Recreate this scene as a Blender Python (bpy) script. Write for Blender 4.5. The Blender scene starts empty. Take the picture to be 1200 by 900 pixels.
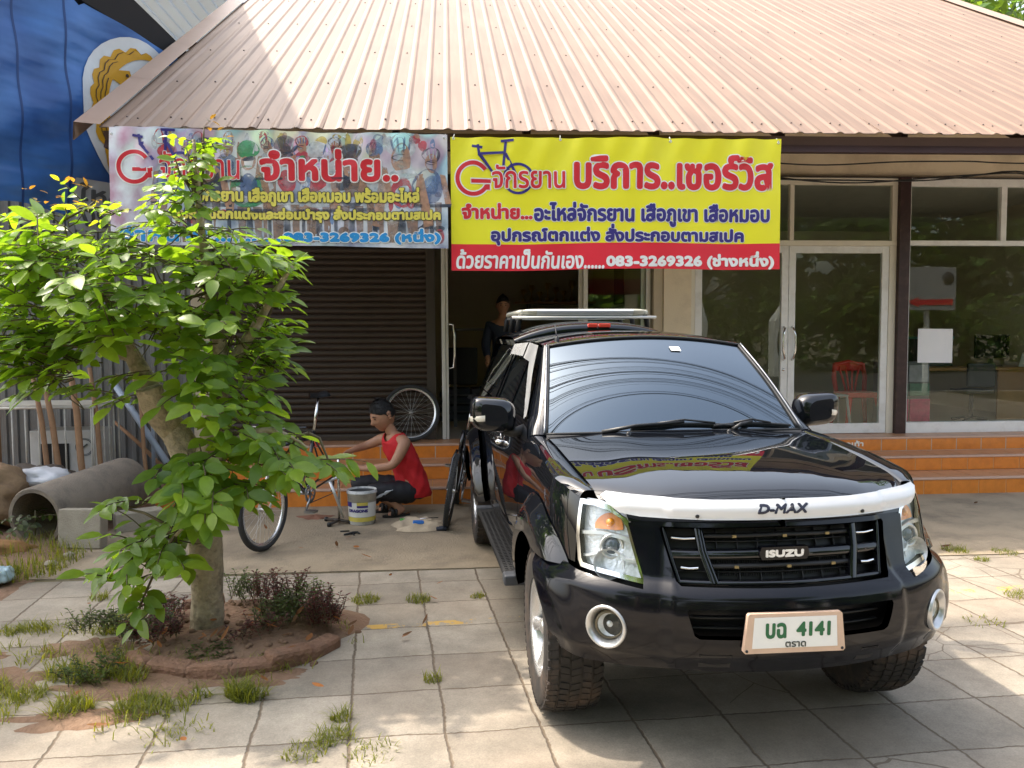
import bpy, bmesh, math, random
import numpy as np
from mathutils import Vector, Matrix, geometry, noise

R = math.radians
C = bpy.context.scene.collection
SC = bpy.context.scene

# ------------------------------------------------------------------ camera, sky, sun, exposure
cam = bpy.data.cameras.new('camera')
cam_o = bpy.data.objects.new('camera', cam)
C.objects.link(cam_o)
cam.sensor_fit = 'HORIZONTAL'
cam.sensor_width = 36.0
cam.lens = 968.0 / 1200 * 36.0
cam.clip_start = 0.05
cam.clip_end = 4000
CAM_H, PITCH, ROLL, YAW = 1.755, 0.061, 0.005, R(4.3)
cam_o.matrix_world = (Matrix.Translation((0, 0, CAM_H)) @ Matrix.Rotation(-YAW, 4, 'Z')
                      @ Matrix.Rotation(math.pi / 2 - PITCH, 4, 'X') @ Matrix.Rotation(-ROLL, 4, 'Z'))
SC.camera = cam_o

SUN_VEC = Vector((-0.57, 0.36, 1.0)).normalized()          # towards the sun: behind the shop, from the left
SUN_EL = math.asin(SUN_VEC.z)
SUN_AZ = math.atan2(SUN_VEC.x, SUN_VEC.y)                  # clockwise from +y
w = bpy.data.worlds.new('World')
SC.world = w
w.use_nodes = True
wn, wl = w.node_tree.nodes, w.node_tree.links
sky = wn.new('ShaderNodeTexSky')
sky.sky_type = 'NISHITA'
sky.sun_disc = False
sky.sun_elevation = SUN_EL
sky.sun_rotation = SUN_AZ
sky.air_density = 1.4
sky.dust_density = 6.0
sky.ozone_density = 1.0
bg = wn['Background']
bg.inputs[1].default_value = 0.15
haze_sky = wn.new('ShaderNodeHueSaturation')            # a milky, hazy tropical sky
haze_sky.inputs['Saturation'].default_value = 0.65
wl.new(sky.outputs[0], haze_sky.inputs['Color'])
wl.new(haze_sky.outputs[0], bg.inputs[0])

sun = bpy.data.lights.new('sun', 'SUN')
sun.energy = 2.0
sun.angle = R(0.9)
sun.color = (1.0, 0.90, 0.76)
sun_o = bpy.data.objects.new('sun', sun)
C.objects.link(sun_o)
sun_o.rotation_euler = (-SUN_VEC).to_track_quat('-Z', 'Y').to_euler()

SC.view_settings.view_transform = 'Standard'
SC.view_settings.look = 'None'
SC.view_settings.gamma = 1
SC.view_settings.use_curve_mapping = False
SC.view_settings.exposure = 1.72
try:
    SC.cycles.max_bounces = 8
    SC.cycles.transparent_max_bounces = 12
    SC.cycles.use_denoising = True
    SC.cycles.sample_clamp_indirect = 6
except Exception:
    pass

# ------------------------------------------------------------------ materials
_mats = {}

def nodes_of(name):
    m = bpy.data.materials.new(name)
    m.use_nodes = True
    nt = m.node_tree
    return m, nt, nt.nodes, nt.links, nt.nodes['Principled BSDF']

def M(name, col=None, rough=0.5, metal=0.0, coat=0.0, var=0.12, scale=6.0, bump=0.0, bscale=40.0,
      ior=1.5, rvar=0.0, trans=0.0, dirt=None, dscale=2.0, damt=0.4):
    """a named procedural material: base colour with noise variation, optional blotchy dirt and bump"""
    if name in _mats:
        return _mats[name]
    m, nt, n, l, p = nodes_of(name)
    tc = n.new('ShaderNodeTexCoord')
    p.inputs['Roughness'].default_value = rough
    p.inputs['Metallic'].default_value = metal
    p.inputs['Coat Weight'].default_value = coat
    p.inputs['Coat Roughness'].default_value = 0.03
    p.inputs['IOR'].default_value = ior
    p.inputs['Transmission Weight'].default_value = trans
    nz = n.new('ShaderNodeTexNoise')
    nz.inputs['Scale'].default_value = scale
    nz.inputs['Detail'].default_value = 5
    l.new(tc.outputs['Object'], nz.inputs['Vector'])
    mx = n.new('ShaderNodeMix')
    mx.data_type = 'RGBA'
    mx.inputs[6].default_value = (*[c * (1 - var) for c in col], 1)
    mx.inputs[7].default_value = (*[min(1, c * (1 + var)) for c in col], 1)
    l.new(nz.outputs['Fac'], mx.inputs[0])
    out = mx.outputs[2]
    if dirt is not None:
        n2 = n.new('ShaderNodeTexNoise')
        n2.inputs['Scale'].default_value = dscale
        n2.inputs['Detail'].default_value = 8
        n2.inputs['Roughness'].default_value = 0.65
        l.new(tc.outputs['Object'], n2.inputs['Vector'])
        mr = n.new('ShaderNodeMapRange')
        mr.inputs[1].default_value = 0.48
        mr.inputs[2].default_value = 0.72
        mr.inputs[4].default_value = damt
        l.new(n2.outputs['Fac'], mr.inputs[0])
        m2 = n.new('ShaderNodeMix')
        m2.data_type = 'RGBA'
        l.new(mr.outputs[0], m2.inputs[0])
        l.new(out, m2.inputs[6])
        m2.inputs[7].default_value = (*dirt, 1)
        out = m2.outputs[2]
    l.new(out, p.inputs['Base Color'])
    if rvar:
        mr = n.new('ShaderNodeMapRange')
        mr.inputs[3].default_value = max(0, rough - rvar)
        mr.inputs[4].default_value = min(1, rough + rvar)
        l.new(nz.outputs['Fac'], mr.inputs[0])
        l.new(mr.outputs[0], p.inputs['Roughness'])
    if bump:
        nb = n.new('ShaderNodeTexNoise')
        nb.inputs['Scale'].default_value = bscale
        nb.inputs['Detail'].default_value = 6
        l.new(tc.outputs['Object'], nb.inputs['Vector'])
        b = n.new('ShaderNodeBump')
        b.inputs['Strength'].default_value = min(1, bump)
        b.inputs['Distance'].default_value = 0.02
        l.new(nb.outputs['Fac'], b.inputs['Height'])
        l.new(b.outputs[0], p.inputs['Normal'])
    _mats[name] = m
    return m

def glass_mat(name, tint=(0.6, 0.7, 0.66), refl=1.0, ior=1.5, rough=0.0, wave=0.0):
    """a thin pane: clear tinted see-through plus a mirror share that follows Fresnel"""
    if name in _mats:
        return _mats[name]
    m, nt, n, l, p = nodes_of(name)
    n.remove(p)
    out = n['Material Output']
    tr = n.new('ShaderNodeBsdfTransparent')
    tr.inputs[0].default_value = (*tint, 1)
    gl = n.new('ShaderNodeBsdfGlossy')
    gl.inputs['Roughness'].default_value = rough
    gl.inputs[0].default_value = (refl * .92, refl, refl * .95, 1)
    fr = n.new('ShaderNodeFresnel')
    gm = n.new('ShaderNodeNewGeometry')                  # the pane is thin: same mirror share from both faces
    io = n.new('ShaderNodeMapRange')
    io.inputs[3].default_value = ior
    io.inputs[4].default_value = 1.0 / ior
    l.new(gm.outputs['Backfacing'], io.inputs[0])
    l.new(io.outputs[0], fr.inputs[0])
    ms = n.new('ShaderNodeMixShader')
    l.new(fr.outputs[0], ms.inputs[0])
    l.new(tr.outputs[0], ms.inputs[1])
    l.new(gl.outputs[0], ms.inputs[2])
    l.new(ms.outputs[0], out.inputs[0])
    if wave:
        tc = n.new('ShaderNodeTexCoord')
        nb = n.new('ShaderNodeTexNoise')
        nb.inputs['Scale'].default_value = 1.3
        nb.inputs['Detail'].default_value = 1
        l.new(tc.outputs['Object'], nb.inputs['Vector'])
        b = n.new('ShaderNodeBump')
        b.inputs['Strength'].default_value = wave
        b.inputs['Distance'].default_value = 0.05
        l.new(nb.outputs['Fac'], b.inputs['Height'])
        l.new(b.outputs[0], gl.inputs['Normal'])
        l.new(b.outputs[0], fr.inputs['Normal'])
    _mats[name] = m
    return m

# ------------------------------------------------------------------ objects
def tag(o, label=None, cat=None, group=None, kind=None):
    if label: o['label'] = label
    if cat: o['category'] = cat
    if group: o['group'] = group
    if kind: o['kind'] = kind
    return o

def thing(name, label, cat, loc=(0, 0, 0), rz=0.0, group=None):
    o = bpy.data.objects.new(name, None)
    o.empty_display_size = 0.1
    C.objects.link(o)
    o.location = loc
    o.rotation_euler = (0, 0, rz)
    return tag(o, label, cat, group)

def copy_tree(o, parent=None):
    c = o.copy()
    C.objects.link(c)
    if parent is not None:
        c.parent = parent
    for ch in [x for x in bpy.data.objects if x.parent == o]:
        copy_tree(ch, c)
    return c

class MB:
    """collects shapes; build() links them as one mesh object"""
    def __init__(s):
        s.v, s.f, s.mi, s.sm = [], [], [], []
        s.attr = []                                       # optional per-face tint

    def add(s, verts, faces, mi=0, smooth=False, tint=None):
        b = len(s.v)
        s.v.extend([tuple(map(float, p)) for p in verts])
        for f in faces:
            s.f.append([b + i for i in f])
            s.mi.append(mi)
            s.sm.append(smooth)
            s.attr.append(tint if tint is not None else 0.5)
        return s

    def box(s, x0, x1, y0, y1, z0, z1, mi=0, mat=None, bev=0.0):
        if bev > 0:
            b = bev
            bm = bmesh.new()
            bmesh.ops.create_cube(bm, size=1)
            for v in bm.verts:
                v.co = Vector(((x0 + x1) / 2 + v.co.x * (x1 - x0), (y0 + y1) / 2 + v.co.y * (y1 - y0), (z0 + z1) / 2 + v.co.z * (z1 - z0)))
            bmesh.ops.bevel(bm, geom=bm.edges[:], offset=b, segments=2, affect='EDGES', profile=0.5)
            bm.verts.index_update()
            vs = [v.co.copy() for v in bm.verts]
            fs = [[v.index for v in f.verts] for f in bm.faces]
            bm.free()
        else:
            vs = [Vector(p) for p in ((x0, y0, z0), (x1, y0, z0), (x1, y1, z0), (x0, y1, z0), (x0, y0, z1), (x1, y0, z1), (x1, y1, z1), (x0, y1, z1))]
            fs = [(0, 3, 2, 1), (4, 5, 6, 7), (0, 1, 5, 4), (1, 2, 6, 5), (2, 3, 7, 6), (3, 0, 4, 7)]
        if mat is not None:
            vs = [mat @ v for v in vs]
        return s.add(vs, fs, mi)

    def tube(s, pts, r, n=8, mi=0, caps=True, closed=False):
        P = [Vector(p) for p in pts]
        k = len(P)
        rs = r if isinstance(r, (list, tuple)) else [r] * k
        vs, fs = [], []
        up = None
        for i in range(k):
            a = P[(i - 1) % k] if (i > 0 or closed) else P[0]
            b = P[(i + 1) % k] if (i < k - 1 or closed) else P[-1]
            d = (b - a)
            d = d.normalized() if d.length > 1e-9 else Vector((0, 0, 1))
            if up is None:
                up = Vector((0, 0, 1)) if abs(d.z) < 0.9 else Vector((0, 1, 0))
            sx_ = d.cross(up)
            sx_.normalize()
            up = sx_.cross(d).normalized()
            for j in range(n):
                t = 2 * math.pi * j / n
                vs.append(P[i] + (sx_ * math.cos(t) + up * math.sin(t)) * rs[i])
        rows = k if closed else k - 1
        for i in range(rows):
            i2 = (i + 1) % k
            for j in range(n):
                j2 = (j + 1) % n
                fs.append((i * n + j, i2 * n + j, i2 * n + j2, i * n + j2))
        if caps and not closed:
            fs.append(tuple(range(n))[::1])
            fs.append(tuple((k - 1) * n + j for j in range(n))[::-1])
        return s.add(vs, fs, mi, True)

    def lathe(s, prof, n=32, mat=None, mi=0, axis='Z', closed=False):
        """prof: list of (r, h) revolved about the axis"""
        vs, fs = [], []
        for (r, h) in prof:
            for j in range(n):
                t = 2 * math.pi * j / n
                c, q = r * math.cos(t), r * math.sin(t)
                p = Vector((c, q, h)) if axis == 'Z' else (Vector((h, c, q)) if axis == 'X' else Vector((c, h, q)))
                vs.append(mat @ p if mat is not None else p)
        k = len(prof)
        for i in range(k if closed else k - 1):
            i2 = (i + 1) % k
            for j in range(n):
                j2 = (j + 1) % n
                fs.append((i * n + j, i * n + j2, i2 * n + j2, i2 * n + j))
        return s.add(vs, fs, mi, True)

    def grid(s, P, mi=0, smooth=True, flip=False):
        """P[i][j] points"""
        a, b = len(P), len(P[0])
        vs = [p for row in P for p in row]
        fs = []
        for i in range(a - 1):
            for j in range(b - 1):
                q = (i * b + j, i * b + j + 1, (i + 1) * b + j + 1, (i + 1) * b + j)
                fs.append(q[::-1] if flip else q)
        return s.add(vs, fs, mi, smooth)

    def prism(s, poly, d, mi=0, smooth=False):
        """poly: 3-D loop, extruded by vector d"""
        n = len(poly)
        d = Vector(d)
        vs = [Vector(p) for p in poly] + [Vector(p) + d for p in poly]
        fs = [tuple(range(n))[::-1], tuple(range(n, 2 * n))]
        for i in range(n):
            j = (i + 1) % n
            fs.append((i, j, n + j, n + i))
        return s.add(vs, fs, mi, smooth)

    def build(s, name, mats, parent=None, world=False, fix=True, tint=False, auto=None):
        me = bpy.data.meshes.new(name)
        me.from_pydata(s.v, [], s.f)
        if not isinstance(mats, (list, tuple)):
            mats = [mats]
        for m in mats:
            me.materials.append(m)
        me.polygons.foreach_set('material_index', s.mi)
        me.polygons.foreach_set('use_smooth', s.sm)
        if tint:
            a = me.attributes.new('tint', 'FLOAT', 'FACE')
            a.data.foreach_set('value', s.attr)
        me.update()
        if fix:
            bm = bmesh.new()
            bm.from_mesh(me)
            bmesh.ops.recalc_face_normals(bm, faces=bm.faces[:])
            bm.to_mesh(me)
            bm.free()
        if auto is not None:
            try:
                me.set_sharp_from_angle(angle=R(auto))
            except Exception:
                pass
        o = bpy.data.objects.new(name, me)
        C.objects.link(o)
        if parent is not None:
            o.parent = parent
            if world:
                o.location = -Vector(parent.location)
        return o

# ------------------------------------------------------------------ lettering
_glyphs = {}

def _outline(body):
    c = bpy.data.curves.new('lettering_source', 'FONT')
    c.body = body
    c.size = 1.0
    c.resolution_u = 3
    c.dimensions = '2D'
    c.fill_mode = 'BOTH'
    o = bpy.data.objects.new('lettering_source', c)
    C.objects.link(o)
    dg = bpy.context.evaluated_depsgraph_get()
    ev = o.evaluated_get(dg)
    me = bpy.data.meshes.new_from_object(ev)
    vs = [(v.co.x, v.co.y) for v in me.vertices]
    fs = [tuple(p.vertices) for p in me.polygons]
    bpy.data.objects.remove(o)
    bpy.data.curves.remove(c)
    bpy.data.meshes.remove(me)
    return vs, fs

_BAR = None
_UP = '\u0e31\u0e34\u0e35\u0e36\u0e37\u0e47'
_TONE = '\u0e48\u0e49\u0e4a\u0e4b\u0e4c'

def glyph(ch):
    """(verts, faces, advance) of one character"""
    global _BAR
    if _BAR is None:
        v, f = _outline('|')
        _BAR = max(p[0] for p in v)
    if ch not in _glyphs:
        v, f = _outline(ch + '|')
        adv = max(p[0] for p in v) - _BAR
        v, f = _outline(ch) if ch != ' ' else ([], [])
        _glyphs[ch] = (v, f, adv)
    return _glyphs[ch]

def layout(text, slant=0.0):
    """flat 2-D verts and faces of a whole line, tone marks lifted over upper vowels"""
    V, F, x = [], [], 0.0
    prev = ''
    for ch in text:
        v, f, a = glyph(ch)
        dy = 0.2 if (ch in _TONE and prev in _UP and prev) else 0.0
        b = len(V)
        V += [(p[0] + x + slant * p[1], p[1] + dy) for p in v]
        F += [tuple(b + i for i in q) for q in f]
        x += a
        prev = ch
    return V, F

def lettering(name, text, x0, x1, z0, z1, place, mat, parent, bold=0.0, depth=0.0, steps=8, slant=0.0, ref=None):
    """text fitted to the rectangle (x0..x1, z0..z1) in the sheet's own flat coordinates; place(x, z, d) puts it in space,
    d metres in front of the sheet; bold thickens the strokes with shifted copies"""
    V, F = layout(text, slant)
    ax, bx = min(p[0] for p in V), max(p[0] for p in V)
    RV = layout(ref)[0] if ref else V
    ay, by = min(p[1] for p in RV), max(p[1] for p in RV)
    sx_, sz_ = (x1 - x0 - 2 * bold) / (bx - ax), (z1 - z0 - 2 * bold) / (by - ay)
    Q = [(x0 + bold + (p[0] - ax) * sx_, z0 + bold + (p[1] - ay) * sz_) for p in V]
    mb = MB()
    offs = [(0, 0)]
    if bold > 0:
        offs += [(bold * math.cos(2 * math.pi * k / steps), bold * math.sin(2 * math.pi * k / steps)) for k in range(steps)]
    for k, (dx, dz) in enumerate(offs):
        mb.add([place(q[0] + dx, q[1] + dz, depth + k * 0.00006) for q in Q], F)
    return mb.build(name, mat, parent, world=True, fix=False)

def rnd(a, b):
    return random.uniform(a, b)

random.seed(7)
# ------------------------------------------------------------------ ground
def paver_material():
    m, nt, n, l, p = nodes_of('concrete_pavers')
    def N(t, **k):
        x = n.new(t)
        for a, b in k.items():
            setattr(x, a, b)
        return x
    def math_(op, a, b=None):
        x = N('ShaderNodeMath', operation=op)
        for i, q in enumerate((a, b)):
            if q is None: continue
            if isinstance(q, (int, float)): x.inputs[i].default_value = q
            else: l.new(q, x.inputs[i])
        return x.outputs[0]
    tc = N('ShaderNodeTexCoord')
    wob = N('ShaderNodeTexNoise'); wob.inputs['Scale'].default_value = 2.2; wob.inputs['Detail'].default_value = 3
    l.new(tc.outputs['Object'], wob.inputs['Vector'])
    fine = N('ShaderNodeTexNoise'); fine.inputs['Scale'].default_value = 30; fine.inputs['Detail'].default_value = 4
    l.new(tc.outputs['Object'], fine.inputs['Vector'])
    sep = N('ShaderNodeSeparateXYZ'); l.new(tc.outputs['Object'], sep.inputs[0])
    X, Y = sep.outputs[0], sep.outputs[1]
    w1 = math_('MULTIPLY', math_('SUBTRACT', wob.outputs['Fac'], 0.5), 0.10)
    w2 = math_('MULTIPLY', math_('SUBTRACT', fine.outputs['Fac'], 0.5), 0.045)
    wv = math_('ADD', w1, w2)
    u = math_('ADD', math_('ADD', math_('MULTIPLY', X, math.cos(R(5)) / .42), math_('MULTIPLY', Y, math.sin(R(5)) / .42)), 0.335)
    v = math_('ADD', math_('ADD', math_('MULTIPLY', X, -math.sin(R(3)) / .447), math_('MULTIPLY', Y, math.cos(R(3)) / .447)), 0.08)
    u = math_('ADD', u, wv); v = math_('ADD', v, wv)
    fu, fv = math_('FRACT', u), math_('FRACT', v)
    eu = math_('MINIMUM', fu, math_('SUBTRACT', 1.0, fu))
    ev = math_('MINIMUM', fv, math_('SUBTRACT', 1.0, fv))
    ev = math_('MULTIPLY', ev, 1.5)
    e = math_('MINIMUM', eu, ev)
    cell = N('ShaderNodeCombineXYZ'); l.new(math_('FLOOR', u), cell.inputs[0]); l.new(math_('FLOOR', v), cell.inputs[1])
    wn_ = N('ShaderNodeTexWhiteNoise', noise_dimensions='2D'); l.new(cell.outputs[0], wn_.inputs[0])
    # broken slabs: a crack network that only some cells keep
    vo = N('ShaderNodeTexVoronoi', feature='DISTANCE_TO_EDGE'); vo.inputs['Scale'].default_value = 2.1
    vadd = N('ShaderNodeVectorMath', operation='ADD'); l.new(tc.outputs['Object'], vadd.inputs[0])
    vs = N('ShaderNodeVectorMath', operation='SCALE'); vs.inputs[3].default_value = 0.12
    l.new(wob.outputs['Color'], vs.inputs[0]); l.new(vs.outputs[0], vadd.inputs[1]); l.new(vadd.outputs[0], vo.inputs['Vector'])
    keep = math_('ADD', math_('MULTIPLY', X, 0.16), math_('MULTIPLY', wn_.outputs['Value'], 0.9))
    keep = math_('GREATER_THAN', keep, 0.86)
    crack = math_('MULTIPLY', math_('LESS_THAN', vo.outputs['Distance'], 0.006), keep)
    joint = N('ShaderNodeMapRange'); joint.inputs[1].default_value = 0.007; joint.inputs[2].default_value = 0.022
    joint.inputs[3].default_value = 1; joint.inputs[4].default_value = 0
    l.new(e, joint.inputs[0])
    gap = math_('MAXIMUM', joint.outputs[0], math_('MULTIPLY', crack, 0.8))
    # slab colours
    ramp = N('ShaderNodeValToRGB')
    ramp.color_ramp.elements[0].color = (0.245, 0.212, 0.168, 1); ramp.color_ramp.elements[1].color = (0.355, 0.310, 0.248, 1)
    l.new(wn_.outputs['Value'], ramp.inputs[0])
    st = N('ShaderNodeTexNoise'); st.inputs['Scale'].default_value = 2.6; st.inputs['Detail'].default_value = 9; st.inputs['Roughness'].default_value = 0.7
    l.new(tc.outputs['Object'], st.inputs['Vector'])
    sr = N('ShaderNodeMapRange'); sr.inputs[1].default_value = 0.36; sr.inputs[2].default_value = 0.66; sr.inputs[3].default_value = 0.70; sr.inputs[4].default_value = 1.16
    l.new(st.outputs['Fac'], sr.inputs[0])
    gr = N('ShaderNodeTexNoise'); gr.inputs['Scale'].default_value = 140; gr.inputs['Detail'].default_value = 3
    l.new(tc.outputs['Object'], gr.inputs['Vector'])
    g2 = N('ShaderNodeMapRange'); g2.inputs[3].default_value = 0.62; g2.inputs[4].default_value = 1.32
    l.new(gr.outputs['Fac'], g2.inputs[0])
    mul = N('ShaderNodeVectorMath', operation='SCALE'); l.new(ramp.outputs[0], mul.inputs[0]); l.new(math_('MULTIPLY', sr.outputs[0], g2.outputs[0]), mul.inputs[3])
    # red laterite dust swept over the slabs near the bed and joints
    du = N('ShaderNodeTexNoise'); du.inputs['Scale'].default_value = 0.9; du.inputs['Detail'].default_value = 6
    l.new(tc.outputs['Object'], du.inputs['Vector'])
    dr = N('ShaderNodeMapRange'); dr.inputs[1].default_value = 0.45; dr.inputs[2].default_value = 0.75; dr.inputs[4].default_value = 0.36
    l.new(du.outputs['Fac'], dr.inputs[0])
    dm = N('ShaderNodeMix', data_type='RGBA'); l.new(dr.outputs[0], dm.inputs[0]); l.new(mul.outputs[0], dm.inputs[6]); dm.inputs[7].default_value = (0.33, 0.235, 0.16, 1)
    # worn yellow kerb line: two strokes of paint broken up by wear
    yd = math_('ABSOLUTE', math_('SUBTRACT', math_('SUBTRACT', Y, math_('MULTIPLY', X, 0.088)), 4.94))
    pw = N('ShaderNodeTexNoise'); pw.inputs['Scale'].default_value = 5; pw.inputs['Detail'].default_value = 8; pw.inputs['Roughness'].default_value = 0.75
    l.new(tc.outputs['Object'], pw.inputs['Vector'])
    thr = math_('SUBTRACT', 0.545, math_('MULTIPLY', X, 0.010))
    pm = math_('MULTIPLY', math_('LESS_THAN', yd, 0.04), math_('GREATER_THAN', pw.outputs['Fac'], thr))
    pm = math_('MULTIPLY', pm, math_('GREATER_THAN', X, -0.8))
    pm = math_('MULTIPLY', pm, 0.7)
    ym = N('ShaderNodeMix', data_type='RGBA'); l.new(pm, ym.inputs[0]); l.new(dm.outputs[2], ym.inputs[6]); ym.inputs[7].default_value = (0.62, 0.36, 0.04, 1)
    jm = N('ShaderNodeMix', data_type='RGBA'); l.new(gap, jm.inputs[0]); l.new(ym.outputs[2], jm.inputs[6]); jm.inputs[7].default_value = (0.135, 0.100, 0.068, 1)
    l.new(jm.outputs[2], p.inputs['Base Color'])
    p.inputs['Roughness'].default_value = 0.82
    h = math_('ADD', math_('MULTIPLY', gap, -1.0), math_('MULTIPLY', gr.outputs['Fac'], 0.16))
    h = math_('ADD', h, math_('MULTIPLY', wn_.outputs['Value'], 0.25))
    b = N('ShaderNodeBump'); b.inputs['Strength'].default_value = 0.55; b.inputs['Distance'].default_value = 0.012
    l.new(h, b.inputs['Height']); l.new(b.outputs[0], p.inputs['Normal'])
    return m

def sheet(name, pts, z, mat, kind='structure'):
    mb = MB()
    mb.add([(x, y, z) for x, y in pts], [tuple(range(len(pts)))])
    return tag(mb.build(name, mat), kind=kind)

soil_m = M('bare_soil', (0.195, 0.115, 0.070), 0.95, var=0.35, scale=5, bump=0.9, bscale=28, dirt=(0.26, 0.17, 0.11), dscale=3, damt=0.7)
concrete_m = M('weathered_concrete', (0.32, 0.255, 0.175), 0.85, var=0.22, scale=3.5, bump=0.5, bscale=60, dirt=(0.12, 0.10, 0.075), dscale=1.7, damt=0.75)
asphalt_m = M('asphalt', (0.055, 0.053, 0.05), 0.9, var=0.2, scale=2, bump=0.4, bscale=90)
verge_m = M('verge_earth', (0.12, 0.10, 0.055), 0.95, var=0.4, scale=0.5, bump=0.5, bscale=8)
sheet('ground', [(-900, -900), (900, -900), (900, 900), (-900, 900)], 0.0, verge_m)
sheet('pavement', [(-9, -3.4), (14, -3.4), (14, 6.3), (-3.02, 6.02), (-3.3, 5.75), (-9, 5.5)], 0.004, paver_material())
ap = MB()
ap.box(-3.05, 14, 6.08, 8.6, -0.1, 0.012)
ap.box(-3.05, 14, 8.6, 14, -0.1, 0.008)
tag(ap.build('concrete_path', concrete_m), kind='structure')
sheet('road', [(-300, -14), (300, -14), (300, -3.6), (-300, -3.6)], 0.006, asphalt_m)
kb = MB(); kb.box(-300, 300, -3.6, -3.4, 0.0, 0.012)
tag(kb.build('kerb', M('kerb_concrete', (0.33, 0.31, 0.28), 0.9, bump=0.3)), kind='structure')
sp = MB()
def soil_patch():
    nx_, ny_ = 44, 30
    P = []
    for i in range(nx_):
        row = []
        for j in range(ny_):
            x = -9 + 6.02 * i / (nx_ - 1); y = 5.35 + 8 * j / (ny_ - 1)
            e = min(1.0, max(0.0, (-2.95 - x) / 0.35), max(0, (y - 5.4) / .35))
            row.append((x, y, 0.0 + e * (0.035 + 0.05 * noise.noise(Vector((x * 1.6, y * 1.6, 3))))))
        P.append(row)
    sp.grid(P)
soil_patch()
tag(sp.build('yard_ground', soil_m), kind='structure')

# ------------------------------------------------------------------ the shop building
BX0, BX1, YG = -2.95, 8.75, 9.8
def roof_material():
    m, nt, n, l, p = nodes_of('faded_roof_sheet')           # each sheet weathered a little differently, streaks run down the slope
    tc = n.new('ShaderNodeTexCoord'); sp_ = n.new('ShaderNodeSeparateXYZ'); l.new(tc.outputs['Object'], sp_.inputs[0])
    dv = n.new('ShaderNodeMath'); dv.operation = 'DIVIDE'; l.new(sp_.outputs[0], dv.inputs[0]); dv.inputs[1].default_value = 0.76
    fl = n.new('ShaderNodeMath'); fl.operation = 'FLOOR'; l.new(dv.outputs[0], fl.inputs[0])
    wn_ = n.new('ShaderNodeTexWhiteNoise'); wn_.noise_dimensions = '1D'; l.new(fl.outputs[0], wn_.inputs['W'])
    mp = n.new('ShaderNodeMapping'); mp.inputs['Scale'].default_value = (7, .5, .5); l.new(tc.outputs['Object'], mp.inputs[0])
    st = n.new('ShaderNodeTexNoise'); st.inputs['Scale'].default_value = 2.2; st.inputs['Detail'].default_value = 8; l.new(mp.outputs[0], st.inputs[0])
    bl = n.new('ShaderNodeTexNoise'); bl.inputs['Scale'].default_value = 1.1; bl.inputs['Detail'].default_value = 7; l.new(tc.outputs['Object'], bl.inputs[0])
    def mr(src, a, b, c=0.3, d=0.7):
        x = n.new('ShaderNodeMapRange'); x.inputs[1].default_value = c; x.inputs[2].default_value = d; x.inputs[3].default_value = a; x.inputs[4].default_value = b; l.new(src, x.inputs[0]); return x.outputs[0]
    k = None
    for s_ in (mr(wn_.outputs['Value'], .93, 1.06, 0, 1), mr(st.outputs['Fac'], .84, 1.10), mr(bl.outputs['Fac'], .90, 1.07)):
        if k is None: k = s_
        else:
            x = n.new('ShaderNodeMath'); x.operation = 'MULTIPLY'; l.new(k, x.inputs[0]); l.new(s_, x.inputs[1]); k = x.outputs[0]
    v = n.new('ShaderNodeVectorMath'); v.operation = 'SCALE'; v.inputs[0].default_value = (0.234, 0.150, 0.101); l.new(k, v.inputs[3])
    l.new(v.outputs[0], p.inputs['Base Color']); p.inputs['Roughness'].default_value = 0.58
    return m
roof_m = roof_material()
fascia_m = M('brown_fascia', (0.055, 0.026, 0.022), 0.6, var=0.25, scale=4, bump=0.15)
cream_m = M('cream_render', (0.86, 0.73, 0.54), 0.85, var=0.08, scale=2, bump=0.12, bscale=80, dirt=(0.42, 0.32, 0.21), dscale=1.4, damt=0.5)
alu_m = M('pale_aluminium', (0.72, 0.71, 0.68), 0.42, metal=0.25, var=0.05, scale=9)
whiteframe_m = M('white_frame_paint', (0.86, 0.85, 0.83), 0.4, var=0.06, scale=7, dirt=(0.5, 0.46, 0.4), dscale=6, damt=0.4)
maroon_m = M('maroon_post_paint', (0.035, 0.012, 0.012), 0.45, var=0.3, scale=9, dirt=(0.10, 0.05, 0.04), dscale=9, damt=0.5)
shutter_m = M('brown_shutter', (0.055, 0.038, 0.028), 0.5, var=0.2, scale=3, dirt=(0.045, 0.03, 0.022), dscale=1.5, damt=0.8, rvar=0.12)
tile_m = M('glazed_orange_tile', (0.70, 0.225, 0.032), 0.28, var=0.16, scale=14, coat=0.3, dirt=(0.52, 0.15, 0.025), dscale=9, damt=0.7)
grout_m = M('cream_grout', (0.72, 0.46, 0.22), 0.8, var=0.15)
tread_m = M('brown_tread_tile', (0.54, 0.27, 0.14), 0.35, var=0.2, scale=10, dirt=(0.22, 0.11, 0.07), dscale=6)
nosing_m = M('pale_nosing', (0.60, 0.39, 0.29), 0.45, var=0.15, scale=12)
shopglass_m = glass_mat('shop_glass', (0.82, 0.89, 0.85), 1.0, 1.64, wave=0.02)
dark_m = M('dark_interior', (0.012, 0.011, 0.010), 0.8)
steel_m = M('bright_steel', (0.75, 0.75, 0.73), 0.18, metal=1.0, var=0.04)
black_m = M('black_plastic', (0.012, 0.012, 0.013), 0.45, var=0.2)
rubber_m = M('tyre_rubber', (0.024, 0.021, 0.019), 0.85, var=0.3, scale=20, dirt=(0.13, 0.085, 0.058), dscale=6, damt=0.75)

shop = thing('shop_building', 'low shop building with a pinkish brown metal sheet roof, glass doors and orange tiled steps', 'building', (2.9, 9.8, 0))

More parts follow.
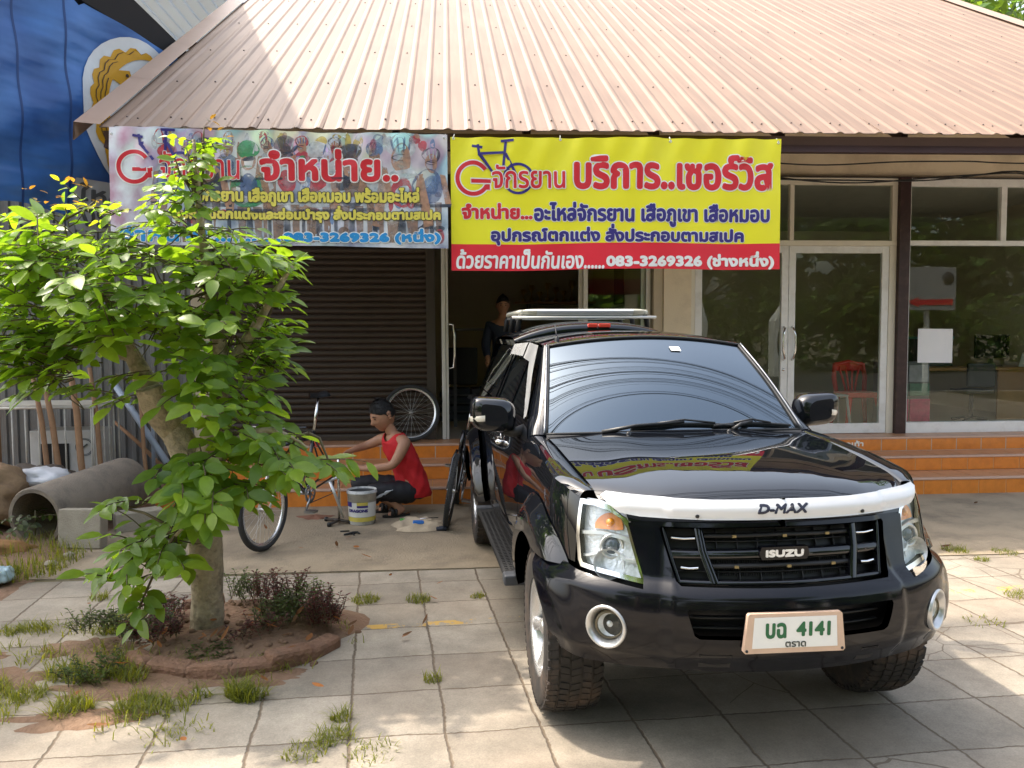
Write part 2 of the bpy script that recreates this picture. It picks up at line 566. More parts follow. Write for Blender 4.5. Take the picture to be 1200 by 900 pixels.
EAVE_Y, ROOF_T = 7.5, math.tan(R(30.3))
def eave_z(x): return 3.568 + 0.005 * x
def roof_z(x, y): return eave_z(x) + (y - EAVE_Y) * ROOF_T
def build_roof():
    per, x0, x1, yr = 0.19, -3.0, 8.62, 16.6
    prof, k = [], 0
    x = x0
    while x < x1:
        prof += [(x, 0.0), (x + 0.112, 0.0), (x + 0.140, 0.0125), (x + 0.163, 0.0125), (x + 0.1895, 0.0)]
        x += per
    rng = random.Random(3)
    sag = [rng.uniform(-0.012, 0.012) for _ in range(200)]
    ys = [EAVE_Y, EAVE_Y + 0.6, EAVE_Y + 2.2, EAVE_Y + 4, EAVE_Y + 6, yr]
    P = []
    for i, (x, h) in enumerate(prof):
        s0 = sag[i // 5 % 200]
        P.append([(x, y + (s0 if j == 0 else 0), roof_z(x, y) + h + (0.004 * noise.noise(Vector((x * 3, y, 0))))) for j, y in enumerate(ys)])
    mb = MB()
    mb.grid(P, smooth=False)
    under = [[(p[0], p[1] + 0.001, p[2] - 0.006) for p in row] for row in P]
    mb.grid(under, smooth=False, flip=True)
    # back slope, so the roof closes behind the ridge
    b = MB()
    mb.add([(x0, yr, roof_z(x0, yr)), (x1, yr, roof_z(x1, yr)), (x1, yr + 9, roof_z(x1, yr) - 5.2), (x0, yr + 9, roof_z(x0, yr) - 5.2)], [(0, 1, 2, 3)])
    rf = mb.build('roof', roof_m, shop, world=True, fix=False)
    # verge flashings
    for xa, sg in ((x0, -1), (x1, 1)):
        f = MB()
        for t in range(7):
            y0, y1 = EAVE_Y - 0.03 + t * 1.33, EAVE_Y - 0.03 + t * 1.33 + 1.36
            sec = [(sg * -0.02, 0.034), (sg * 0.20, 0.052), (sg * 0.21, -0.10), (sg * 0.195, -0.10), (sg * 0.19, 0.036)]
            dz = 0.003 * (t % 2)
            P2 = [[(xa + a, y, roof_z(xa, y) + h + dz) for (a, h) in sec] for y in (y0, y1)]
            f.grid(P2, smooth=False)
        o = f.build('verge_flashing', M('faded_flashing', (0.36, 0.24, 0.175), 0.5, var=0.1, scale=2, dirt=(0.25, 0.16, 0.11)), shop, world=True)
        o.parent = rf; o.location = (0, 0, 0)
    s = MB()
    for ry in (7.72, 8.85, 10.1, 11.5, 13.0):
        k = 0
        for i in range(0, len(prof), 5):
            k += 1
            x = prof[i][0] + 0.157 if i % 10 == 0 else prof[i][0] + 0.06
            if ry > 8 and k % 2: continue
            hz = 0.0125 if i % 10 == 0 else 0.0
            z = roof_z(x, ry) + hz
            m_ = Matrix.Translation((x, ry, z)) @ Matrix.Rotation(R(30.3), 4, 'X')
            s.lathe([(0.0001, 0.012), (0.008, 0.010), (0.010, 0.0)], 6, m_)
    o = s.build('roof_screw', M('roof_screw_steel', (0.10, 0.07, 0.06), 0.5, metal=0.5), None)
    o.parent = rf
    o['kind'] = 'stuff'
    return rf
roof = build_roof()
mb = MB()
def sloped_box(mb, x0, x1, y0, y1, h0, h1):
    vs = []
    for (y, h) in ((y0, h0), (y1, h0), (y1, h1), (y0, h1)):
        for x in (x0, x1):
            vs.append((x, y, eave_z(x) + h))
    mb.add(vs, [(0, 2, 3, 1), (4, 5, 7, 6), (0, 1, 5, 4), (2, 6, 7, 3), (0, 4, 6, 2), (1, 3, 7, 5)])
sloped_box(mb, -3.0, 8.6, 7.58, 7.66, -0.155, -0.012)
sloped_box(mb, -3.0, -2.92, 7.66, 9.8, -0.155, -0.03)
mb.build('fascia_board', fascia_m, shop, world=True)
mb = MB()
for x in np.arange(-2.9, 8.6, 1.2):          # rafters under the sheet
    vs = []
    for y, h in ((7.67, -0.15), (9.78, -0.15)):
        for dx in (0, .06):
            for dh in (0, .10):
                vs.append((x + dx, y, roof_z(x, y) + h + dh))
    mb = MB()
    mb.add(vs, [(0, 1, 3, 2), (4, 6, 7, 5), (0, 4, 5, 1), (2, 3, 7, 6), (0, 2, 6, 4), (1, 5, 7, 3)])
    mb.build('rafter', fascia_m, shop, world=True)
# walls: the cream beam over the glazing, the pillar, side and back walls
for nm, bx in (('wall', (-2.95, 8.6, 9.78, 9.98, 3.615, 4.72)), ('pillar', (2.545, 2.878, 9.70, 9.98, 0.50, 3.612)), ('pillar', (8.3, 8.6, 9.72, 9.98, 0.50, 3.612))):
    mb = MB(); mb.box(*bx)
    mb.build(nm, cream_m, shop, world=True)
mb = MB()
mb.box(-2.95, -2.75, 9.99, 15.2, 0.0, 4.7)
mb.box(8.4, 8.6, 9.99, 15.2, 0.0, 4.7)
mb.box(-2.75, 8.4, 15.0, 15.2, 0.0, 4.7)
mb.box(-2.95, -2.75, 9.74, 9.985, 0.5, 3.61)
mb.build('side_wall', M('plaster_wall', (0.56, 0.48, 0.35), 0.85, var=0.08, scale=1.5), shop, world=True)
mb = MB()
mb.box(2.62, 2.78, 9.99, 14.99, 0.52, 4.0)
mb.build('partition_wall', M('plaster_wall'), shop, world=True)
mb = MB()
mb.box(-2.75, 8.4, 9.99, 14.99, 3.62, 3.70)
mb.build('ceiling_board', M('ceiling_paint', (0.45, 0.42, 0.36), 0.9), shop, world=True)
mb = MB()
mb.box(-2.95, 8.6, 9.352, 15.0, 0.0, 0.498)
mb.build('floor_slab', M('shop_floor_tile', (0.50, 0.43, 0.36), 0.35, var=0.1), shop, world=True)
# steps
def steps():
    lv = [(8.42, 8.902, 0.0, 0.186), (8.90, 9.352, 0.186, 0.348), (9.35, 9.80, 0.348, 0.510)]
    st = MB(); tl = MB(); ns = MB(); tr = MB()
    X0, X1 = -2.95, 9.6
    for k, (ya, yb, za, zb) in enumerate(lv):
        st.box(X0, X1, ya + 0.006, yb, za + 0.001 if k else -0.05, zb - 0.006)
        ph = (4.465, 4.625, 5.061)[2 - k] - 0.003
        pw = 0.309
        x = ph - math.ceil((ph - X0) / pw) * pw
        while x < X1:
            a, b = max(x + 0.0055, X0), min(x + pw - 0.0055, X1)
            if b - a > 0.02:
                tl.box(a, b, ya, ya + 0.008, za + 0.004, zb - 0.024)
                tr.box(a, b, ya + 0.055, yb + 0.002, zb - 0.008, zb - 0.001)
            x += pw
        ns.box(X0, X1, ya - 0.008, ya + 0.052, zb - 0.021, zb + 0.001, bev=0.004)
    o = st.build('steps', grout_m, shop, world=True)
    for b_, nme, m_ in ((tl, 'riser_tiling', tile_m), (tr, 'tread_tiling', tread_m), (ns, 'nosing', nosing_m)):
        c = b_.build(nme, m_, o)
    return o
steps_o = steps()
# writing on the top riser
lettering('step_lettering', 'ถอดรองเท้า', 4.30, 4.86, 0.405, 0.475, lambda x, z, d: (x, 9.349 - d, z), M('white_paint_marks', (0.8, 0.78, 0.72), 0.7), shop, bold=0.004)

# roller shutter with its guide posts
mb = MB()
z = 0.52
while z < 3.6:
    mb.add([(x, y, zz) for x in (-2.74, -0.27) for (y, zz) in ((9.790, z), (9.768, z + 0.012), (9.762, z + 0.035), (9.768, z + 0.058), (9.790, z + 0.070))],
           [(i, i + 1, 6 + i, 5 + i) for i in range(4)], smooth=True)
    z += 0.0702
mb.box(-2.74, -0.27, 9.76, 9.79, 0.512, 0.56)
sh = mb.build('roller_shutter', shutter_m, shop, world=True)
for bx in ((-0.27, -0.165, 9.74, 9.83, 0.511, 3.61), (-2.75, -2.70, 9.745, 9.83, 0.511, 3.61), (-0.05, -0.02, 9.98, 10.02, 0.511, 3.61)):
    mb = MB(); mb.box(*bx)
    mb.build('shutter_guide', M('dark_guide_steel', (0.05, 0.038, 0.03), 0.5, var=0.2), shop, world=True)

# the open left shop front: aluminium door post, stacked sliding leaf on the right
mb = MB()
mb.box(-0.092, -0.048, 9.735, 9.80, 0.511, 3.60, bev=0.006)
mb.box(-0.044, -0.014, 9.75, 9.79, 0.511, 3.60, bev=0.004)
p_ = mb.build('door_post', alu_m, shop, world=True)
hd = MB(); hd.tube([(-0.012, 9.74, 1.35), (0.045, 9.72, 1.36), (0.058, 9.715, 1.5), (0.058, 9.715, 1.72), (0.045, 9.72, 1.86), (-0.012, 9.74, 1.87)], 0.011)
o = hd.build('handle', steel_m, p_)
def framed_leaf(name, x0, x1, z0, z1, y, wd, depth, fm, gm, top=None, bottom=None, parent=shop):
    top = top or wd; bottom = bottom or wd
    f = MB()
    f.box(x0, x0 + wd, y - depth / 2, y + depth / 2, z0, z1)
    f.box(x1 - wd, x1, y - depth / 2, y + depth / 2, z0, z1)
    f.box(x0 + wd, x1 - wd, y - depth / 2 + 0.002, y + depth / 2 - 0.002, z1 - top, z1)
    f.box(x0 + wd, x1 - wd, y - depth / 2 + 0.002, y + depth / 2 - 0.002, z0, z0 + bottom)
    fo = f.build(name, fm, parent, world=True)
    g = MB()
    g.box(x0 + wd, x1 - wd, y - 0.003, y + 0.003, z0 + bottom, z1 - top)
    g.v = g.v
    gm_ = MB()
    gm_.add([(x0 + wd, y, z0 + bottom), (x1 - wd, y, z0 + bottom), (x1 - wd, y, z1 - top), (x0 + wd, y, z1 - top)], [(0, 1, 2, 3)])
    go = gm_.build('pane', gm, fo)
    return fo
mb = MB()
mb.box(2.43, 2.54, 9.72, 9.80, 0.511, 3.61)
mb.build('door_jamb', M('cream_jamb', (0.55, 0.46, 0.33), 0.6), shop, world=True)
framed_leaf('sliding_door', 1.60, 2.41, 0.515, 3.0, 9.83, 0.05, 0.04, alu_m, shopglass_m)
framed_leaf('sliding_door', 1.55, 2.36, 0.515, 3.0, 9.89, 0.05, 0.04, alu_m, shopglass_m)
mb = MB(); mb.box(-0.01, 2.43, 9.76, 9.86, 3.0, 3.06); mb.box(-0.01, 2.43, 9.77, 9.85, 3.06, 3.61)
mb.build('door_header', M('dark_guide_steel'), shop, world=True)

# right glass front: door pair between pillar and maroon post
mb = MB()
mb.box(2.88, 5.42, 9.72, 9.80, 2.792, 2.855)
mb.box(2.88, 5.42, 9.722, 9.798, 3.52, 3.60)
mb.box(2.88, 2.93, 9.724, 9.796, 0.511, 2.79)
mb.box(5.335, 5.42, 9.724, 9.796, 0.511, 2.79)
mb.box(4.085, 4.135, 9.724, 9.796, 2.857, 3.518)
mb.box(5.36, 5.42, 9.724, 9.796, 2.857, 3.518)
mb.box(2.88, 2.93, 9.724, 9.796, 2.857, 3.518)
ff = mb.build('door_frame', M('cream_aluminium', (0.80, 0.74, 0.62), 0.5, var=0.05), shop, world=True)
g = MB()
for a, b in ((2.93, 4.085), (4.135, 5.36)):
    g.add([(a, 9.765, 2.857), (b, 9.765, 2.857), (b, 9.765, 3.518), (a, 9.765, 3.518)], [(0, 1, 2, 3)])
g.build('transom_pane', shopglass_m, ff)
for x0, x1, hx in ((2.935, 4.078, 4.030), (4.085, 5.33, 4.132)):
    d_ = framed_leaf('door', x0, x1, 0.516, 2.788, 9.755, 0.082, 0.05, whiteframe_m, shopglass_m, bottom=0.12)
    h = MB()
    h.tube([(hx, 9.735, 1.42), (hx, 9.69, 1.44), (hx + (0.022 if hx > 4.08 else -0.022), 9.68, 1.52), (hx + (0.026 if hx > 4.08 else -0.026), 9.68, 1.62), (hx + (0.022 if hx > 4.08 else -0.022), 9.68, 1.72), (hx, 9.69, 1.80), (hx, 9.735, 1.82)], 0.012)
    o = h.build('handle', steel_m, d_)
    k = MB(); k.lathe([(0.0001, -0.012), (0.016, -0.010), (0.018, 0.0)], 12, Matrix.Translation((hx, 9.728, 1.30)), axis='Y')
    if hx < 4.08: k.build('lock', steel_m, d_)
mb = MB(); mb.box(5.422, 5.552, 9.66, 9.80, 0.511, 3.612)
mb.build('post', maroon_m, shop, world=True)
# big shop window on the right
mb = MB()
mb.box(5.555, 8.3, 9.70, 9.80, 0.511, 0.640)
mb.box(5.555, 8.3, 9.715, 9.795, 2.80, 2.858)
mb.box(5.555, 8.3, 9.715, 9.795, 3.51, 3.60)
mb.box(6.735, 6.805, 9.717, 9.793, 2.859, 3.509)
mb.box(8.22, 8.3, 9.717, 9.793, 0.641, 3.509)
mb.box(5.555, 5.59, 9.717, 9.793, 0.641, 3.509)
wf = mb.build('window_frame', whiteframe_m, shop, world=True)
g = MB()
for a, b, c, d in ((5.59, 8.22, 0.64, 2.80), (5.59, 6.735, 2.858, 3.51), (6.805, 8.22, 2.858, 3.51)):
    g.add([(a, 9.76, c), (b, 9.76, c), (b, 9.76, d), (a, 9.76, d)], [(0, 1, 2, 3)])
g.build('pane', shopglass_m, wf)
mb = MB(); mb.box(2.6, 8.3, 9.69, 9.775, 3.601, 3.6145)
mb.build('header_strip', M('dark_guide_steel'), shop, world=True)

# blank paper stuck on the window
mb = MB(); 
P = [[(5.71 + 0.445 * i / 6, 9.712 - 0.004 * math.sin(i) , 1.375 + 0.415 * j / 5 - 0.006 * i / 6) for j in range(6)] for i in range(7)]
mb.grid(P)
tag(mb.build('paper_notice', M('white_paper', (0.80, 0.79, 0.80), 0.7, var=0.03)), 'blank white paper sheet stuck on the large right shop window', 'paper notice')

# wires under the eave
for nm, z0, z1, sagz, lab in (('electric_wire', 3.64, 3.66, 0.05, 'upper thin black wire sagging across the cream beam under the eave'),
                         ('electric_wire', 3.36, 3.42, 0.10, 'lower black wire, twisted double, hanging under the eave above the glass door')):
    mb = MB()
    y = 8.9 if z0 > 3.5 else 8.2
    for q in range(1 if z0 > 3.5 else 2):
        pts = []
        for i in range(40):
            t = i / 39
            x = 2.6 + 6.0 * t
            pts.append((x, y + 0.01 * math.sin(9 * t + q * 3), z0 + (z1 - z0) * t - sagz * math.sin(math.pi * min(1, t * 1.9) if t < .53 else math.pi * (t - .53) / .47) + 0.012 * math.sin(20 * t + q * 3)))
        mb.tube(pts, 0.008, 6)
    tag(mb.build(nm, black_m), lab, 'wire')
# ------------------------------------------------------------------ vinyl banners under the eave
vinyl_y = M('yellow_vinyl', (0.84, 0.78, 0.020), 0.42, var=0.05, scale=1.5, bump=0.35, bscale=4.5)
vinyl_r = M('red_vinyl', (0.72, 0.02, 0.04), 0.42, var=0.06, scale=1.5, bump=0.35, bscale=4.5)
ink_red = M('red_ink', (0.62, 0.018, 0.03), 0.45, var=0.05)
ink_navy = M('navy_ink', (0.035, 0.025, 0.20), 0.45, var=0.05)
ink_white = M('white_ink', (0.82, 0.82, 0.80), 0.45, var=0.03)
ink_yellow = M('pale_yellow_ink', (0.72, 0.62, 0.10), 0.45, var=0.05)
ink_dark = M('dark_ink', (0.03, 0.03, 0.035), 0.5)
ink_blue = M('sky_blue_ink', (0.02, 0.27, 0.62), 0.45, var=0.05)

def ring(mb, cx, cz, r0, r1, place, d, a0=0, a1=360, n=48):
    vs, fs = [], []
    for i in range(n + 1):
        t = R(a0 + (a1 - a0) * i / n)
        vs += [place(cx + r0 * math.cos(t), cz + r0 * math.sin(t), d), place(cx + r1 * math.cos(t), cz + r1 * math.sin(t), d)]
    for i in range(n):
        fs.append((2 * i, 2 * i + 1, 2 * i + 3, 2 * i + 2))
    mb.add(vs, fs)

def stroke(mb, pts, wd, place, d):
    for k in range(len(pts) - 1):
        a, b = Vector(pts[k]), Vector(pts[k + 1])
        t = (b - a); t.normalize(); nn = Vector((-t.y, t.x)) * wd / 2
        a2, b2 = a - t * wd * .3, b + t * wd * .3
        q = [a2 - nn, b2 - nn, b2 + nn, a2 + nn]
        mb.add([place(p.x, p.y, d + 0.00005 * k) for p in q], [(0, 1, 2, 3)])

def fold(x, z, seed, top):
    """how far the vinyl bellies out of its plane"""
    f = 0.016 * math.sin(x * 2.1 + seed) + 0.008 * math.sin(x * 7 + z * 3.1 + seed) + 0.005 * math.sin(x * 13 - z * 6 + 2 * seed)
    g = max(0, 1 - (top - z) / 0.5)
    f += 0.016 * g * math.sin(x * 21 + (top - z) * 9 + seed * 3)
    return f

def banner_sheet(name, x0, x1, zb, zt, place, mats, red_z=None, parent=None, n=80, m_=30):
    mb = MB()
    zs = [zb(0) for _ in range(1)]
    P = []
    for i in range(n + 1):
        u = i / n
        x = x0 + (x1 - x0) * u
        row = []
        for j in range(m_ + 1):
            t = j / m_
            z = zb(u) + (zt(u) - zb(u)) * t
            row.append(place(x, z, 0))
        P.append(row)
    for i in range(n):
        for j in range(m_):
            t = (j + .5) / m_
            mi = 1 if (red_z is not None and t < red_z) else 0
            mb.add([P[i][j], P[i + 1][j], P[i + 1][j + 1], P[i][j + 1]], [(0, 1, 2, 3)], mi, True)
    o = mb.build(name, mats, parent, world=True, fix=False)
    bm = bmesh.new(); bm.from_mesh(o.data); bmesh.ops.remove_doubles(bm, verts=bm.verts[:], dist=1e-5); bm.to_mesh(o.data); bm.free()
    return o

def bike_logo(bn, place, X, Z, sc, wheel_m, with_outline):
    """the shop's mark: a G-shaped front wheel, a ring wheel and a thin frame"""
    def W(name, mat, fn, d):
        mb = MB(); fn(mb, d); return mb.build(name, mat, bn, world=True, fix=False)
    g = lambda mb, d, e=0: (ring(mb, X(100), Z(177), (46 - e) * sc, (60 + e) * sc, place, d, 35, 335), stroke(mb, [(X(98), Z(186)), (X(158), Z(186))], (13 + 2 * e) * sc, place, d + .0003), stroke(mb, [(X(152), Z(186)), (X(152), Z(212))], (13 + 2 * e) * sc, place, d + .0006))
    if with_outline:
        W('mark_outline', ink_white, lambda mb, d: g(mb, d, 4), 0.0012)
    W('mark_letter', ink_red, lambda mb, d: g(mb, d), 0.003)
    def fr(mb, d):
        ring(mb, X(256), Z(177), 45 * sc, 54 * sc, place, d)
        L = [[(118, 62), (122, 95), (150, 128)], [(100, 64), (130, 70)], [(122, 92), (208, 86)], [(130, 100), (165, 150)], [(214, 45), (205, 135)], [(200, 46), (238, 44)], [(214, 92), (256, 177)], [(208, 135), (256, 177)]]
        for k, s_ in enumerate(L):
            stroke(mb, [(X(a), Z(b)) for a, b in s_], 9 * sc, place, d + 0.0006 * k)
    W('mark_bicycle', wheel_m, fr, 0.0042)

# --- yellow banner
YB = (0.024, 3.028, 2.325, 3.500)
def ypl(x, z, d): return (x, 7.42 + fold(x, z, 1.3, YB[3]) - d, z)
bn = thing('yellow_banner', 'bright yellow vinyl banner with a red bottom band, hanging under the eave', 'banner', (1.53, 7.42, 2.325))
banner_sheet('vinyl_sheet', YB[0], YB[1], lambda u: 2.320 + 0.016 * u - 0.008 * math.sin(9 * u), lambda u: 3.487 + 0.02 * u + 0.004 * math.sin(14 * u), ypl, [vinyl_y, vinyl_r], red_z=0.187, parent=bn)
YX = lambda px: YB[0] + (px - 24) / 1164 * (YB[1] - YB[0])
YZ = lambda py: 3.493 - (py - 34) / 462 * (3.493 - 2.328)
ysc = 3.004 / 1164
bike_logo(bn, ypl, YX, YZ, ysc, ink_navy, True)
def two(nm, text, px0, px1, py0, py1, fill, line, b, ob, place, X, Z, parent, d=0.003, ref=None, slant=0.0):
    if line is not None:
        lettering(nm + '_outline', text, X(px0) - ob, X(px1) + ob, Z(py1) - ob, Z(py0) + ob, place, line, parent, bold=b + ob, depth=d, steps=12, slant=slant, ref=ref)
    return lettering(nm, text, X(px0), X(px1), Z(py1), Z(py0), place, fill, parent, bold=b, depth=d + 0.003, steps=8, slant=slant, ref=ref)
two('name_lettering', 'จักรยาน', 166, 418, 128, 212, ink_red, ink_white, 0.004, 0.008, ypl, YX, YZ, bn, d=0.010)
two('headline_lettering', 'บริการ..เซอร์วิส', 448, 1160, 88, 214, ink_red, ink_white, 0.014, 0.010, ypl, YX, YZ, bn)
two('red_line_lettering', 'จำหน่าย...', 60, 306, 262, 320, ink_red, ink_white, 0.008, 0.006, ypl, YX, YZ, bn)
two('navy_line_lettering', 'อะไหล่จักรยาน เสือภูเขา เสือหมอบ', 310, 1148, 258, 346, ink_navy, ink_white, 0.008, 0.006, ypl, YX, YZ, bn)
two('navy_line_lettering', 'อุปกรณ์ตกแต่ง สั่งประกอบตามสเปค', 160, 1056, 334, 412, ink_navy, ink_white, 0.008, 0.006, ypl, YX, YZ, bn)
lettering('script_lettering', 'ด้วยราคาเป็นกันเอง......', YX(40), YX(556), YZ(494), YZ(424), ypl, ink_white, bn, bold=0.005, depth=0.003, slant=0.12)
lettering('phone_lettering', '083-3269326 (ช่างหนึ่ง)', YX(562), YX(1168), YZ(496), YZ(430), ypl, ink_white, bn, bold=0.008, depth=0.003)

# --- photo banner
LB = (-2.885, -0.004)
def lpl(x, z, d): return (x, 7.41 + fold(x, z, 4.1, 3.52) - d, z)
def photo_material():
    m, nt, n, l, p = nodes_of('printed_race_photo')
    tc = n.new('ShaderNodeTexCoord')
    mp = n.new('ShaderNodeMapping'); mp.inputs['Scale'].default_value = (1, 0.0, 0.75)
    l.new(tc.outputs['Object'], mp.inputs[0])
    v = n.new('ShaderNodeTexVoronoi'); v.feature = 'SMOOTH_F1'; v.inputs['Scale'].default_value = 6.5; v.inputs['Smoothness'].default_value = 0.6
    l.new(mp.outputs[0], v.inputs['Vector'])
    hs = n.new('ShaderNodeHueSaturation'); hs.inputs['Saturation'].default_value = 0.5
    l.new(v.outputs['Color'], hs.inputs['Color'])
    n2 = n.new('ShaderNodeTexNoise'); n2.inputs['Scale'].default_value = 5; n2.inputs['Detail'].default_value = 6
    l.new(mp.outputs[0], n2.inputs['Vector'])
    r = n.new('ShaderNodeValToRGB')
    e = r.color_ramp.elements
    e[0].position = 0.36; e[0].color = (0.16, 0.20, 0.30, 1)
    e[1].position = 0.60; e[1].color = (0.66, 0.68, 0.72, 1)
    k = e.new(0.47); k.color = (0.40, 0.44, 0.52, 1)
    l.new(n2.outputs['Fac'], r.inputs[0])
    # crowd colours at the top, grey road below
    sp_ = n.new('ShaderNodeSeparateXYZ'); l.new(tc.outputs['Object'], sp_.inputs[0])
    mr = n.new('ShaderNodeMapRange'); mr.inputs[1].default_value = 2.9; mr.inputs[2].default_value = 3.45; mr.inputs[3].default_value = 0.12; mr.inputs[4].default_value = 0.7
    l.new(sp_.outputs[2], mr.inputs[0])
    mx = n.new('ShaderNodeMix'); mx.data_type = 'RGBA'
    l.new(mr.outputs[0], mx.inputs[0]); l.new(r.outputs[0], mx.inputs[6]); l.new(hs.outputs[0], mx.inputs[7])
    # pink and white flare at the left
    m3 = n.new('ShaderNodeMapRange'); m3.inputs[1].default_value = -2.3; m3.inputs[2].default_value = -2.85; m3.inputs[4].default_value = 0.75
    l.new(sp_.outputs[0], m3.inputs[0])
    m4 = n.new('ShaderNodeMix'); m4.data_type = 'RGBA'
    r2 = n.new('ShaderNodeValToRGB'); r2.color_ramp.elements[0].color = (0.58, 0.30, 0.40, 1); r2.color_ramp.elements[1].color = (0.78, 0.76, 0.84, 1)
    r2.color_ramp.elements[0].position = 0.38; r2.color_ramp.elements[1].position = 0.58
    l.new(n2.outputs['Fac'], r2.inputs[0])
    l.new(m3.outputs[0], m4.inputs[0]); l.new(mx.outputs[2], m4.inputs[6]); l.new(r2.outputs[0], m4.inputs[7])
    l.new(m4.outputs[2], p.inputs['Base Color'])
    p.inputs['Roughness'].default_value = 0.42
    return m
pb = thing('photo_banner', 'vinyl banner printed with a bicycle race photo, hanging beside the yellow one', 'banner', (-1.45, 7.41, 2.53))
banner_sheet('vinyl_sheet', LB[0], LB[1], lambda u: 2.545 - 0.03 * u - 0.006 * math.sin(8 * u), lambda u: 3.535 - 0.03 * u + 0.004 * math.sin(17 * u), lpl, photo_material(), parent=pb)
LX = lambda px: LB[0] + (px - 4) / 1184 * (LB[1] - LB[0])
LZ = lambda py: 3.53 - (py - 28) / 425 * (3.53 - 2.53)
def cyclists():
    cols = [(0.62, 0.65, 0.72), (0.04, 0.05, 0.08), (0.05, 0.32, 0.12), (0.50, 0.28, 0.18), (0.20, 0.30, 0.50), (0.55, 0.06, 0.08), (0.30, 0.19, 0.14), (0.10, 0.16, 0.32), (0.70, 0.50, 0.12)]
    mats = [M('race_print_%s' % nm, c, 0.45, var=0.55, scale=26) for nm, c in zip(('white', 'black', 'green', 'skin', 'blue', 'red', 'brown', 'navy', 'amber'), cols)]
    for m_ in mats:                                    # soft, see-through ink, so the riders melt into the photo
        nt = m_.node_tree; p = nt.nodes['Principled BSDF']
        nz = nt.nodes.new('ShaderNodeTexNoise'); nz.inputs['Scale'].default_value = 9; nz.inputs['Detail'].default_value = 6
        tc = nt.nodes.new('ShaderNodeTexCoord'); nt.links.new(tc.outputs['Object'], nz.inputs[0])
        mr = nt.nodes.new('ShaderNodeMapRange'); mr.inputs[1].default_value = .35; mr.inputs[2].default_value = .65; mr.inputs[3].default_value = .35; mr.inputs[4].default_value = .85
        nt.links.new(nz.outputs['Fac'], mr.inputs[0]); nt.links.new(mr.outputs[0], p.inputs['Alpha'])
    mb = MB()
    rng = random.Random(5)
    def ell(cx, cz, rx, rz, mi, d, rot=0, n=22, wob=0.06):
        cz = min(max(cz, 34 + rz * 1.1), 446 - rz * 1.1); cx = min(max(cx, 10 + rx * 1.1), 1178 - rx * 1.1)
        vs = []
        for i in range(n):
            t = 2 * math.pi * i / n
            k = 1 + wob * math.sin(3 * t + cx)
            a, b = rx * k * math.cos(t), rz * k * math.sin(t)
            c, s_ = math.cos(R(rot)), math.sin(R(rot))
            vs.append(lpl(LX(cx) + (a * c - b * s_) * 0.00243, LZ(cz) + (a * s_ + b * c) * 0.00243, d))
        mb.add(vs, [tuple(range(n))], mi)
    def quad(pts, mi, d):
        mb.add([lpl(LX(a), LZ(b), d) for a, b in pts], [tuple(range(len(pts)))[::-1]], mi)
    riders = [(340, 95, 1.15, 1, 1, 0), (480, 105, 1.2, 2, 2, 1), (612, 88, 1.25, 1, 0, 2), (725, 105, 1.2, 0, 0, 3), (842, 108, 1.15, 1, 1, 4), (1022, 88, 1.6, 0, 0, 5), (205, 115, 1.0, 5, 4, 6), (925, 100, .9, 4, 0, 7), (1130, 120, 1.0, 1, 7, 8), (410, 80, .75, 0, 7, 9), (550, 78, .7, 4, 0, 10), (670, 72, .7, 5, 5, 11), (785, 74, .7, 1, 0, 12), (270, 85, .8, 0, 0, 13)]
    for _ in range(90):                               # the crowd and bikes between them: small blurred dabs
        cx, cz = rng.uniform(150, 1180), rng.choice((rng.uniform(38, 110), rng.uniform(180, 440)))
        ell(cx, cz, rng.uniform(6, 22), rng.uniform(8, 34), rng.choice((0, 0, 1, 3, 4, 5, 7, 6)) if cz > 120 else rng.choice((0, 3, 5, 8, 8, 0, 4)), 0.0004 + rng.random() * .0006)
    for hx, hz, k, hel, jer, q in sorted(riders, key=lambda r: r[2]):
        d = 0.0006 + 0.0012 * 0 + k * 0.0008
        e = 0.00004
        ell(hx, hz + 112 * k, 56 * k, 62 * k, jer, d)                       # torso and arms
        quad([(hx - 50 * k, hz + 70 * k), (hx - 30 * k, hz + 65 * k), (hx - 45 * k, hz + 185 * k), (hx - 68 * k, hz + 180 * k)], 3, d + e)
        quad([(hx + 50 * k, hz + 70 * k), (hx + 30 * k, hz + 65 * k), (hx + 50 * k, hz + 185 * k), (hx + 72 * k, hz + 180 * k)], 3, d + e)
        ell(hx, hz + 105 * k, 26 * k, 34 * k, (jer + 5) % 8, d + 2 * e)      # jersey panel
        quad([(hx - 66 * k, hz + 178 * k), (hx + 70 * k, hz + 176 * k), (hx + 70 * k, hz + 188 * k), (hx - 66 * k, hz + 190 * k)], 1, d + 3 * e)
        zt = min(440, hz + 190 * k)
        quad([(hx - 34 * k, hz + 170 * k), (hx - 6 * k, hz + 170 * k), (hx - 14 * k, 440), (hx - 30 * k, 440)], 6, d + 4 * e)
        quad([(hx + 10 * k, hz + 170 * k), (hx + 36 * k, hz + 170 * k), (hx + 34 * k, 440), (hx + 18 * k, 440)], 6, d + 4 * e)
        ell(hx, 405, 9 * k, 60, 1, d + 5 * e)                               # front wheel seen head on
        ell(hx, hz + 26 * k, 22 * k, 34 * k, 3, d + 6 * e)                  # face
        ell(hx, hz + 24 * k, 21 * k, 8 * k, 1, d + 7 * e)                   # dark glasses
        ell(hx, hz - 4 * k, 34 * k, 27 * k, hel, d + 8 * e)                 # helmet with its vents
        for v_ in (-20, -7, 7, 20):
            ell(hx + v_ * k, hz - 6 * k, 2.6 * k, 17 * k, 0 if hel in (1, 2) else 7, d + 9 * e, rot=-v_ * .8)
    o = mb.build('printed_riders', mats, pb, world=True, fix=False)
cyclists()
LZ0 = lambda py: LZ(py - 0)
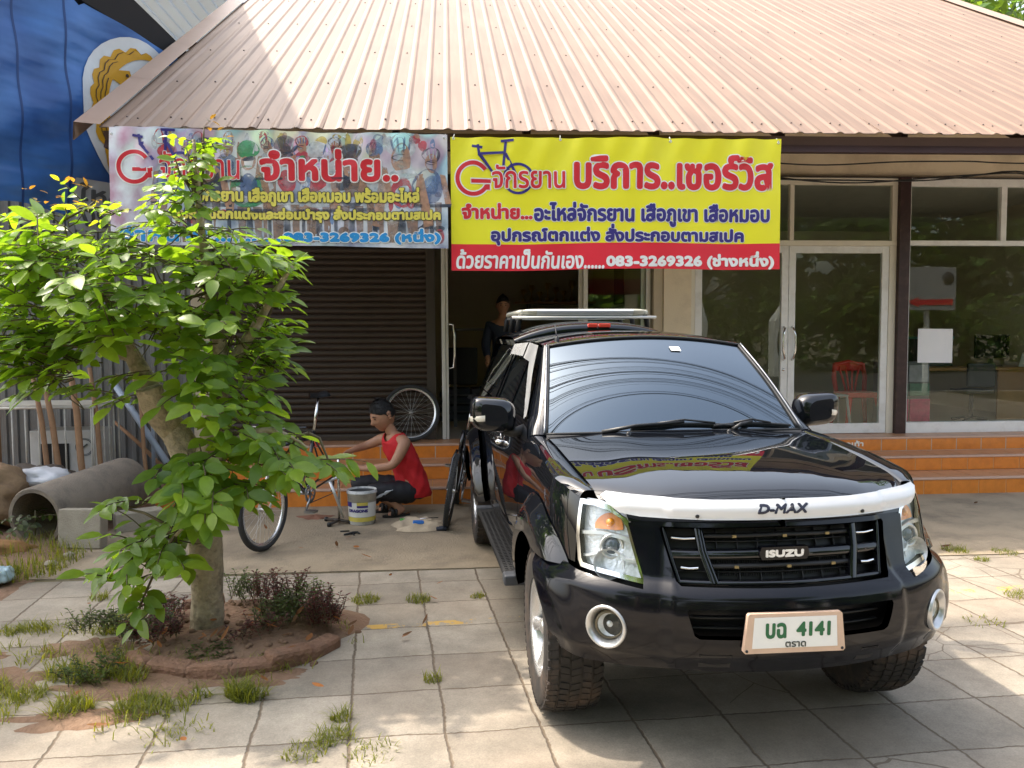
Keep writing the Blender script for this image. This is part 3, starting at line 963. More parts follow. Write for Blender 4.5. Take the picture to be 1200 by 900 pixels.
bike_logo(pb, lambda x, z, d: lpl(x, z, d + .003), lambda a: LX(a * 1.02 - 14), lambda b: LZ(b * 1.0 - 8), 2.881 / 1184 * 1.0, ink_navy, True)
two('name_lettering', 'จักรยาน', 176, 450, 112, 212, ink_red, ink_white, 0.003, 0.006, lpl, LX, LZ, pb, d=0.014)
two('headline_lettering', 'จำหน่าย..', 520, 1012, 95, 216, ink_red, ink_white, 0.013, 0.011, lpl, LX, LZ, pb, d=0.006)
two('yellow_line_lettering', 'จักรยาน เสือภูเขา เสือหมอบ พร้อมอะไหล่', 302, 1086, 236, 308, ink_yellow, ink_dark, 0.007, 0.006, lpl, LX, LZ, pb, d=0.006)
two('yellow_line_lettering', 'อุปกรณ์ตกแต่งและซ่อมบำรุง สั่งประกอบตามสเปค', 215, 1162, 304, 368, ink_yellow, ink_dark, 0.007, 0.006, lpl, LX, LZ, pb, d=0.006)
two('phone_lettering', 'จำหน่าย............', 35, 588, 378, 440, ink_blue, ink_white, 0.008, 0.007, lpl, LX, LZ, pb, d=0.006)
two('phone_lettering', '083-3269326 (หนึ่ง)', 596, 1162, 388, 448, ink_blue, ink_white, 0.009, 0.008, lpl, LX, LZ, pb, d=0.006)
# cords that tie the banners to the eave
for nm, root, xs in (('tie_cord', bn, (0.05, 1.0, 2.0, 3.0)), ('tie_cord', pb, (-2.86, -1.9, -0.9, -0.03))):
    mb = MB()
    for x in xs:
        mb.tube([(x, 7.43, 3.49), (x + .01, 7.5, 3.53), (x + 0.005, 7.575, 3.50)], 0.004, 5)
    mb.build(nm, M('white_cord', (0.6, 0.6, 0.56), 0.8), root, world=True)
    pl_ = ypl if root is bn else lpl
    for x in xs:
        mb = MB(); mb.lathe([(.006, 0), (.012, -.002), (.012, .001), (.006, .002)], 14, Matrix.Translation(pl_(x, 3.475, .003)), axis='Y')
        mb.build('eyelet', steel_m, root, world=True)

# ------------------------------------------------------------------ the neighbour on the left
def tp(a, z, d=0.0):
    """a point on the hanging tarpaulin's plane, d in front of it"""
    L = math.hypot(1.2, 1.9)
    ux, uy = 1.2 / L, 1.9 / L
    b = 0.03 * math.sin(z * 3.3 + a * 1.3) + 0.018 * math.sin(a * 7 + z * 1.5) + 0.02 * math.sin(z * 9 - a * 5) * (1 if a < 1.2 else .4)
    dd = d + b
    return (-4.5 + ux * a + uy * dd, 8.3 + uy * a - ux * dd, z)
def tarp_material():
    m, nt, n, l, p = nodes_of('blue_tarpaulin')
    tc = n.new('ShaderNodeTexCoord')
    nz = n.new('ShaderNodeTexNoise'); nz.inputs['Scale'].default_value = 1.4; nz.inputs['Detail'].default_value = 6
    l.new(tc.outputs['Object'], nz.inputs[0])
    r = n.new('ShaderNodeValToRGB'); r.color_ramp.elements[0].color = (0.026, 0.100, 0.33, 1); r.color_ramp.elements[1].color = (0.070, 0.215, 0.56, 1)
    r.color_ramp.elements[0].position = 0.35; r.color_ramp.elements[1].position = 0.7
    l.new(nz.outputs['Fac'], r.inputs[0]); l.new(r.outputs[0], p.inputs['Base Color'])
    p.inputs['Roughness'].default_value = 0.38
    mp = n.new('ShaderNodeMapping'); mp.inputs['Scale'].default_value = (.8, .8, 3.2); mp.inputs['Rotation'].default_value = (0.3, 0.25, 0)
    l.new(tc.outputs['Object'], mp.inputs[0])
    w_ = n.new('ShaderNodeTexNoise'); w_.inputs['Scale'].default_value = 1.5; w_.inputs['Detail'].default_value = 1.5
    l.new(mp.outputs[0], w_.inputs[0])
    b = n.new('ShaderNodeBump'); b.inputs['Strength'].default_value = 0.5; b.inputs['Distance'].default_value = 0.10
    l.new(w_.outputs['Fac'], b.inputs['Height']); l.new(b.outputs[0], p.inputs['Normal'])
    return m
tarp = thing('tarpaulin', 'creased blue tarpaulin hung on the side of the neighbouring building, with a round emblem', 'tarpaulin', (-4.2, 8.8, 2.9))
def tarp_top(a): return 6.1 - 0.72 * a if a < 1.19 else 5.30 - 0.21 * (a - 1.19)
mb = MB()
na, nz_ = 60, 60
P = [[tp(a, (3.02 + 0.05 * math.sin(a * 4) + .05 * a) * (1 - t) + max(5.0, tarp_top(a)) * t) for t in np.linspace(0, 1, nz_)] for a in np.linspace(-0.9, 2.6, na)]
mb.grid(P)
mb.build('cloth', tarp_material(), tarp, world=True, fix=False)
mb = MB()
for a in (0.10, 0.48, 1.0):
    mb.grid([[tp(a - 0.012, z, 0.003) for z in np.linspace(3.03, 5.3, 40)], [tp(a + 0.012, z, 0.006) for z in np.linspace(3.03, 5.3, 40)]])
mb.build('seam', M('tarp_seam', (0.015, 0.055, 0.20), 0.5), tarp, world=True, fix=False)
def disc(mb, ca, cz, ra, rz, d, mi=0, n=40, a0=0, a1=360):
    P = [[tp(ca + k * ra * math.cos(R(a0 + (a1 - a0) * i / n)), cz + k * rz * math.sin(R(a0 + (a1 - a0) * i / n)), d) for i in range(n + 1)] for k in np.linspace(0.001, 1, 14)]
    mb.grid(P, mi)
gold = M('emblem_gold', (0.66, 0.34, 0.015), 0.5, var=0.12, scale=9)
emw = M('emblem_white', (0.72, 0.74, 0.76), 0.5)
emk = M('emblem_line', (0.05, 0.03, 0.02), 0.6)
emr = M('emblem_red', (0.5, 0.05, 0.03), 0.5)
mb = MB()
ca, cz, ra, rz = 1.86, 4.22, 0.72, 0.88
disc(mb, ca, cz, ra, rz, 0.012, 0)
def jag(pts, d, mi): mb.add([tp(a, z, d) for a, z in pts], [tuple(range(len(pts)))], mi)
wing = []
for i in range(26):                                   # feathered outer edge of the wing
    t = R(75 + 150 * i / 25)
    k = 0.87 - (0.055 if i % 3 == 2 else 0.0)
    wing.append((ca + ra * k * math.cos(t), cz + rz * k * math.sin(t)))
inner = [(ca + .10 + ra * (0.62 + .12 * (1 - i / 25)) * math.cos(R(75 + 150 * i / 25)), cz + .02 + rz * (0.60 + .16 * (1 - i / 25)) * math.sin(R(75 + 150 * i / 25))) for i in range(26)]
n_ = len(wing)
mb.grid([[tp(a[0] * (1 - t) + b[0] * t, a[1] * (1 - t) + b[1] * t, 0.020) for t in np.linspace(0, 1, 8)] for a, b in zip(wing, inner)], 1)
for q, i0 in ((.30, 4), (.55, 8), (.78, 12)):         # long feather lines that follow the wing
    L_ = [(wing[i][0] * (1 - q) + inner[i][0] * q, wing[i][1] * (1 - q) + inner[i][1] * q) for i in range(i0, 26)]
    mb.grid([[tp(a - .006, z, .027) for a, z in L_], [tp(a + .006, z, .027) for a, z in L_]], 2)
jag([(1.52, 4.60), (1.62, 4.70), (1.75, 4.72), (1.80, 4.60), (1.70, 4.58), (1.66, 4.54)], 0.022, 1)
disc(mb, 1.72, 4.66, 0.02, 0.02, 0.028, 2, 10)
disc(mb, 1.78, 3.72, 0.40, 0.34, 0.022, 1, 24)       # scaled body
for r_ in range(4):
    for c_ in range(5):
        x, z = 1.50 + c_ * .13 + (r_ % 2) * .06, 3.52 + r_ * .11
        vs = []
        for i in range(7):
            t = R(180 + 30 * i)
            vs.append((x + .06 * math.cos(t), z + .06 * math.sin(t)))
        for i in range(6):
            a, b = vs[i], vs[i + 1]
            jag([(a[0], a[1]), (b[0], b[1]), (b[0], b[1] + .012), (a[0], a[1] + .012)], 0.030, 2)
for c_ in range(3):
    ringpts = [(1.50 + c_ * .14 + .05 * math.cos(R(t)), 4.0 + .05 * math.sin(R(t))) for t in range(0, 360, 30)]
    jag(ringpts, 0.031, 3); jag([(a * .5 + (1.50 + c_ * .14) * .5, z * .5 + 2.0) for a, z in ringpts], 0.035, 1)
mb.build('emblem', [emw, gold, emk, emr], tarp, world=True, fix=False)
bd = thing('notice_board', 'small white board with grey Thai letters at the foot of the blue tarpaulin', 'sign board', tp(1.35, 3.0))
mb = MB()
for a, b in ((1.03, 1.60),):
    mb.grid([[tp(x, z, 0.05) for z in np.linspace(2.88, 3.42, 8)] for x in np.linspace(a, b, 8)], smooth=False)
    mb.grid([[tp(x, z, 0.035) for z in np.linspace(2.88, 3.42, 8)] for x in np.linspace(a, b, 8)], smooth=False)
mb.build('board', M('board_white', (0.42, 0.44, 0.47), 0.6), bd, world=True)
lettering('board_lettering', 'ใหล', 1.07, 1.56, 3.19, 3.38, lambda x, z, d: tp(x, z, 0.058 + d), M('board_grey_ink', (0.08, 0.09, 0.10), 0.6), bd, bold=0.008)
lettering('board_lettering', 'งรอ', 1.07, 1.56, 2.92, 3.12, lambda x, z, d: tp(x, z, 0.058 + d), M('board_grey_ink'), bd, bold=0.008)

nb = thing('neighbour_building', 'neighbouring building with a high white metal roof and dark timber edge, at the left', 'building', (-6.5, 9.5, 0))
mb = MB()
x = -10.5
prof = []
while x < -3.56:
    prof += [(x, 0), (x + .20, 0), (x + .215, .03), (x + .235, .03), (x + .25, 0)]
    x += .25
def front_y(a): return 7.15 if a > -5.7 else (6.0 if a < -6.4 else 7.15 - 1.15 * (-5.7 - a) / .7)  # out-of-view front edge, stepped so the tree gets sun and the left ground shade
top = [[(a, y, 7.5 + h + 0.04 * (-3.55 - a)) for y in (front_y(a), 11, 18)] for a, h in prof]
mb.grid(top, smooth=False)
mb.grid([[(p[0], p[1], p[2] - 0.008) for p in r_] for r_ in top], smooth=False, flip=True)
def milky_sheet():
    m, nt, n, l, p = nodes_of('milky_roof_sheet')          # pale sheet that lets a little daylight through
    p.inputs['Base Color'].default_value = (0.70, 0.74, 0.78, 1); p.inputs['Roughness'].default_value = 0.5
    t = n.new('ShaderNodeBsdfTranslucent'); t.inputs[0].default_value = (0.62, 0.76, 0.92, 1)
    ms = n.new('ShaderNodeMixShader'); ms.inputs[0].default_value = 0.20
    l.new(p.outputs[0], ms.inputs[1]); l.new(t.outputs[0], ms.inputs[2]); l.new(ms.outputs[0], n['Material Output'].inputs[0])
    return m
mb.build('roof', milky_sheet(), nb, world=True, fix=False)
mb = MB()
for (x, y) in ((-10, 6.8), (-10, 17), (-5.9, 17)):
    mb.box(x - .1, x + .1, y - .1, y + .1, 0, 7.48)
mb.box(-10.4, -3.62, 17.0, 17.1, 7.38, 7.49)
mb.build('post', fascia_m, nb, world=True)
def edge_board():
    mb = MB()
    line = [(-0.9, 6.75), (1.19, 5.31), (2.2, 5.09), (2.7, 5.0)]
    top_ = [(-0.9, 7.2), (1.19, 5.86), (2.2, 5.36), (2.7, 5.1)]
    for d in (0.0, -0.12):
        pts = [tp0(a, z, d) for a, z in line] + [tp0(a, z, d) for a, z in top_]
        mb.add(pts, [(0, 1, 5, 4), (1, 2, 6, 5), (2, 3, 7, 6)])
    return mb
def tp0(a, z, d):
    L = math.hypot(1.2, 1.9); ux, uy = 1.2 / L, 1.9 / L
    return (-4.5 + ux * a + uy * d, 8.3 + uy * a - ux * d, z)
edge_board().build('edge_board', M('black_timber', (0.012, 0.010, 0.010), 0.8), nb, world=True)
mb = MB()
mb.box(-4.52, -4.36, 8.22, 8.34, 0, 5.4)
tag(mb.build('wooden_post', M('old_wood', (0.22, 0.105, 0.045), 0.8, var=0.3, scale=12, bump=0.3)), 'brown wooden post at the left edge of the blue tarpaulin', 'post')
# corrugated sheet fence behind the yard
mb = MB()
x, k, P = -7.4, 0, []
while x < -2.96:
    P += [(x, 10.30), (x + .04, 10.30), (x + .055, 10.275), (x + .095, 10.275), (x + .11, 10.30)]
    x += .125
mb.grid([[(a, b, z) for z in (0.02, 3.75)] for a, b in P], smooth=False)
fence = thing('metal_fence', 'grey corrugated metal fence standing behind the cluttered yard', 'fence', (-5.2, 10.3, 0))
mb.build('sheet', M('galvanised_sheet', (0.17, 0.175, 0.175), 0.45, metal=0.25, var=0.2, scale=2.5, dirt=(0.14, 0.11, 0.09), dscale=2, damt=0.6), fence, world=True)
mb = MB()
for x in (-7.3, -5.2, -3.1): mb.box(x, x + .06, 10.32, 10.38, 0, 3.1)
mb.box(-7.4, -2.97, 10.32, 10.36, 2.6, 2.66)
mb.build('rail', fascia_m, fence, world=True)
# ------------------------------------------------------------------ pickup truck: the body wraps round one plan curve (s along it, z up)
def _pl(t,xs,ys): return np.interp(t,xs,ys)
def smooth1(a,n=3):
    for _ in range(n): a=np.r_[a[0],(a[:-2]+2*a[1:-1]+a[2:])/4,a[-1]]
    return a
PLAN=[(.815,0),(.808,.15),(.785,.30),(.755,.42),(.715,.53),(.65,.65),(.565,.74),(.45,.805),(.30,.842),(.1,.857),(-.4,.862),(-1.2,.868),(-2.2,.868),(-3.2,.86),(-3.8,.845),(-4.08,.82),(-4.16,.76),(-4.19,.6),(-4.20,.3),(-4.20,0)]
def build_plan():
    P=np.array(PLAN,float); n=len(P)
    Q=np.vstack([P[1]*[1,-1],P,P[-2]*[1,-1]])
    out=[]
    for i in range(1,n):
        p0,p1,p2,p3=Q[i-1],Q[i],Q[i+1],Q[i+2]
        for t in np.linspace(0,1,40,endpoint=False):
            d1=np.linalg.norm(p1-p0)**.5;d2=np.linalg.norm(p2-p1)**.5;d3=np.linalg.norm(p3-p2)**.5
            t0,t1,t2,t3=0,d1,d1+d2,d1+d2+d3
            tt=t1+(t2-t1)*t
            A1=(t1-tt)/(t1-t0)*p0+(tt-t0)/(t1-t0)*p1;A2=(t2-tt)/(t2-t1)*p1+(tt-t1)/(t2-t1)*p2;A3=(t3-tt)/(t3-t2)*p2+(tt-t2)/(t3-t2)*p3
            B1=(t2-tt)/(t2-t0)*A1+(tt-t0)/(t2-t0)*A2;B2=(t3-tt)/(t3-t1)*A2+(tt-t1)/(t3-t1)*A3
            out.append((t2-tt)/(t2-t1)*B1+(tt-t1)/(t2-t1)*B2)
    out.append(P[-1]);D=np.array(out)
    S=np.r_[0,np.cumsum(np.linalg.norm(np.diff(D,axis=0),axis=1))]
    s=np.arange(0,S[-1],.01)
    X=smooth1(np.interp(s,S,D[:,0]),12);Y=np.interp(s,S,D[:,1]);Y=smooth1(Y,12)
    dx=np.gradient(X,s);dy=np.gradient(Y,s);L=np.hypot(dx,dy)
    nx,ny=smooth1(dy/L,10),smooth1(-dx/L,10)
    return s,X,Y,nx,ny
PS,PX,PY,PNX,PNY=build_plan()
ZG=np.arange(.2,1.95,.01)
FR=smooth1(np.interp(ZG,[.40,.50,.58,.66,.74,.80,.9,1.0,1.08,1.15,1.3],[-.07,-.03,-.008,0,-.012,-.04,-.08,-.115,-.155,-.20,-.3]),10)
SD=smooth1(np.interp(ZG,[.38,.5,.65,.8,.95,1.05,1.12,1.2,1.24,1.3,1.68,1.76],[-.05,-.015,0,0,-.004,-.016,-.034,-.058,-.075,-.10,-.255,-.30]),10)
S1=float(np.interp(.55,PY[:60],PS[:60])); S2=float(PS[np.argmin(np.where(PY>.7,abs(PX-.2),9))])
def wrap(s,z,ex=0):
    s=np.asarray(s,float);a=np.abs(s);sg=np.where(s<0,-1,1)
    w=np.clip((a-S1)/(S2-S1),0,1);w=w*w*(3-2*w)
    o=(1-w)*np.interp(z,ZG,FR)+w*np.interp(z,ZG,SD)+ex
    x=np.interp(a,PS,PX)+o*np.interp(a,PS,PNX);y=np.interp(a,PS,PY)+o*np.interp(a,PS,PNY)
    return np.stack([x,sg*y,np.broadcast_to(z,x.shape)],-1)
def sx(x): # s on the side for given nominal x
    m=(PS>.9)&(PS<5.6)
    return float(np.interp(-x,-PX[m],PS[m]))
def sy(y): return float(np.interp(y,PY[:95],PS[:95]))
def cdt_mesh(loops, step, fn, rim=0.0, du=1e-3, hollow=True):
    """triangulated panel: 2-D loops (first outer, rest holes) mapped by fn(u array, v array) -> 3-D, with a rim turned inwards"""
    dens = []
    for L in loops:
        out = []
        n = len(L)
        for i in range(n):
            a, b = np.array(L[i], float), np.array(L[(i + 1) % n], float)
            k = max(1, int(np.ceil(np.linalg.norm(b - a) / step)))
            for t in range(k):
                out.append(a + (b - a) * t / k)
        dens.append(np.array(out))
    def inside(P):
        res = np.zeros(len(P), bool)
        for L in dens:
            x0, y0 = L[:, 0], L[:, 1]
            x1, y1 = np.roll(x0, -1), np.roll(y0, -1)
            for i in range(len(L)):
                c = ((y0[i] > P[:, 1]) != (y1[i] > P[:, 1]))
                if y1[i] != y0[i]:
                    xi = (x1[i] - x0[i]) * (P[:, 1] - y0[i]) / (y1[i] - y0[i]) + x0[i]
                    res ^= c & (P[:, 0] < xi)
        return res
    allb = np.vstack(dens)
    mn, mx = allb.min(0), allb.max(0)
    gx, gy = np.meshgrid(np.arange(mn[0] + step / 2, mx[0], step), np.arange(mn[1] + step / 2, mx[1], step))
    G = np.c_[gx.ravel(), gy.ravel()]
    G = G[inside(G)]
    if len(G):
        keep = np.ones(len(G), bool)
        for i0 in range(0, len(G), 500):
            d = np.linalg.norm(G[i0:i0 + 500, None] - allb[None], axis=2).min(1)
            keep[i0:i0 + 500] = d > step * 0.45
        G = G[keep]
    pts = np.vstack([allb, G])
    edges, k = [], 0
    for L in dens:
        n = len(L)
        edges += [(k + i, k + (i + 1) % n) for i in range(n)]
        k += n
    vs, es, fs, *_ = geometry.delaunay_2d_cdt([Vector(p) for p in pts], edges, [], 0, 1e-7)
    V2 = np.array([(v.x, v.y) for v in vs])
    F = np.array(fs)
    cen = V2[F].mean(1)
    F = F[inside(cen)]
    a = V2[F]
    ar = (a[:, 1, 0] - a[:, 0, 0]) * (a[:, 2, 1] - a[:, 0, 1]) - (a[:, 1, 1] - a[:, 0, 1]) * (a[:, 2, 0] - a[:, 0, 0])
    F[ar < 0] = F[ar < 0][:, ::-1]
    P3 = fn(V2[:, 0], V2[:, 1])
    tu = fn(V2[:, 0] + du, V2[:, 1]) - fn(V2[:, 0] - du, V2[:, 1])
    tv = fn(V2[:, 0], V2[:, 1] + du) - fn(V2[:, 0], V2[:, 1] - du)
    N = np.cross(tu, tv)
    N /= np.linalg.norm(N, axis=1)[:, None] + 1e-12
    verts, faces, normals = [tuple(p) for p in P3], [tuple(f) for f in F], [tuple(q) for q in N]
    if rim > 0:
        for L in dens:
            q = fn(L[:, 0], L[:, 1])
            qu = fn(L[:, 0] + du, L[:, 1]) - fn(L[:, 0] - du, L[:, 1])
            qv = fn(L[:, 0], L[:, 1] + du) - fn(L[:, 0], L[:, 1] - du)
            nn = np.cross(qu, qv); nn /= np.linalg.norm(nn, axis=1)[:, None] + 1e-12
            b = len(verts); m_ = len(L)
            t = np.roll(q, -1, 0) - np.roll(q, 1, 0)
            sd = np.cross(t, nn); sd /= np.linalg.norm(sd, axis=1)[:, None] + 1e-12
            verts += [tuple(p) for p in q] + [tuple(p) for p in (q - nn * rim)]
            normals += [tuple(p) for p in sd] * 2
            faces += [(b + i, b + (i + 1) % m_, b + m_ + (i + 1) % m_, b + m_ + i) for i in range(m_)]
    return verts, faces, normals

def mesh_obj(name, mat, parent, parts):
    verts, faces, normals = [], [], []
    for v, f, n in parts:
        b = len(verts)
        verts += v; normals += n
        faces += [tuple(b + i for i in q) for q in f]
    me = bpy.data.meshes.new(name)
    me.from_pydata(verts, [], faces)
    me.materials.append(mat)
    me.polygons.foreach_set('use_smooth', [True] * len(me.polygons))
    me.update()
    try:
        me.normals_split_custom_set_from_vertices(normals)
    except Exception as ex:
        print('normals', ex)
    o = bpy.data.objects.new(name, me)
    C.objects.link(o)
    o.parent = parent
    return o

def mirror_loop(L): return [(-a, b) for a, b in L][::-1]
def arc2(cx, cz, r, a0, a1, n): return [(cx + r * math.cos(R(a0 + (a1 - a0) * i / n)), cz + r * math.sin(R(a0 + (a1 - a0) * i / n))) for i in range(n + 1)]
def sstep(a, b, x):
    t = np.clip((x - a) / (b - a), 0, 1)
    return t * t * (3 - 2 * t)

# paints and trims
def paint():
    m, nt, n, l, p = nodes_of('black_car_paint')
    p.inputs['Base Color'].default_value = (0.0045, 0.0055, 0.008, 1)
    p.inputs['Roughness'].default_value = 0.5
    p.inputs['Specular IOR Level'].default_value = 0.0
    p.inputs['Coat Weight'].default_value = 1.0
    p.inputs['Coat Roughness'].default_value = 0.02
    p.inputs['Coat IOR'].default_value = 1.6
    tc = n.new('ShaderNodeTexCoord')
    nz = n.new('ShaderNodeTexNoise'); nz.inputs['Scale'].default_value = 3; nz.inputs['Detail'].default_value = 8
    l.new(tc.outputs['Object'], nz.inputs[0])
    mr = n.new('ShaderNodeMapRange'); mr.inputs[1].default_value = 0.5; mr.inputs[2].default_value = 0.8; mr.inputs[3].default_value = 0.01; mr.inputs[4].default_value = 0.05
    l.new(nz.outputs['Fac'], mr.inputs[0]); l.new(mr.outputs[0], p.inputs['Coat Roughness'])
    # a film of road dust low on the body
    sp_ = n.new('ShaderNodeSeparateXYZ'); l.new(tc.outputs['Object'], sp_.inputs[0])
    d = n.new('ShaderNodeMapRange'); d.inputs[1].default_value = 0.95; d.inputs[2].default_value = 0.42; d.inputs[3].default_value = 0.0; d.inputs[4].default_value = 0.05
    l.new(sp_.outputs[2], d.inputs[0])
    mu = n.new('ShaderNodeMath'); mu.operation = 'MULTIPLY'; l.new(d.outputs[0], mu.inputs[0]); l.new(nz.outputs['Fac'], mu.inputs[1])
    mx = n.new('ShaderNodeMix'); mx.data_type = 'RGBA'; l.new(mu.outputs[0], mx.inputs[0])
    mx.inputs[6].default_value = (0.0045, 0.0055, 0.008, 1); mx.inputs[7].default_value = (0.30, 0.20, 0.13, 1)
    l.new(mx.outputs[2], p.inputs['Base Color'])
    return m
paint_m = paint()
bumper_m = M('satin_black_bumper', (0.0035, 0.0040, 0.0070), 0.5, var=0.2, scale=4, coat=0.7, dirt=(0.011, 0.008, 0.007), dscale=2.2, damt=0.5)
bumper_m.node_tree.nodes['Principled BSDF'].inputs['Specular IOR Level'].default_value = 0.0
bumper_m.node_tree.nodes['Principled BSDF'].inputs['Coat Roughness'].default_value = 0.09
trimblk = M('matt_black_trim', (0.010, 0.010, 0.011), 0.55, var=0.3)
chrome_m = M('chrome_trim', (0.80, 0.80, 0.80), 0.08, metal=1.0, var=0.03)
silver_m = M('silver_paint', (0.62, 0.62, 0.62), 0.28, metal=0.7, var=0.05)
refl_m = M('lamp_reflector', (0.80, 0.81, 0.83), 0.2, metal=0.35, var=0.2, scale=55, rvar=0.1, bump=.25, bscale=60)
amber_m = M('amber_lens', (0.80, 0.30, 0.10), 0.15, var=0.25, scale=50, coat=0.6)
lens_m = glass_mat('clear_lens', (0.93, 0.95, 0.95), 1.0, 1.45)
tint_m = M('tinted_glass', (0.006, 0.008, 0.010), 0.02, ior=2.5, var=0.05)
tint_m.node_tree.nodes['Principled BSDF'].inputs['Specular Tint'].default_value = (0.72, 0.87, 1.0, 1)   # blue of the mirrored sky put into the glass colour
guard_m = M('white_acrylic', (0.70, 0.71, 0.73), 0.22, coat=0.5, var=0.02)
red_m = M('red_lens', (0.65, 0.05, 0.03), 0.2, coat=0.6, var=0.15, scale=30)

TRUCK_LOC, TRUCK_RZ = (1.252, 3.814, 0.006), math.atan2(-.9987, .0508)
truck = thing('pickup_truck', 'black pickup truck with a white bonnet guard and roof rack, parked before the shop', 'pickup truck', TRUCK_LOC, TRUCK_RZ)

S_FA, S_RA = sx(0.0), sx(-3.05)                 # axle stations along the side
AX_Z, ARCH, FLARE = 0.378, 0.445, 0.625
def W(ex=0.0):
    return lambda s, z: wrap(s, z, ex(np.abs(s), z) if callable(ex) else ex)
def flare_ex(sc):
    def f(a, z):
        r = np.hypot(a - sc, z - AX_Z)
        return 0.052 * sstep(FLARE + 0.01, FLARE - 0.09, r) + 0.004
    return f
def bump_ex(a, z):
    e = 0.036 * sstep(0.812, 0.755, z) + 0.012
    e = e + 0.012 * sstep(0.50, 0.45, a) * sstep(0.42, 0.5, z)
    e = e - 0.022 * sstep(0.535, 0.47, z)
    r = np.hypot(a - S_FA, z - AX_Z)
    e = np.maximum(e, 0) + 0.03 * sstep(FLARE + .03, FLARE - 0.10, r) * sstep(0.82, 0.70, z)
    e = e + 0.002 * sstep(0.6, 0.85, a) * sstep(0.82, 0.74, z)
    return e

# ---- front fascia / bumper
FG = (0.700, 0.612)
def bumper():
    a0 = math.degrees(math.asin((0.782 - AX_Z) / ARCH)) if 0.782 - AX_Z < ARCH else 65
    arch = [(2 * S_FA - x, z) for x, z in arc2(S_FA, AX_Z, ARCH, 65.2, 12, 14)]
    right = [(0.0, 0.448), (0.30, 0.448), (0.46, 0.452), (0.62, 0.444), (0.80, 0.440), (0.95, 0.455)]
    right += arch[::-1]
    right += [(1.10, 0.800), (0.985, 0.815), (0.93, 0.806), (0.865, 0.796), (0.70, 0.783), (0.566, 0.768), (0.572, 0.80), (0.645, 0.965), (0.66, 0.995), (0.62, 1.004), (0.30, 1.012), (0.0, 1.014)]
    left = mirror_loop(right)
    outer = right + left[1:-1]
    gr = [(0.0, 0.782), (0.425, 0.786), (0.445, 0.80), (0.475, 0.875), (0.516, 0.978), (0.51, 0.990), (0.0, 0.996)]
    lg = [(0.0, 0.598), (0.36, 0.600), (0.378, 0.612), (0.404, 0.700), (0.398, 0.713), (0.0, 0.716)]
    H = []
    for h in (gr, lg):
        m_ = mirror_loop(h)
        H.append(h + m_[1:-1])
    fogs = [arc2(FG[0], FG[1], 0.079, 0, 345, 23), arc2(-FG[0], FG[1], 0.079, 0, 345, 23)]
    return mesh_obj('bumper', bumper_m, truck, [cdt_mesh([outer] + H + fogs, 0.026, W(bump_ex), rim=0.03)])
bumper_o = bumper()

# dark inner shell behind all openings, and the underbody
mb = MB()
def shell():
    ss = np.linspace(-S_FA + 0.46, S_FA - 0.46, 60)
    P = [[tuple(wrap(s, z, -0.075)) for z in np.linspace(0.47, 1.06, 20)] for s in ss]
    mb.grid(P)
shell()
mb.box(-4.05, -0.55, -0.72, 0.72, 0.44, 0.80)
mb.box(-4.0, 0.30, -0.50, 0.50, 0.36, 0.72)
mb.box(-2.45, -0.62, -0.745, 0.745, 0.80, 1.10)
mb.box(-4.0, -3.6, -0.70, 0.70, 0.5, 1.1)
mb.box(0.1, 0.58, -0.40, 0.40, 0.47, 0.98)
mb.build('chassis', trimblk, truck, fix=False)

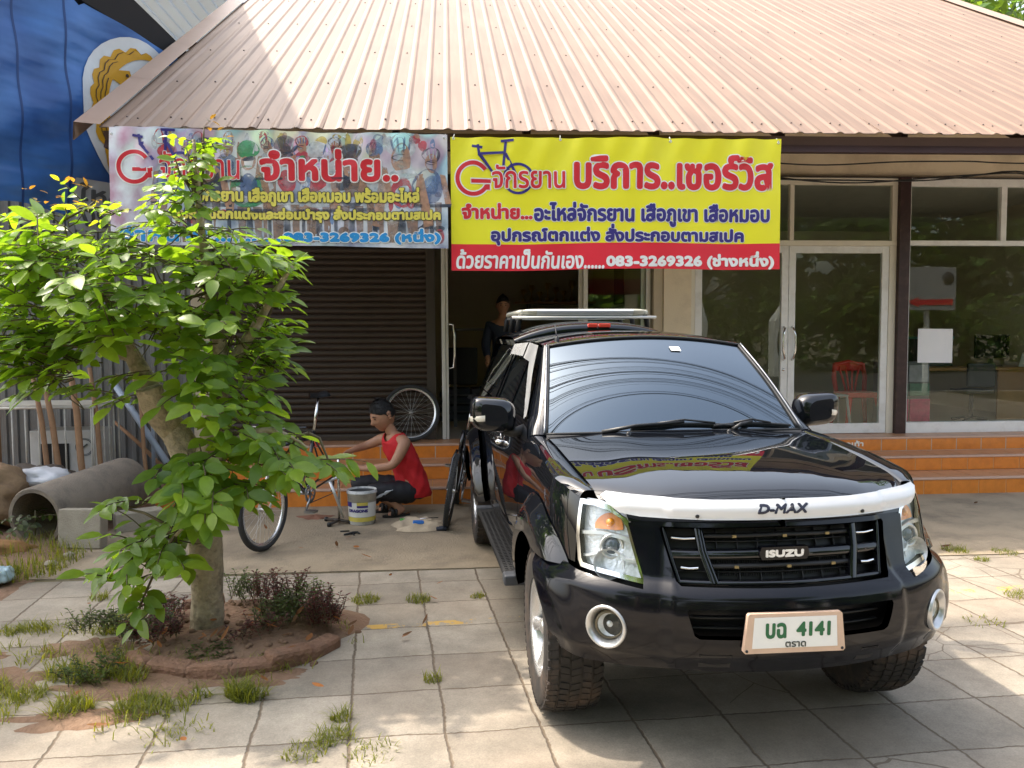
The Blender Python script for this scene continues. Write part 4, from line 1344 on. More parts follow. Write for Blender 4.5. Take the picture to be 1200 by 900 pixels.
# ---- grille
def grille():
    def swept(mb, pts, h, dpt, ex=0.0, n=10, mi=0):
        """a bar along (s,z) points: height h, depth dpt"""
        P = []
        L = np.array(pts, float)
        tt = np.linspace(0, 1, n)
        cum = np.r_[0, np.cumsum(np.linalg.norm(np.diff(L, axis=0), axis=1))]; cum /= cum[-1]
        s = np.interp(tt, cum, L[:, 0]); z = np.interp(tt, cum, L[:, 1])
        vert = abs(L[-1, 1] - L[0, 1]) > abs(L[-1, 0] - L[0, 0])
        rows = []
        for a, b in zip(s, z):
            o = [(0, -h / 2), (0.004, -h / 4), (0.004, h / 4), (0, h / 2), (-dpt, h / 2), (-dpt, -h / 2)]
            if vert: row = [tuple(wrap(a + q, b, ex + e)) for e, q in o]
            else: row = [tuple(wrap(a, b + q, ex + e)) for e, q in o]
            rows.append(row + [row[0]])
        mb.grid(rows, mi)
        mb.add(rows[0][:-1], [tuple(range(6))], mi); mb.add(rows[-1][:-1], [tuple(range(6))[::-1]], mi)
    bars = MB()
    swept(bars, [(-0.47, 0.886), (0, 0.892), (0.47, 0.886)], 0.030, 0.03, -0.012, 24)
    for sg in (-1, 1):
        swept(bars, [(sg * 0.352, 0.99), (sg * 0.335, 0.90), (sg * 0.292, 0.788)], 0.034, 0.03, -0.004, 8)
        swept(bars, [(sg * 0.505, 0.988), (sg * 0.466, 0.878), (sg * 0.432, 0.79)], 0.016, 0.03, -0.006, 8)
    swept(bars, [(-0.43, 0.789), (0, 0.786), (0.43, 0.789)], 0.016, 0.03, -0.006, 20)
    g = bars.build('grille', paint_m, truck)
    thin = MB()
    for z in (0.952, 0.842):
        swept(thin, [(-0.325, z), (0, z + 0.004), (0.325, z)], 0.015, 0.012, -0.022, 16)
    for z in (0.975, 0.928, 0.862, 0.818):
        swept(thin, [(-0.46, z), (0, z), (0.46, z)], 0.006, 0.012, -0.045, 16)
    for s in np.linspace(-0.27, 0.27, 7):
        swept(thin, [(s, 0.99), (s, 0.79)], 0.006, 0.012, -0.05, 4)
    for z in np.linspace(0.62, 0.70, 3):
        swept(thin, [(-0.39, z), (0, z), (0.39, z)], 0.010, 0.02, -0.012, 16)
    thin.build('grille_slat', trimblk, g)
    cl = MB()
    for z in (0.952, 0.842):
        for s in (-0.20, 0.02, 0.22):
            p = wrap(s, z, -0.016); cl.box(p[0] - .004, p[0] + .004, p[1] - .008, p[1] + .008, p[2] - .005, p[2] + .005)
    cl.build('clip', M('brass_clip', (0.30, 0.24, 0.12), 0.4, metal=0.6), g)
    for sg in (-1, 1):
        for z in (0.945, 0.838):
            ch = MB()
            s0_, s1_ = (0.365, 0.465) if z > .9 else (0.355, 0.425)
            swept(ch, [(sg * s0_, z), (sg * (s0_ + s1_) / 2, z - 0.003), (sg * s1_, z)], 0.010, 0.02, -0.014, 8)
            ch.build('chrome_bar', chrome_m, g)
    rad = MB()
    P = [[tuple(wrap(s, z, -0.066)) for z in np.linspace(0.58, 1.0, 8)] for s in np.linspace(-0.52, 0.52, 30)]
    rad.grid(P)
    for s in np.linspace(-0.3, 0.3, 61):
        swept(rad, [(s, 0.88), (s, 0.80)], 0.003, 0.006, -0.056, 2)
    rad.build('radiator', trimblk, g)
    # badge
    b = MB()
    P = [(-0.092, 0.868), (0.092, 0.868), (0.102, 0.892), (0.094, 0.918), (-0.094, 0.918), (-0.102, 0.892)]
    b.prism([(0.712, y, z) for y, z in P], (0.03, 0, 0))
    bo = b.build('badge', bumper_m, g)
    lettering('badge_lettering', 'ISUZU', -0.078, 0.078, 0.878, 0.908, lambda x, z, d: (0.7435 + d, x, z), M('badge_silver', (0.82, 0.83, 0.84), 0.25, metal=.3), bo, bold=0.003).location = (0, 0, 0)
    return g
grille_o = grille()

# ---- number plate
mb = MB()
pc = Vector((0.872, -0.020, 0.628))
fr = [(-0.193, -0.074), (0.193, -0.074), (0.200, -0.066), (0.185, 0.070), (0.178, 0.076), (-0.178, 0.076), (-0.185, 0.070), (-0.200, -0.066)]
ROT = R(-0.8)
def pl(y, z, d): return (pc.x + d, pc.y + y * math.cos(ROT) - z * math.sin(ROT), pc.z + y * math.sin(ROT) + z * math.cos(ROT))
mb.prism([pl(y, z, -0.012) for y, z in fr], (0.020, 0, 0))
npo = mb.build('number_plate', M('tan_plate_frame', (0.62, 0.44, 0.33), 0.4, var=0.1, scale=30, coat=0.3), truck, auto=30)
mb = MB(); mb.prism([pl(y, z, 0.0085) for y, z in ((-0.168, -0.054), (0.168, -0.054), (0.161, 0.062), (-0.161, 0.062))], (0.002, 0, 0))
mb.build('plate_sheet', M('plate_white', (0.82, 0.83, 0.82), 0.35, var=0.03), npo)
green = M('plate_green', (0.012, 0.13, 0.05), 0.4)
for nm, t, a, b, c, d_ in (('plate_lettering', 'บฉ', -0.118, -0.036, -0.018, 0.042), ('plate_lettering', '4141', 0.002, 0.138, -0.012, 0.044)):
    o = lettering(nm, t, a, b, c, d_, lambda x, z, d: pl(x, z, 0.0115 + d), green, npo, bold=0.0035); o.location = (0, 0, 0)
o = lettering('plate_lettering', 'ตราด', -0.040, 0.042, -0.052, -0.030, lambda x, z, d: pl(x, z, 0.0115 + d), M('plate_grey', (0.05, 0.06, 0.055), 0.5), npo, bold=0.0012); o.location = (0, 0, 0)
mb = MB()
for y in (-0.188, 0.188):
    mb.lathe([(0.006, 0), (0.005, 0.003), (0.0001, 0.004)], 8, Matrix.Translation(pl(y, -0.064, 0.008)), axis='X')
mb.build('screw', black_m, npo)
for y0, y1 in ((-0.36, -0.24), (0.27, 0.35)):
    mb = MB()
    P = [tuple(wrap(y, z, bump_ex(abs(y), z) + 0.002)) for y, z in ((y0, 0.472), (y1, 0.472), (y1, 0.535), (y0, 0.535))]
    mb.add(P, [(0, 1, 2, 3)])
    mb.build('tow_cover', trimblk, bumper_o)

# ---- headlights and fog lamps
HLO = [(0.932, 1.068), (0.845, 1.066), (0.762, 1.050), (0.69, 1.022), (0.652, 0.985), (0.630, 0.94), (0.557, 0.782), (0.575, 0.776), (0.70, 0.792), (0.865, 0.806), (0.885, 0.83), (0.915, 0.92)]
def inset(L, d):
    A = np.array(L, float); c = A.mean(0)
    n = len(A); out = []
    for i in range(n):
        p, q, r_ = A[i - 1], A[i], A[(i + 1) % n]
        e1 = q - p; e2 = r_ - q
        n1 = np.array([-e1[1], e1[0]]); n1 /= np.linalg.norm(n1) + 1e-9
        n2 = np.array([-e2[1], e2[0]]); n2 /= np.linalg.norm(n2) + 1e-9
        m_ = n1 + n2; m_ /= np.linalg.norm(m_) + 1e-9
        k = d / max(0.5, m_ @ n1)
        s1 = q + m_ * k; s2 = q - m_ * k
        out.append(tuple(s1 if np.linalg.norm(s1 - c) < np.linalg.norm(s2 - c) else s2))
    return out
def headlight(sg):
    fl = (lambda L: L[::-1]) if sg > 0 else (lambda L: [(-a, b) for a, b in L])
    outl = fl(HLO)
    hl = mesh_obj('headlight', chrome_m, truck, [cdt_mesh([outl, fl(inset(HLO, 0.018))], 0.02, W(0.004), rim=0.03)])
    mesh_obj('lamp_bowl', refl_m, hl, [cdt_mesh([fl(HLO)], 0.025, W(-0.032), rim=0.0)])
    mesh_obj('chrome_surround', chrome_m, hl, [cdt_mesh([outl, fl(inset(HLO, 0.006))], 0.02, W(-0.004), rim=0.03)])
    def bar(L, h, ex, mat, nm):
        P = []
        A = np.array(L, float)
        for t in np.linspace(0, 1, 12):
            s = np.interp(t, np.linspace(0, 1, len(A)), A[:, 0]); z = np.interp(t, np.linspace(0, 1, len(A)), A[:, 1])
            P.append([tuple(wrap(sg * s, z + q, ex + e)) for q, e in ((-h / 2, -0.03), (-h / 2, 0), (h / 2, 0), (h / 2, -0.03))])
        m_ = MB(); m_.grid(P); return m_.build(nm, mat, hl, auto=40)
    bar([(0.62, 0.915), (0.70, 0.935), (0.80, 0.945), (0.905, 0.935)], 0.014, -0.010, silver_m, 'divider')
    bar([(0.585, 0.845), (0.66, 0.85), (0.69, 0.865)], 0.010, -0.012, silver_m, 'divider')
    bar([(0.80, 0.865), (0.85, 0.85), (0.89, 0.845)], 0.010, -0.012, silver_m, 'divider')
    def at_(s, z, ex):
        p = wrap(sg * s, z, ex); q = wrap(sg * s + 1e-3, z, ex) - wrap(sg * s - 1e-3, z, ex); v = wrap(sg * s, z + 1e-3, ex) - wrap(sg * s, z - 1e-3, ex)
        n_ = Vector(np.cross(q, v)).normalized()
        n_ = (n_ + Vector((1.6, 0, 0))).normalized()
        return Matrix.Translation(p) @ n_.to_track_quat('Z', 'Y').to_matrix().to_4x4()
    # amber indicator: half-moon chamber at the top
    am = [(0.695, 0.960), (0.73, 0.956), (0.78, 0.957), (0.845, 0.956)] + [(0.772 + 0.078 * math.cos(R(t)), 0.962 + 0.060 * math.sin(R(t))) for t in range(15, 176, 16)]
    amf = [(sg * a, b) for a, b in am]
    if sg < 0: amf = amf[::-1]
    mesh_obj('indicator', amber_m, hl, [cdt_mesh([amf if True else amf], 0.018, W(-0.022), rim=0.02)])
    for k, (s, z) in enumerate(((0.765, 0.985),)):
        m_ = MB(); m_.lathe([(0.0001, 0.014), (0.012, 0.010), (0.018, 0.0)], 16, at_(s, z, -0.02)); m_.build('bulb', M('orange_bulb', (0.9, 0.33, 0.02), 0.1, coat=1), hl)
    # projector with its chrome ring
    m_ = MB(); m_.lathe([(0.050, -0.02), (0.050, 0.010), (0.046, 0.015), (0.037, 0.010), (0.034, -0.006)], 32, at_(0.745, 0.893, -0.030)); m_.build('projector_ring', silver_m, hl)
    m_ = MB(); m_.lathe([(0.034, 0.0), (0.031, 0.010), (0.023, 0.017), (0.012, 0.021), (0.0001, 0.0222)], 28, at_(0.745, 0.893, -0.034)); m_.build('projector_lens', M('projector_glass', (0.06, 0.07, 0.08), 0.03, ior=1.9, metal=0.3), hl)
    # fluted reflector below
    m_ = MB(); m_.lathe([(0.062, 0.02), (0.050, -0.004), (0.030, -0.022), (0.012, -0.03), (0.0001, -0.03)], 32, at_(0.745, 0.828, -0.026)); m_.build('reflector', refl_m, hl)
    m_ = MB()
    for k in range(6):
        s = 0.62 + k * 0.045
        p0_, p1_ = wrap(sg * s, 0.80, -0.04), wrap(sg * s, 0.845, -0.044)
        m_.tube([p0_, p1_], 0.006, 6)
    m_.build('flute', refl_m, hl)
    mesh_obj('lens', lens_m, hl, [cdt_mesh([fl(inset(HLO, 0.006))], 0.025, W(0.002))])
    return hl
for sg in (-1, 1): headlight(sg)
def foglamp(sg):
    s, z = sg * FG[0], FG[1]
    e = float(bump_ex(np.array(abs(s)), np.array(z)))
    p = wrap(s, z, e); q = wrap(s + 1e-3, z, e) - wrap(s - 1e-3, z, e); v = np.array((0, 0, 1.))
    n_ = Vector(np.cross(q, v)).normalized()
    n2 = (n_ + Vector((0.9, 0, 0.0))).normalized()
    mt = Matrix.Translation(p) @ n_.to_track_quat('Z', 'Y').to_matrix().to_4x4()
    m_ = MB(); m_.lathe([(0.084, -0.012), (0.085, 0.004), (0.080, 0.009), (0.074, 0.006), (0.062, -0.020), (0.058, -0.040)], 40, mt)
    fo = m_.build('fog_lamp', silver_m, truck)
    off = Vector((0, -0.006 * sg, 0))
    mt2 = Matrix.Translation(Vector(p) - n_ * 0.022 + off) @ n2.to_track_quat('Z', 'Y').to_matrix().to_4x4()
    m_ = MB(); m_.lathe([(0.058, -0.02), (0.058, 0.0), (0.049, 0.008), (0.047, -0.004)], 32, mt2); m_.build('bezel', M('bronze_bezel', (0.16, 0.14, 0.10), 0.35, metal=0.7), fo)
    m_ = MB(); m_.lathe([(0.047, -0.004), (0.034, -0.016), (0.016, -0.026), (0.013, -0.01), (0.010, -0.004), (0.0001, -0.003)], 28, mt2); m_.build('reflector', refl_m, fo)
    m_ = MB(); m_.lathe([(0.048, 0.004), (0.030, 0.010), (0.0001, 0.012)], 28, mt2); m_.build('lens', lens_m, fo)
    m_ = MB(); m_.lathe([(0.062, -0.035), (0.0001, -0.036)], 28, mt); m_.build('housing', trimblk, fo)
for sg in (-1, 1): foglamp(sg)

# ---- bonnet, guard
def hood_edge(x):
    return np.interp(x, [-.62, -.3, 0, .3, .46], [.712, .708, .703, .690, .672]), np.interp(x, [-.62, -.3, 0, .3, .40, .46], [1.203, 1.186, 1.158, 1.122, 1.105, 1.090])
def hood_front(y): return np.interp(np.abs(y), [0, .15, .3, .44, .56, .64, .70], [.668, .662, .645, .607, .555, .505, .450])
def hood_z(x, y):
    ye, ze = hood_edge(x)
    zc = np.interp(x, [-.62, -.54, -.3, 0, .2, .4, .5, .58, .63, .67], [1.219, 1.217, 1.209, 1.193, 1.175, 1.148, 1.130, 1.110, 1.092, 1.068])
    t = np.clip(np.abs(y) / ye, 0, 1)
    z = ze + (zc - ze) * (1 - t ** 2.2)
    z = z + 0.010 * sstep(0.46, 0.40, np.abs(y) + 0.10 * (x - 0.6) * 0) * sstep(0.62, 0.2, x)
    fx = hood_front(y)
    z = z - 0.030 * sstep(0.10, 0.0, fx - x)
    return z
def hood():
    def fn(u, v):                # u: 0 at the nose .. 1 at the screen, v: -1..1 across
        yw = 0.70 * v
        xf = hood_front(yw)
        xr = -0.545 - 0.05 * np.abs(v) ** 2.5
        x = xf + (xr - xf) * u
        ye, ze = hood_edge(x)
        y = v * ye
        return np.stack([x, y, hood_z(x, y)], -1)
    us, vs = np.linspace(0, 1, 60), np.linspace(-1, 1, 61)
    U, V = np.meshgrid(us, vs, indexing='ij')
    P = fn(U, V)
    for _ in range(14):                                  # relax the interpolation kinks
        Q = P.copy(); Q[1:-1, :, 2] = (P[:-2, :, 2] + 2 * P[1:-1, :, 2] + P[2:, :, 2]) / 4; P = Q
        Q = P.copy(); Q[:, 1:-1, 2] = (P[:, :-2, 2] + 2 * P[:, 1:-1, 2] + P[:, 2:, 2]) / 4; P = Q
    mb = MB()
    mb.grid([[tuple(p) for p in row] for row in P], flip=True)
    a, b = len(P), len(P[0])
    rim = [tuple(P[0, j]) for j in range(b)], [tuple(P[i, -1]) for i in range(a)], [tuple(P[-1, j]) for j in range(b)], [tuple(P[i, 0]) for i in range(a)]
    for L in rim:
        mb.grid([[p, (p[0] * 0.995, p[1] * 0.99, p[2] - 0.028)] for p in L], smooth=False)
    return mb.build('bonnet', paint_m, truck, fix=False), P
hood_o, HOODP = hood()
mb = MB()
for y in (-0.30, 0.25):
    mb.lathe([(0.012, 0), (0.011, 0.006), (0.005, 0.012), (0.0001, 0.012)], 10, Matrix.Translation((-0.45, y, float(hood_z(np.array(-0.45), np.array(y))) - .001)))
mb.build('washer_jet', trimblk, hood_o)
def lip():
    L = [(-0.70, 1.062), (-0.66, 1.00), (-0.50, 1.006), (0.0, 1.016), (0.50, 1.006), (0.66, 1.00), (0.70, 1.062), (0.40, 1.072), (0, 1.074), (-0.4, 1.072)]
    return mesh_obj('bonnet_lip', paint_m, hood_o, [cdt_mesh([L], 0.03, W(0.006), rim=0.02)])
lip()
def guard():
    L = [(-0.69, 1.040), (-0.60, 1.030), (-0.325, 1.026), (0, 1.026), (0.325, 1.026), (0.60, 1.030), (0.69, 1.042), (0.800, 1.100), (0.780, 1.116), (0.70, 1.114), (0.60, 1.110), (0.48, 1.107), (0.3, 1.102), (0, 1.104), (-0.3, 1.102), (-0.48, 1.107), (-0.60, 1.110), (-0.70, 1.114), (-0.780, 1.116), (-0.800, 1.100)]
    def ex(a, z):
        e = 0.058 + 0.016 * sstep(1.03, 1.07, z) - 0.004 * sstep(1.08, 1.11, z)
        e = e + 0.010 * sstep(0.50, 0.46, a) * sstep(1.035, 1.05, z)
        return e - 0.02 * sstep(0.66, 0.80, a)
    g = mesh_obj('bonnet_guard', guard_m, truck, [cdt_mesh([L], 0.02, W(ex), rim=0.008)])
    def place(x, z, d):
        p = wrap(x, z, float(ex(np.array(abs(x)), np.array(z))) + d + 0.001); return tuple(p)
    o = lettering('guard_lettering', 'D-MAX', -0.120, 0.100, 1.050, 1.088, place, M('navy_decal', (0.02, 0.022, 0.045), 0.4), g, bold=0.003, slant=0.28); o.location = (0, 0, 0)
    m_ = MB()
    for s in (-0.36, 0.36, ):
        p = wrap(s, 1.040, float(ex(np.array(abs(s)), np.array(1.04))) + 0.001)
        m_.lathe([(0.008, 0), (0.007, 0.005), (0.0001, 0.006)], 10, Matrix.Translation(p), axis='X')
    m_.build('bolt', black_m, g)
    return g
guard()

# ---- wings, flares, doors, bed sides
def fender_top(x): return np.interp(x, [-.64, -.4, 0, .3, .46], [1.188, 1.180, 1.150, 1.112, 1.075])
def side_poly(pts, sg):
    """points (x or ('s', s), z) on the right side -> loop of (s,z), turned for the left side"""
    L = [((p[0][1] if isinstance(p[0], tuple) else sx(p[0])), p[1]) for p in pts]
    return L if sg > 0 else [(-a, b) for a, b in L]
def arc_side(sc, r, a0, a1, n):
    return [(('s', 2 * sc - a), z) for a, z in arc2(sc, AX_Z, r, a0, a1, n)]
for sg in (-1, 1):
    a_lo = math.degrees(math.asin((0.795 - AX_Z) / (FLARE)))
    # wing
    pts = [(('s', 0.940), 1.072), (('s', 0.918), 0.92), (('s', 0.905), 0.815), (('s', 0.985), 0.822)] + arc_side(S_FA, FLARE - 0.004, a_lo + 1, 172, 22) + [(-0.628, 0.46), (-0.628, 0.8), (-0.628, 1.185)] + [(x, float(fender_top(x))) for x in np.linspace(-0.5, 0.36, 12)]
    parts = [cdt_mesh([side_poly(pts, sg)], 0.035, W(0.0), rim=0.012)]
    wing = mesh_obj('wing', paint_m, truck, parts)
    # upper wing surface up to the bonnet shut line
    m_ = MB()
    rows = []
    for x in np.linspace(-0.628, 0.44, 40):
        s_ = sx(x); z_ = float(fender_top(x))
        a = wrap(sg * s_, z_, 0.0)
        if x > 0.3:
            t = (x - 0.3) / 0.14
            b0 = wrap(sg * (0.94), 1.072, 0.0); a = a * (1 - t) + b0 * t if t < 1 else b0
        ye, ze = hood_edge(a[0]); b = np.array((a[0], sg * (ye + 0.006), ze - 0.001))
        row = []
        for t in np.linspace(0, 1, 7):
            p = a * (1 - t) + b * t; p = p + np.array((0, sg * 0.010, 0.012)) * math.sin(math.pi * t); row.append(tuple(p))
        row.append((b[0], b[1] - sg * .004, b[2] - 0.02))
        rows.append(row)
    m_.grid(rows)
    m_.build('wing_top', paint_m, wing)
    # front flare
    fp = arc_side(S_FA, FLARE, a_lo, 171, 26) + arc_side(S_FA, ARCH, 171, math.degrees(math.asin((0.800 - AX_Z) / ARCH)), 20)
    mesh_obj('wheel_flare', paint_m, truck, [cdt_mesh([side_poly(fp, sg)], 0.03, W(flare_ex(S_FA)), rim=0.06)])
    # rear flare
    fp = arc_side(S_RA, FLARE - .02, 9, 171, 26) + arc_side(S_RA, ARCH, 171, 9, 22)
    mesh_obj('wheel_flare', paint_m, truck, [cdt_mesh([side_poly(fp, sg)], 0.03, W(lambda a, z: flare_ex(S_RA)(a, z) * 1.75), rim=0.07)])
    # sill
    mesh_obj('sill', trimblk, truck, [cdt_mesh([side_poly([(-0.64, 0.44), (-2.42, 0.44), (-2.42, 0.535), (-0.64, 0.535)], sg)], 0.06, W(-0.012), rim=0.02)])
    # doors with their windows
    win_f = [(-0.86, 1.262), (-1.02, 1.40), (-1.285, 1.628), (-1.60, 1.640), (-1.60, 1.262)]
    win_r = [(-1.72, 1.264), (-1.72, 1.640), (-2.28, 1.632), (-2.34, 1.60), (-2.34, 1.272)]
    dfo = [(-0.636, 0.54), (-1.655, 0.54), (-1.655, 1.672), (-1.255, 1.662), (-0.96, 1.42), (-0.745, 1.235), (-0.636, 1.188)]
    dro = [(-1.663, 0.54), (-2.33, 0.54), (-2.36, 0.62), (-2.43, 0.86), (-2.44, 1.25), (-2.43, 1.664), (-1.663, 1.672)]
    for nm, outl, win, hx in (('door', dfo, win_f, -1.53), ('door', dro, win_r, -2.32)):
        d_ = mesh_obj(nm, paint_m, truck, [cdt_mesh([side_poly(outl, sg), side_poly(win, sg)], 0.04, W(0.0), rim=0.015)])
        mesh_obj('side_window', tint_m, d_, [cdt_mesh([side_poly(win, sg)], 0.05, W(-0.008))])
        h = MB()
        p = wrap(sg * sx(hx), 1.06, 0.0)
        h.tube([(p[0] + 0.09, p[1] - sg * .004, 1.06), (p[0] + .08, p[1] + sg * .028, 1.06), (p[0] - .08, p[1] + sg * .030, 1.065), (p[0] - .09, p[1] - sg * .004, 1.065)], [0.012, 0.016, 0.016, 0.012], 8)
        q = Vector(p) + Vector((0, sg * .002, 0))
        h.lathe([(0.05, 0.0), (0.047, 0.004), (0.0001, -0.006)], 20, Matrix.Translation(q), axis='Y')
        h.build('handle', chrome_m, d_)
        vs_ = ([(-0.875, 1.268), (-1.04, 1.36), (-1.22, 1.50), (-1.34, 1.575), (-1.64, 1.592), (-1.64, 1.69), (-1.245, 1.676), (-0.955, 1.425), (-0.82, 1.285)] if hx > -2 else [(-1.70, 1.600), (-2.30, 1.600), (-2.36, 1.58), (-2.36, 1.672), (-1.70, 1.69)])
        mesh_obj('window_visor', M('silver_visor', (0.74, 0.75, 0.76), 0.18, metal=0.25, var=0.1, coat=0.6), d_, [cdt_mesh([side_poly(vs_, sg)], 0.02, W(lambda a, z: 0.016 + 0.020 * sstep(1.30, 1.55, z)), rim=0.006)])
    # belt moulding and script on the door
    # bed side
    bed = [(-2.452, 0.86), (-2.50, 0.80)] + [(p[0], p[1]) for p in arc_side(S_RA, FLARE - 0.024, 40, 150, 18)] + [(-3.62, 0.62), (-4.05, 0.66), (-4.07, 1.25), (-2.452, 1.25)]
    mesh_obj('bed_side', paint_m, truck, [cdt_mesh([side_poly(bed, sg)], 0.045, W(0.0), rim=0.015)])
    mesh_obj('rear_valance', trimblk, truck, [cdt_mesh([side_poly([(-3.63, 0.46), (-4.05, 0.48), (-4.05, 0.652), (-3.63, 0.61)], sg)], 0.06, W(-0.01), rim=0.015)])
    # canopy over the bed
    can = [(-2.455, 1.262), (-4.06, 1.262), (-3.98, 1.45), (-3.78, 1.70), (-2.455, 1.70)]
    cw = [(-2.56, 1.33), (-2.56, 1.60), (-3.70, 1.60), (-3.84, 1.44), (-3.86, 1.33)]
    c_ = mesh_obj('canopy_side', paint_m, truck, [cdt_mesh([side_poly(can, sg), side_poly(cw, sg)], 0.045, W(0.006), rim=0.015)])
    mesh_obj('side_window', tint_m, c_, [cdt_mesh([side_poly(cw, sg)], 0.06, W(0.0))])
# mouth behind the doors
def roof_rows():
    rows = []
    for x, zc, ze, ye in ((-1.165, 1.722, 1.660, 0.600), (-1.25, 1.742, 1.678, 0.612), (-1.5, 1.762, 1.692, 0.622), (-1.9, 1.768, 1.697, 0.622), (-2.44, 1.758, 1.69, 0.616)):
        row = []
        for v in np.linspace(-1, 1, 25):
            xx = x - (0.03 * v * v if x > -1.3 else 0)
            row.append((xx, v * ye, ze + (zc - ze) * (1 - abs(v) ** 2.6)))
        rows.append(row)
    return rows
def finer(rows, k=6):
    A = np.array(rows, float); n = len(A); out = []
    for i in range(n - 1):
        p0, p1, p2, p3 = A[max(i - 1, 0)], A[i], A[i + 1], A[min(i + 2, n - 1)]
        for t in np.linspace(0, 1, k, endpoint=False):
            out.append(0.5 * ((2 * p1) + (-p0 + p2) * t + (2 * p0 - 5 * p1 + 4 * p2 - p3) * t * t + (-p0 + 3 * p1 - 3 * p2 + p3) * t ** 3))
    out.append(A[-1])
    return out
RR = finer(roof_rows())
mb = MB()
mb.grid([[tuple(p) for p in r_] for r_ in RR])
for sg in (-1, 1):       # roof side rails down to the door tops
    rows = []
    for r_ in RR:
        a = np.array(r_[-1 if sg > 0 else 0])
        x = float(np.clip(a[0], -2.44, -1.255))
        b = wrap(sg * sx(x), 1.674 if x < -1.3 else 1.664, -0.002)
        b[0] = a[0]
        rows.append([tuple(a * (1 - t) + b * t + np.array((0, sg * .012, .010)) * math.sin(math.pi * t)) for t in np.linspace(0, 1, 6)])
    mb.grid(rows)
roof_o = mb.build('cab_roof', paint_m, truck)
mb = MB()
CR = finer([[(x - 0.02 * v * v, v * ye, ze + (zc - ze) * (1 - abs(v) ** 2.6)) for v in np.linspace(-1, 1, 21)] for x, zc, ze, ye in ((-2.45, 1.735, 1.66, .625), (-2.47, 1.815, 1.705, .640), (-2.7, 1.842, 1.725, .645), (-3.3, 1.838, 1.722, .645), (-3.72, 1.79, 1.70, .64), (-3.86, 1.72, 1.66, .635), (-4.06, 1.45, 1.44, .68), (-4.12, 1.25, 1.25, .74))], 5)
mb.grid([[tuple(p) for p in r_] for r_ in CR])
mb.build('canopy_roof', paint_m, truck)
mb = MB()
for sg in (-1, 1):
    mb.grid([[(x, sg * 0.635, 1.70), (x, sg * 0.628, 1.66), ] for x in np.linspace(-2.46, -3.8, 10)])
mb.add([(-4.10, -.74, .5), (-4.10, .74, .5), (-4.13, .76, 1.25), (-4.13, -.76, 1.25)], [(0, 1, 2, 3)])
mb.build('tailgate', paint_m, truck)

# ---- windscreen, pillars, cowl, wipers
def ws(u, v):
    """u 0 bottom .. 1 top, v -1..1"""
    b = np.array((-0.530 - 0.055 * abs(v) ** 2.2, 0.712 * v, 1.206 + 0.010 * (1 - abs(v) ** 2)))
    t = np.array((-1.150 - 0.035 * abs(v) ** 2, 0.598 * v, 1.668 + 0.052 * (1 - abs(v) ** 2)))
    p = b * (1 - u) + t * u
    return p + np.array((0.30, 0, 0.36)) * 0.10 * math.sin(math.pi * u) * (1 - 0.55 * v * v)
mb = MB()
mb.grid([[tuple(ws(u, v)) for v in np.linspace(-1, 1, 49)] for u in np.linspace(0, 1, 25)])
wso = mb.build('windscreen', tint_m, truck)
mb = MB()
ring_ = [(0, v) for v in np.linspace(-1, 1, 30)] + [(u, 1) for u in np.linspace(0, 1, 16)] + [(1, v) for v in np.linspace(1, -1, 30)] + [(u, -1) for u in np.linspace(1, 0, 16)]
mb.tube([ws(u, v) + np.array((0.003, 0, 0.004)) for u, v in ring_], 0.009, 6, closed=True)
mb.build('windscreen_seal', trimblk, wso)
mb = MB()
mb.grid([[tuple(ws(0.80 + 0.06 * i, 0.18 + 0.10 * j) + np.array((0.004, 0, 0.005))) for j in range(2)] for i in range(2)])
mb.build('sticker', M('white_sticker', (0.85, 0.84, 0.80), 0.5), wso)
for sg in (-1, 1):
    mb = MB()
    rows = []
    xs = np.linspace(0, 1, 20)
    for t in xs:
        a = ws(t, sg)
        xo = np.interp(t, [0, .12, .45, 1.0], [-.62, -.745, -.96, -1.262]); zo = np.interp(t, [0, .12, .45, 1.0], [1.19, 1.238, 1.422, 1.664])
        b = wrap(sg * sx(xo), zo, -0.002)
        rows.append([tuple(a * (1 - q) + b * q + np.array((0.010, sg * 0.016, 0.012)) * math.sin(math.pi * q)) for q in np.linspace(0, 1, 7)])
    mb.grid(rows)
    mb.build('windscreen_pillar', paint_m, truck)
    mb = MB()
    mb.tube([ws(t, sg * 1.0) + np.array((0.008, sg * .012, 0.012)) for t in np.linspace(0.0, 1.0, 20)], 0.005, 6)
    mb.build('pillar_trim', M('dull_pillar_trim', (0.25, 0.26, 0.28), 0.3, metal=.5), wso)
mb = MB()
mb.grid([[(-0.50 - 0.055 * abs(v) ** 2.2 + 0.006, 0.715 * v, 1.190), (-0.515 - 0.055 * abs(v) ** 2.2, 0.715 * v, 1.208), (-0.56 - 0.055 * abs(v) ** 2.2, 0.71 * v, 1.212)] for v in np.linspace(-1, 1, 40)])
mb.build('cowl', trimblk, truck)
def wiper(y0, y1, ya):
    m_ = MB()
    def on(y, u, h): return ws(u, y / 0.71) + np.array((0.6, 0, 0.8)) * h
    m_.tube([on(y, 0.030 + 0.020 * math.sin((y - y0) / (y1 - y0) * math.pi), 0.012) for y in np.linspace(y0, y1, 16)], 0.009, 6)
    m_.tube([on(ya, -0.01, 0.02), on(ya * .6 + (y0 + y1) / 2 * .4, 0.02, 0.035), on((y0 + y1) / 2, 0.055, 0.025)], [0.013, 0.010, 0.007], 6)
    m_.tube([on(y0 + .12, 0.045, 0.022), on((y0 + y1) / 2, 0.065, 0.030), on(y1 - .12, 0.045, 0.022)], 0.006, 6)
    m_.build('wiper', black_m, wso)
wiper(-0.26, 0.33, -0.42)
wiper(0.20, 0.66, 0.30)

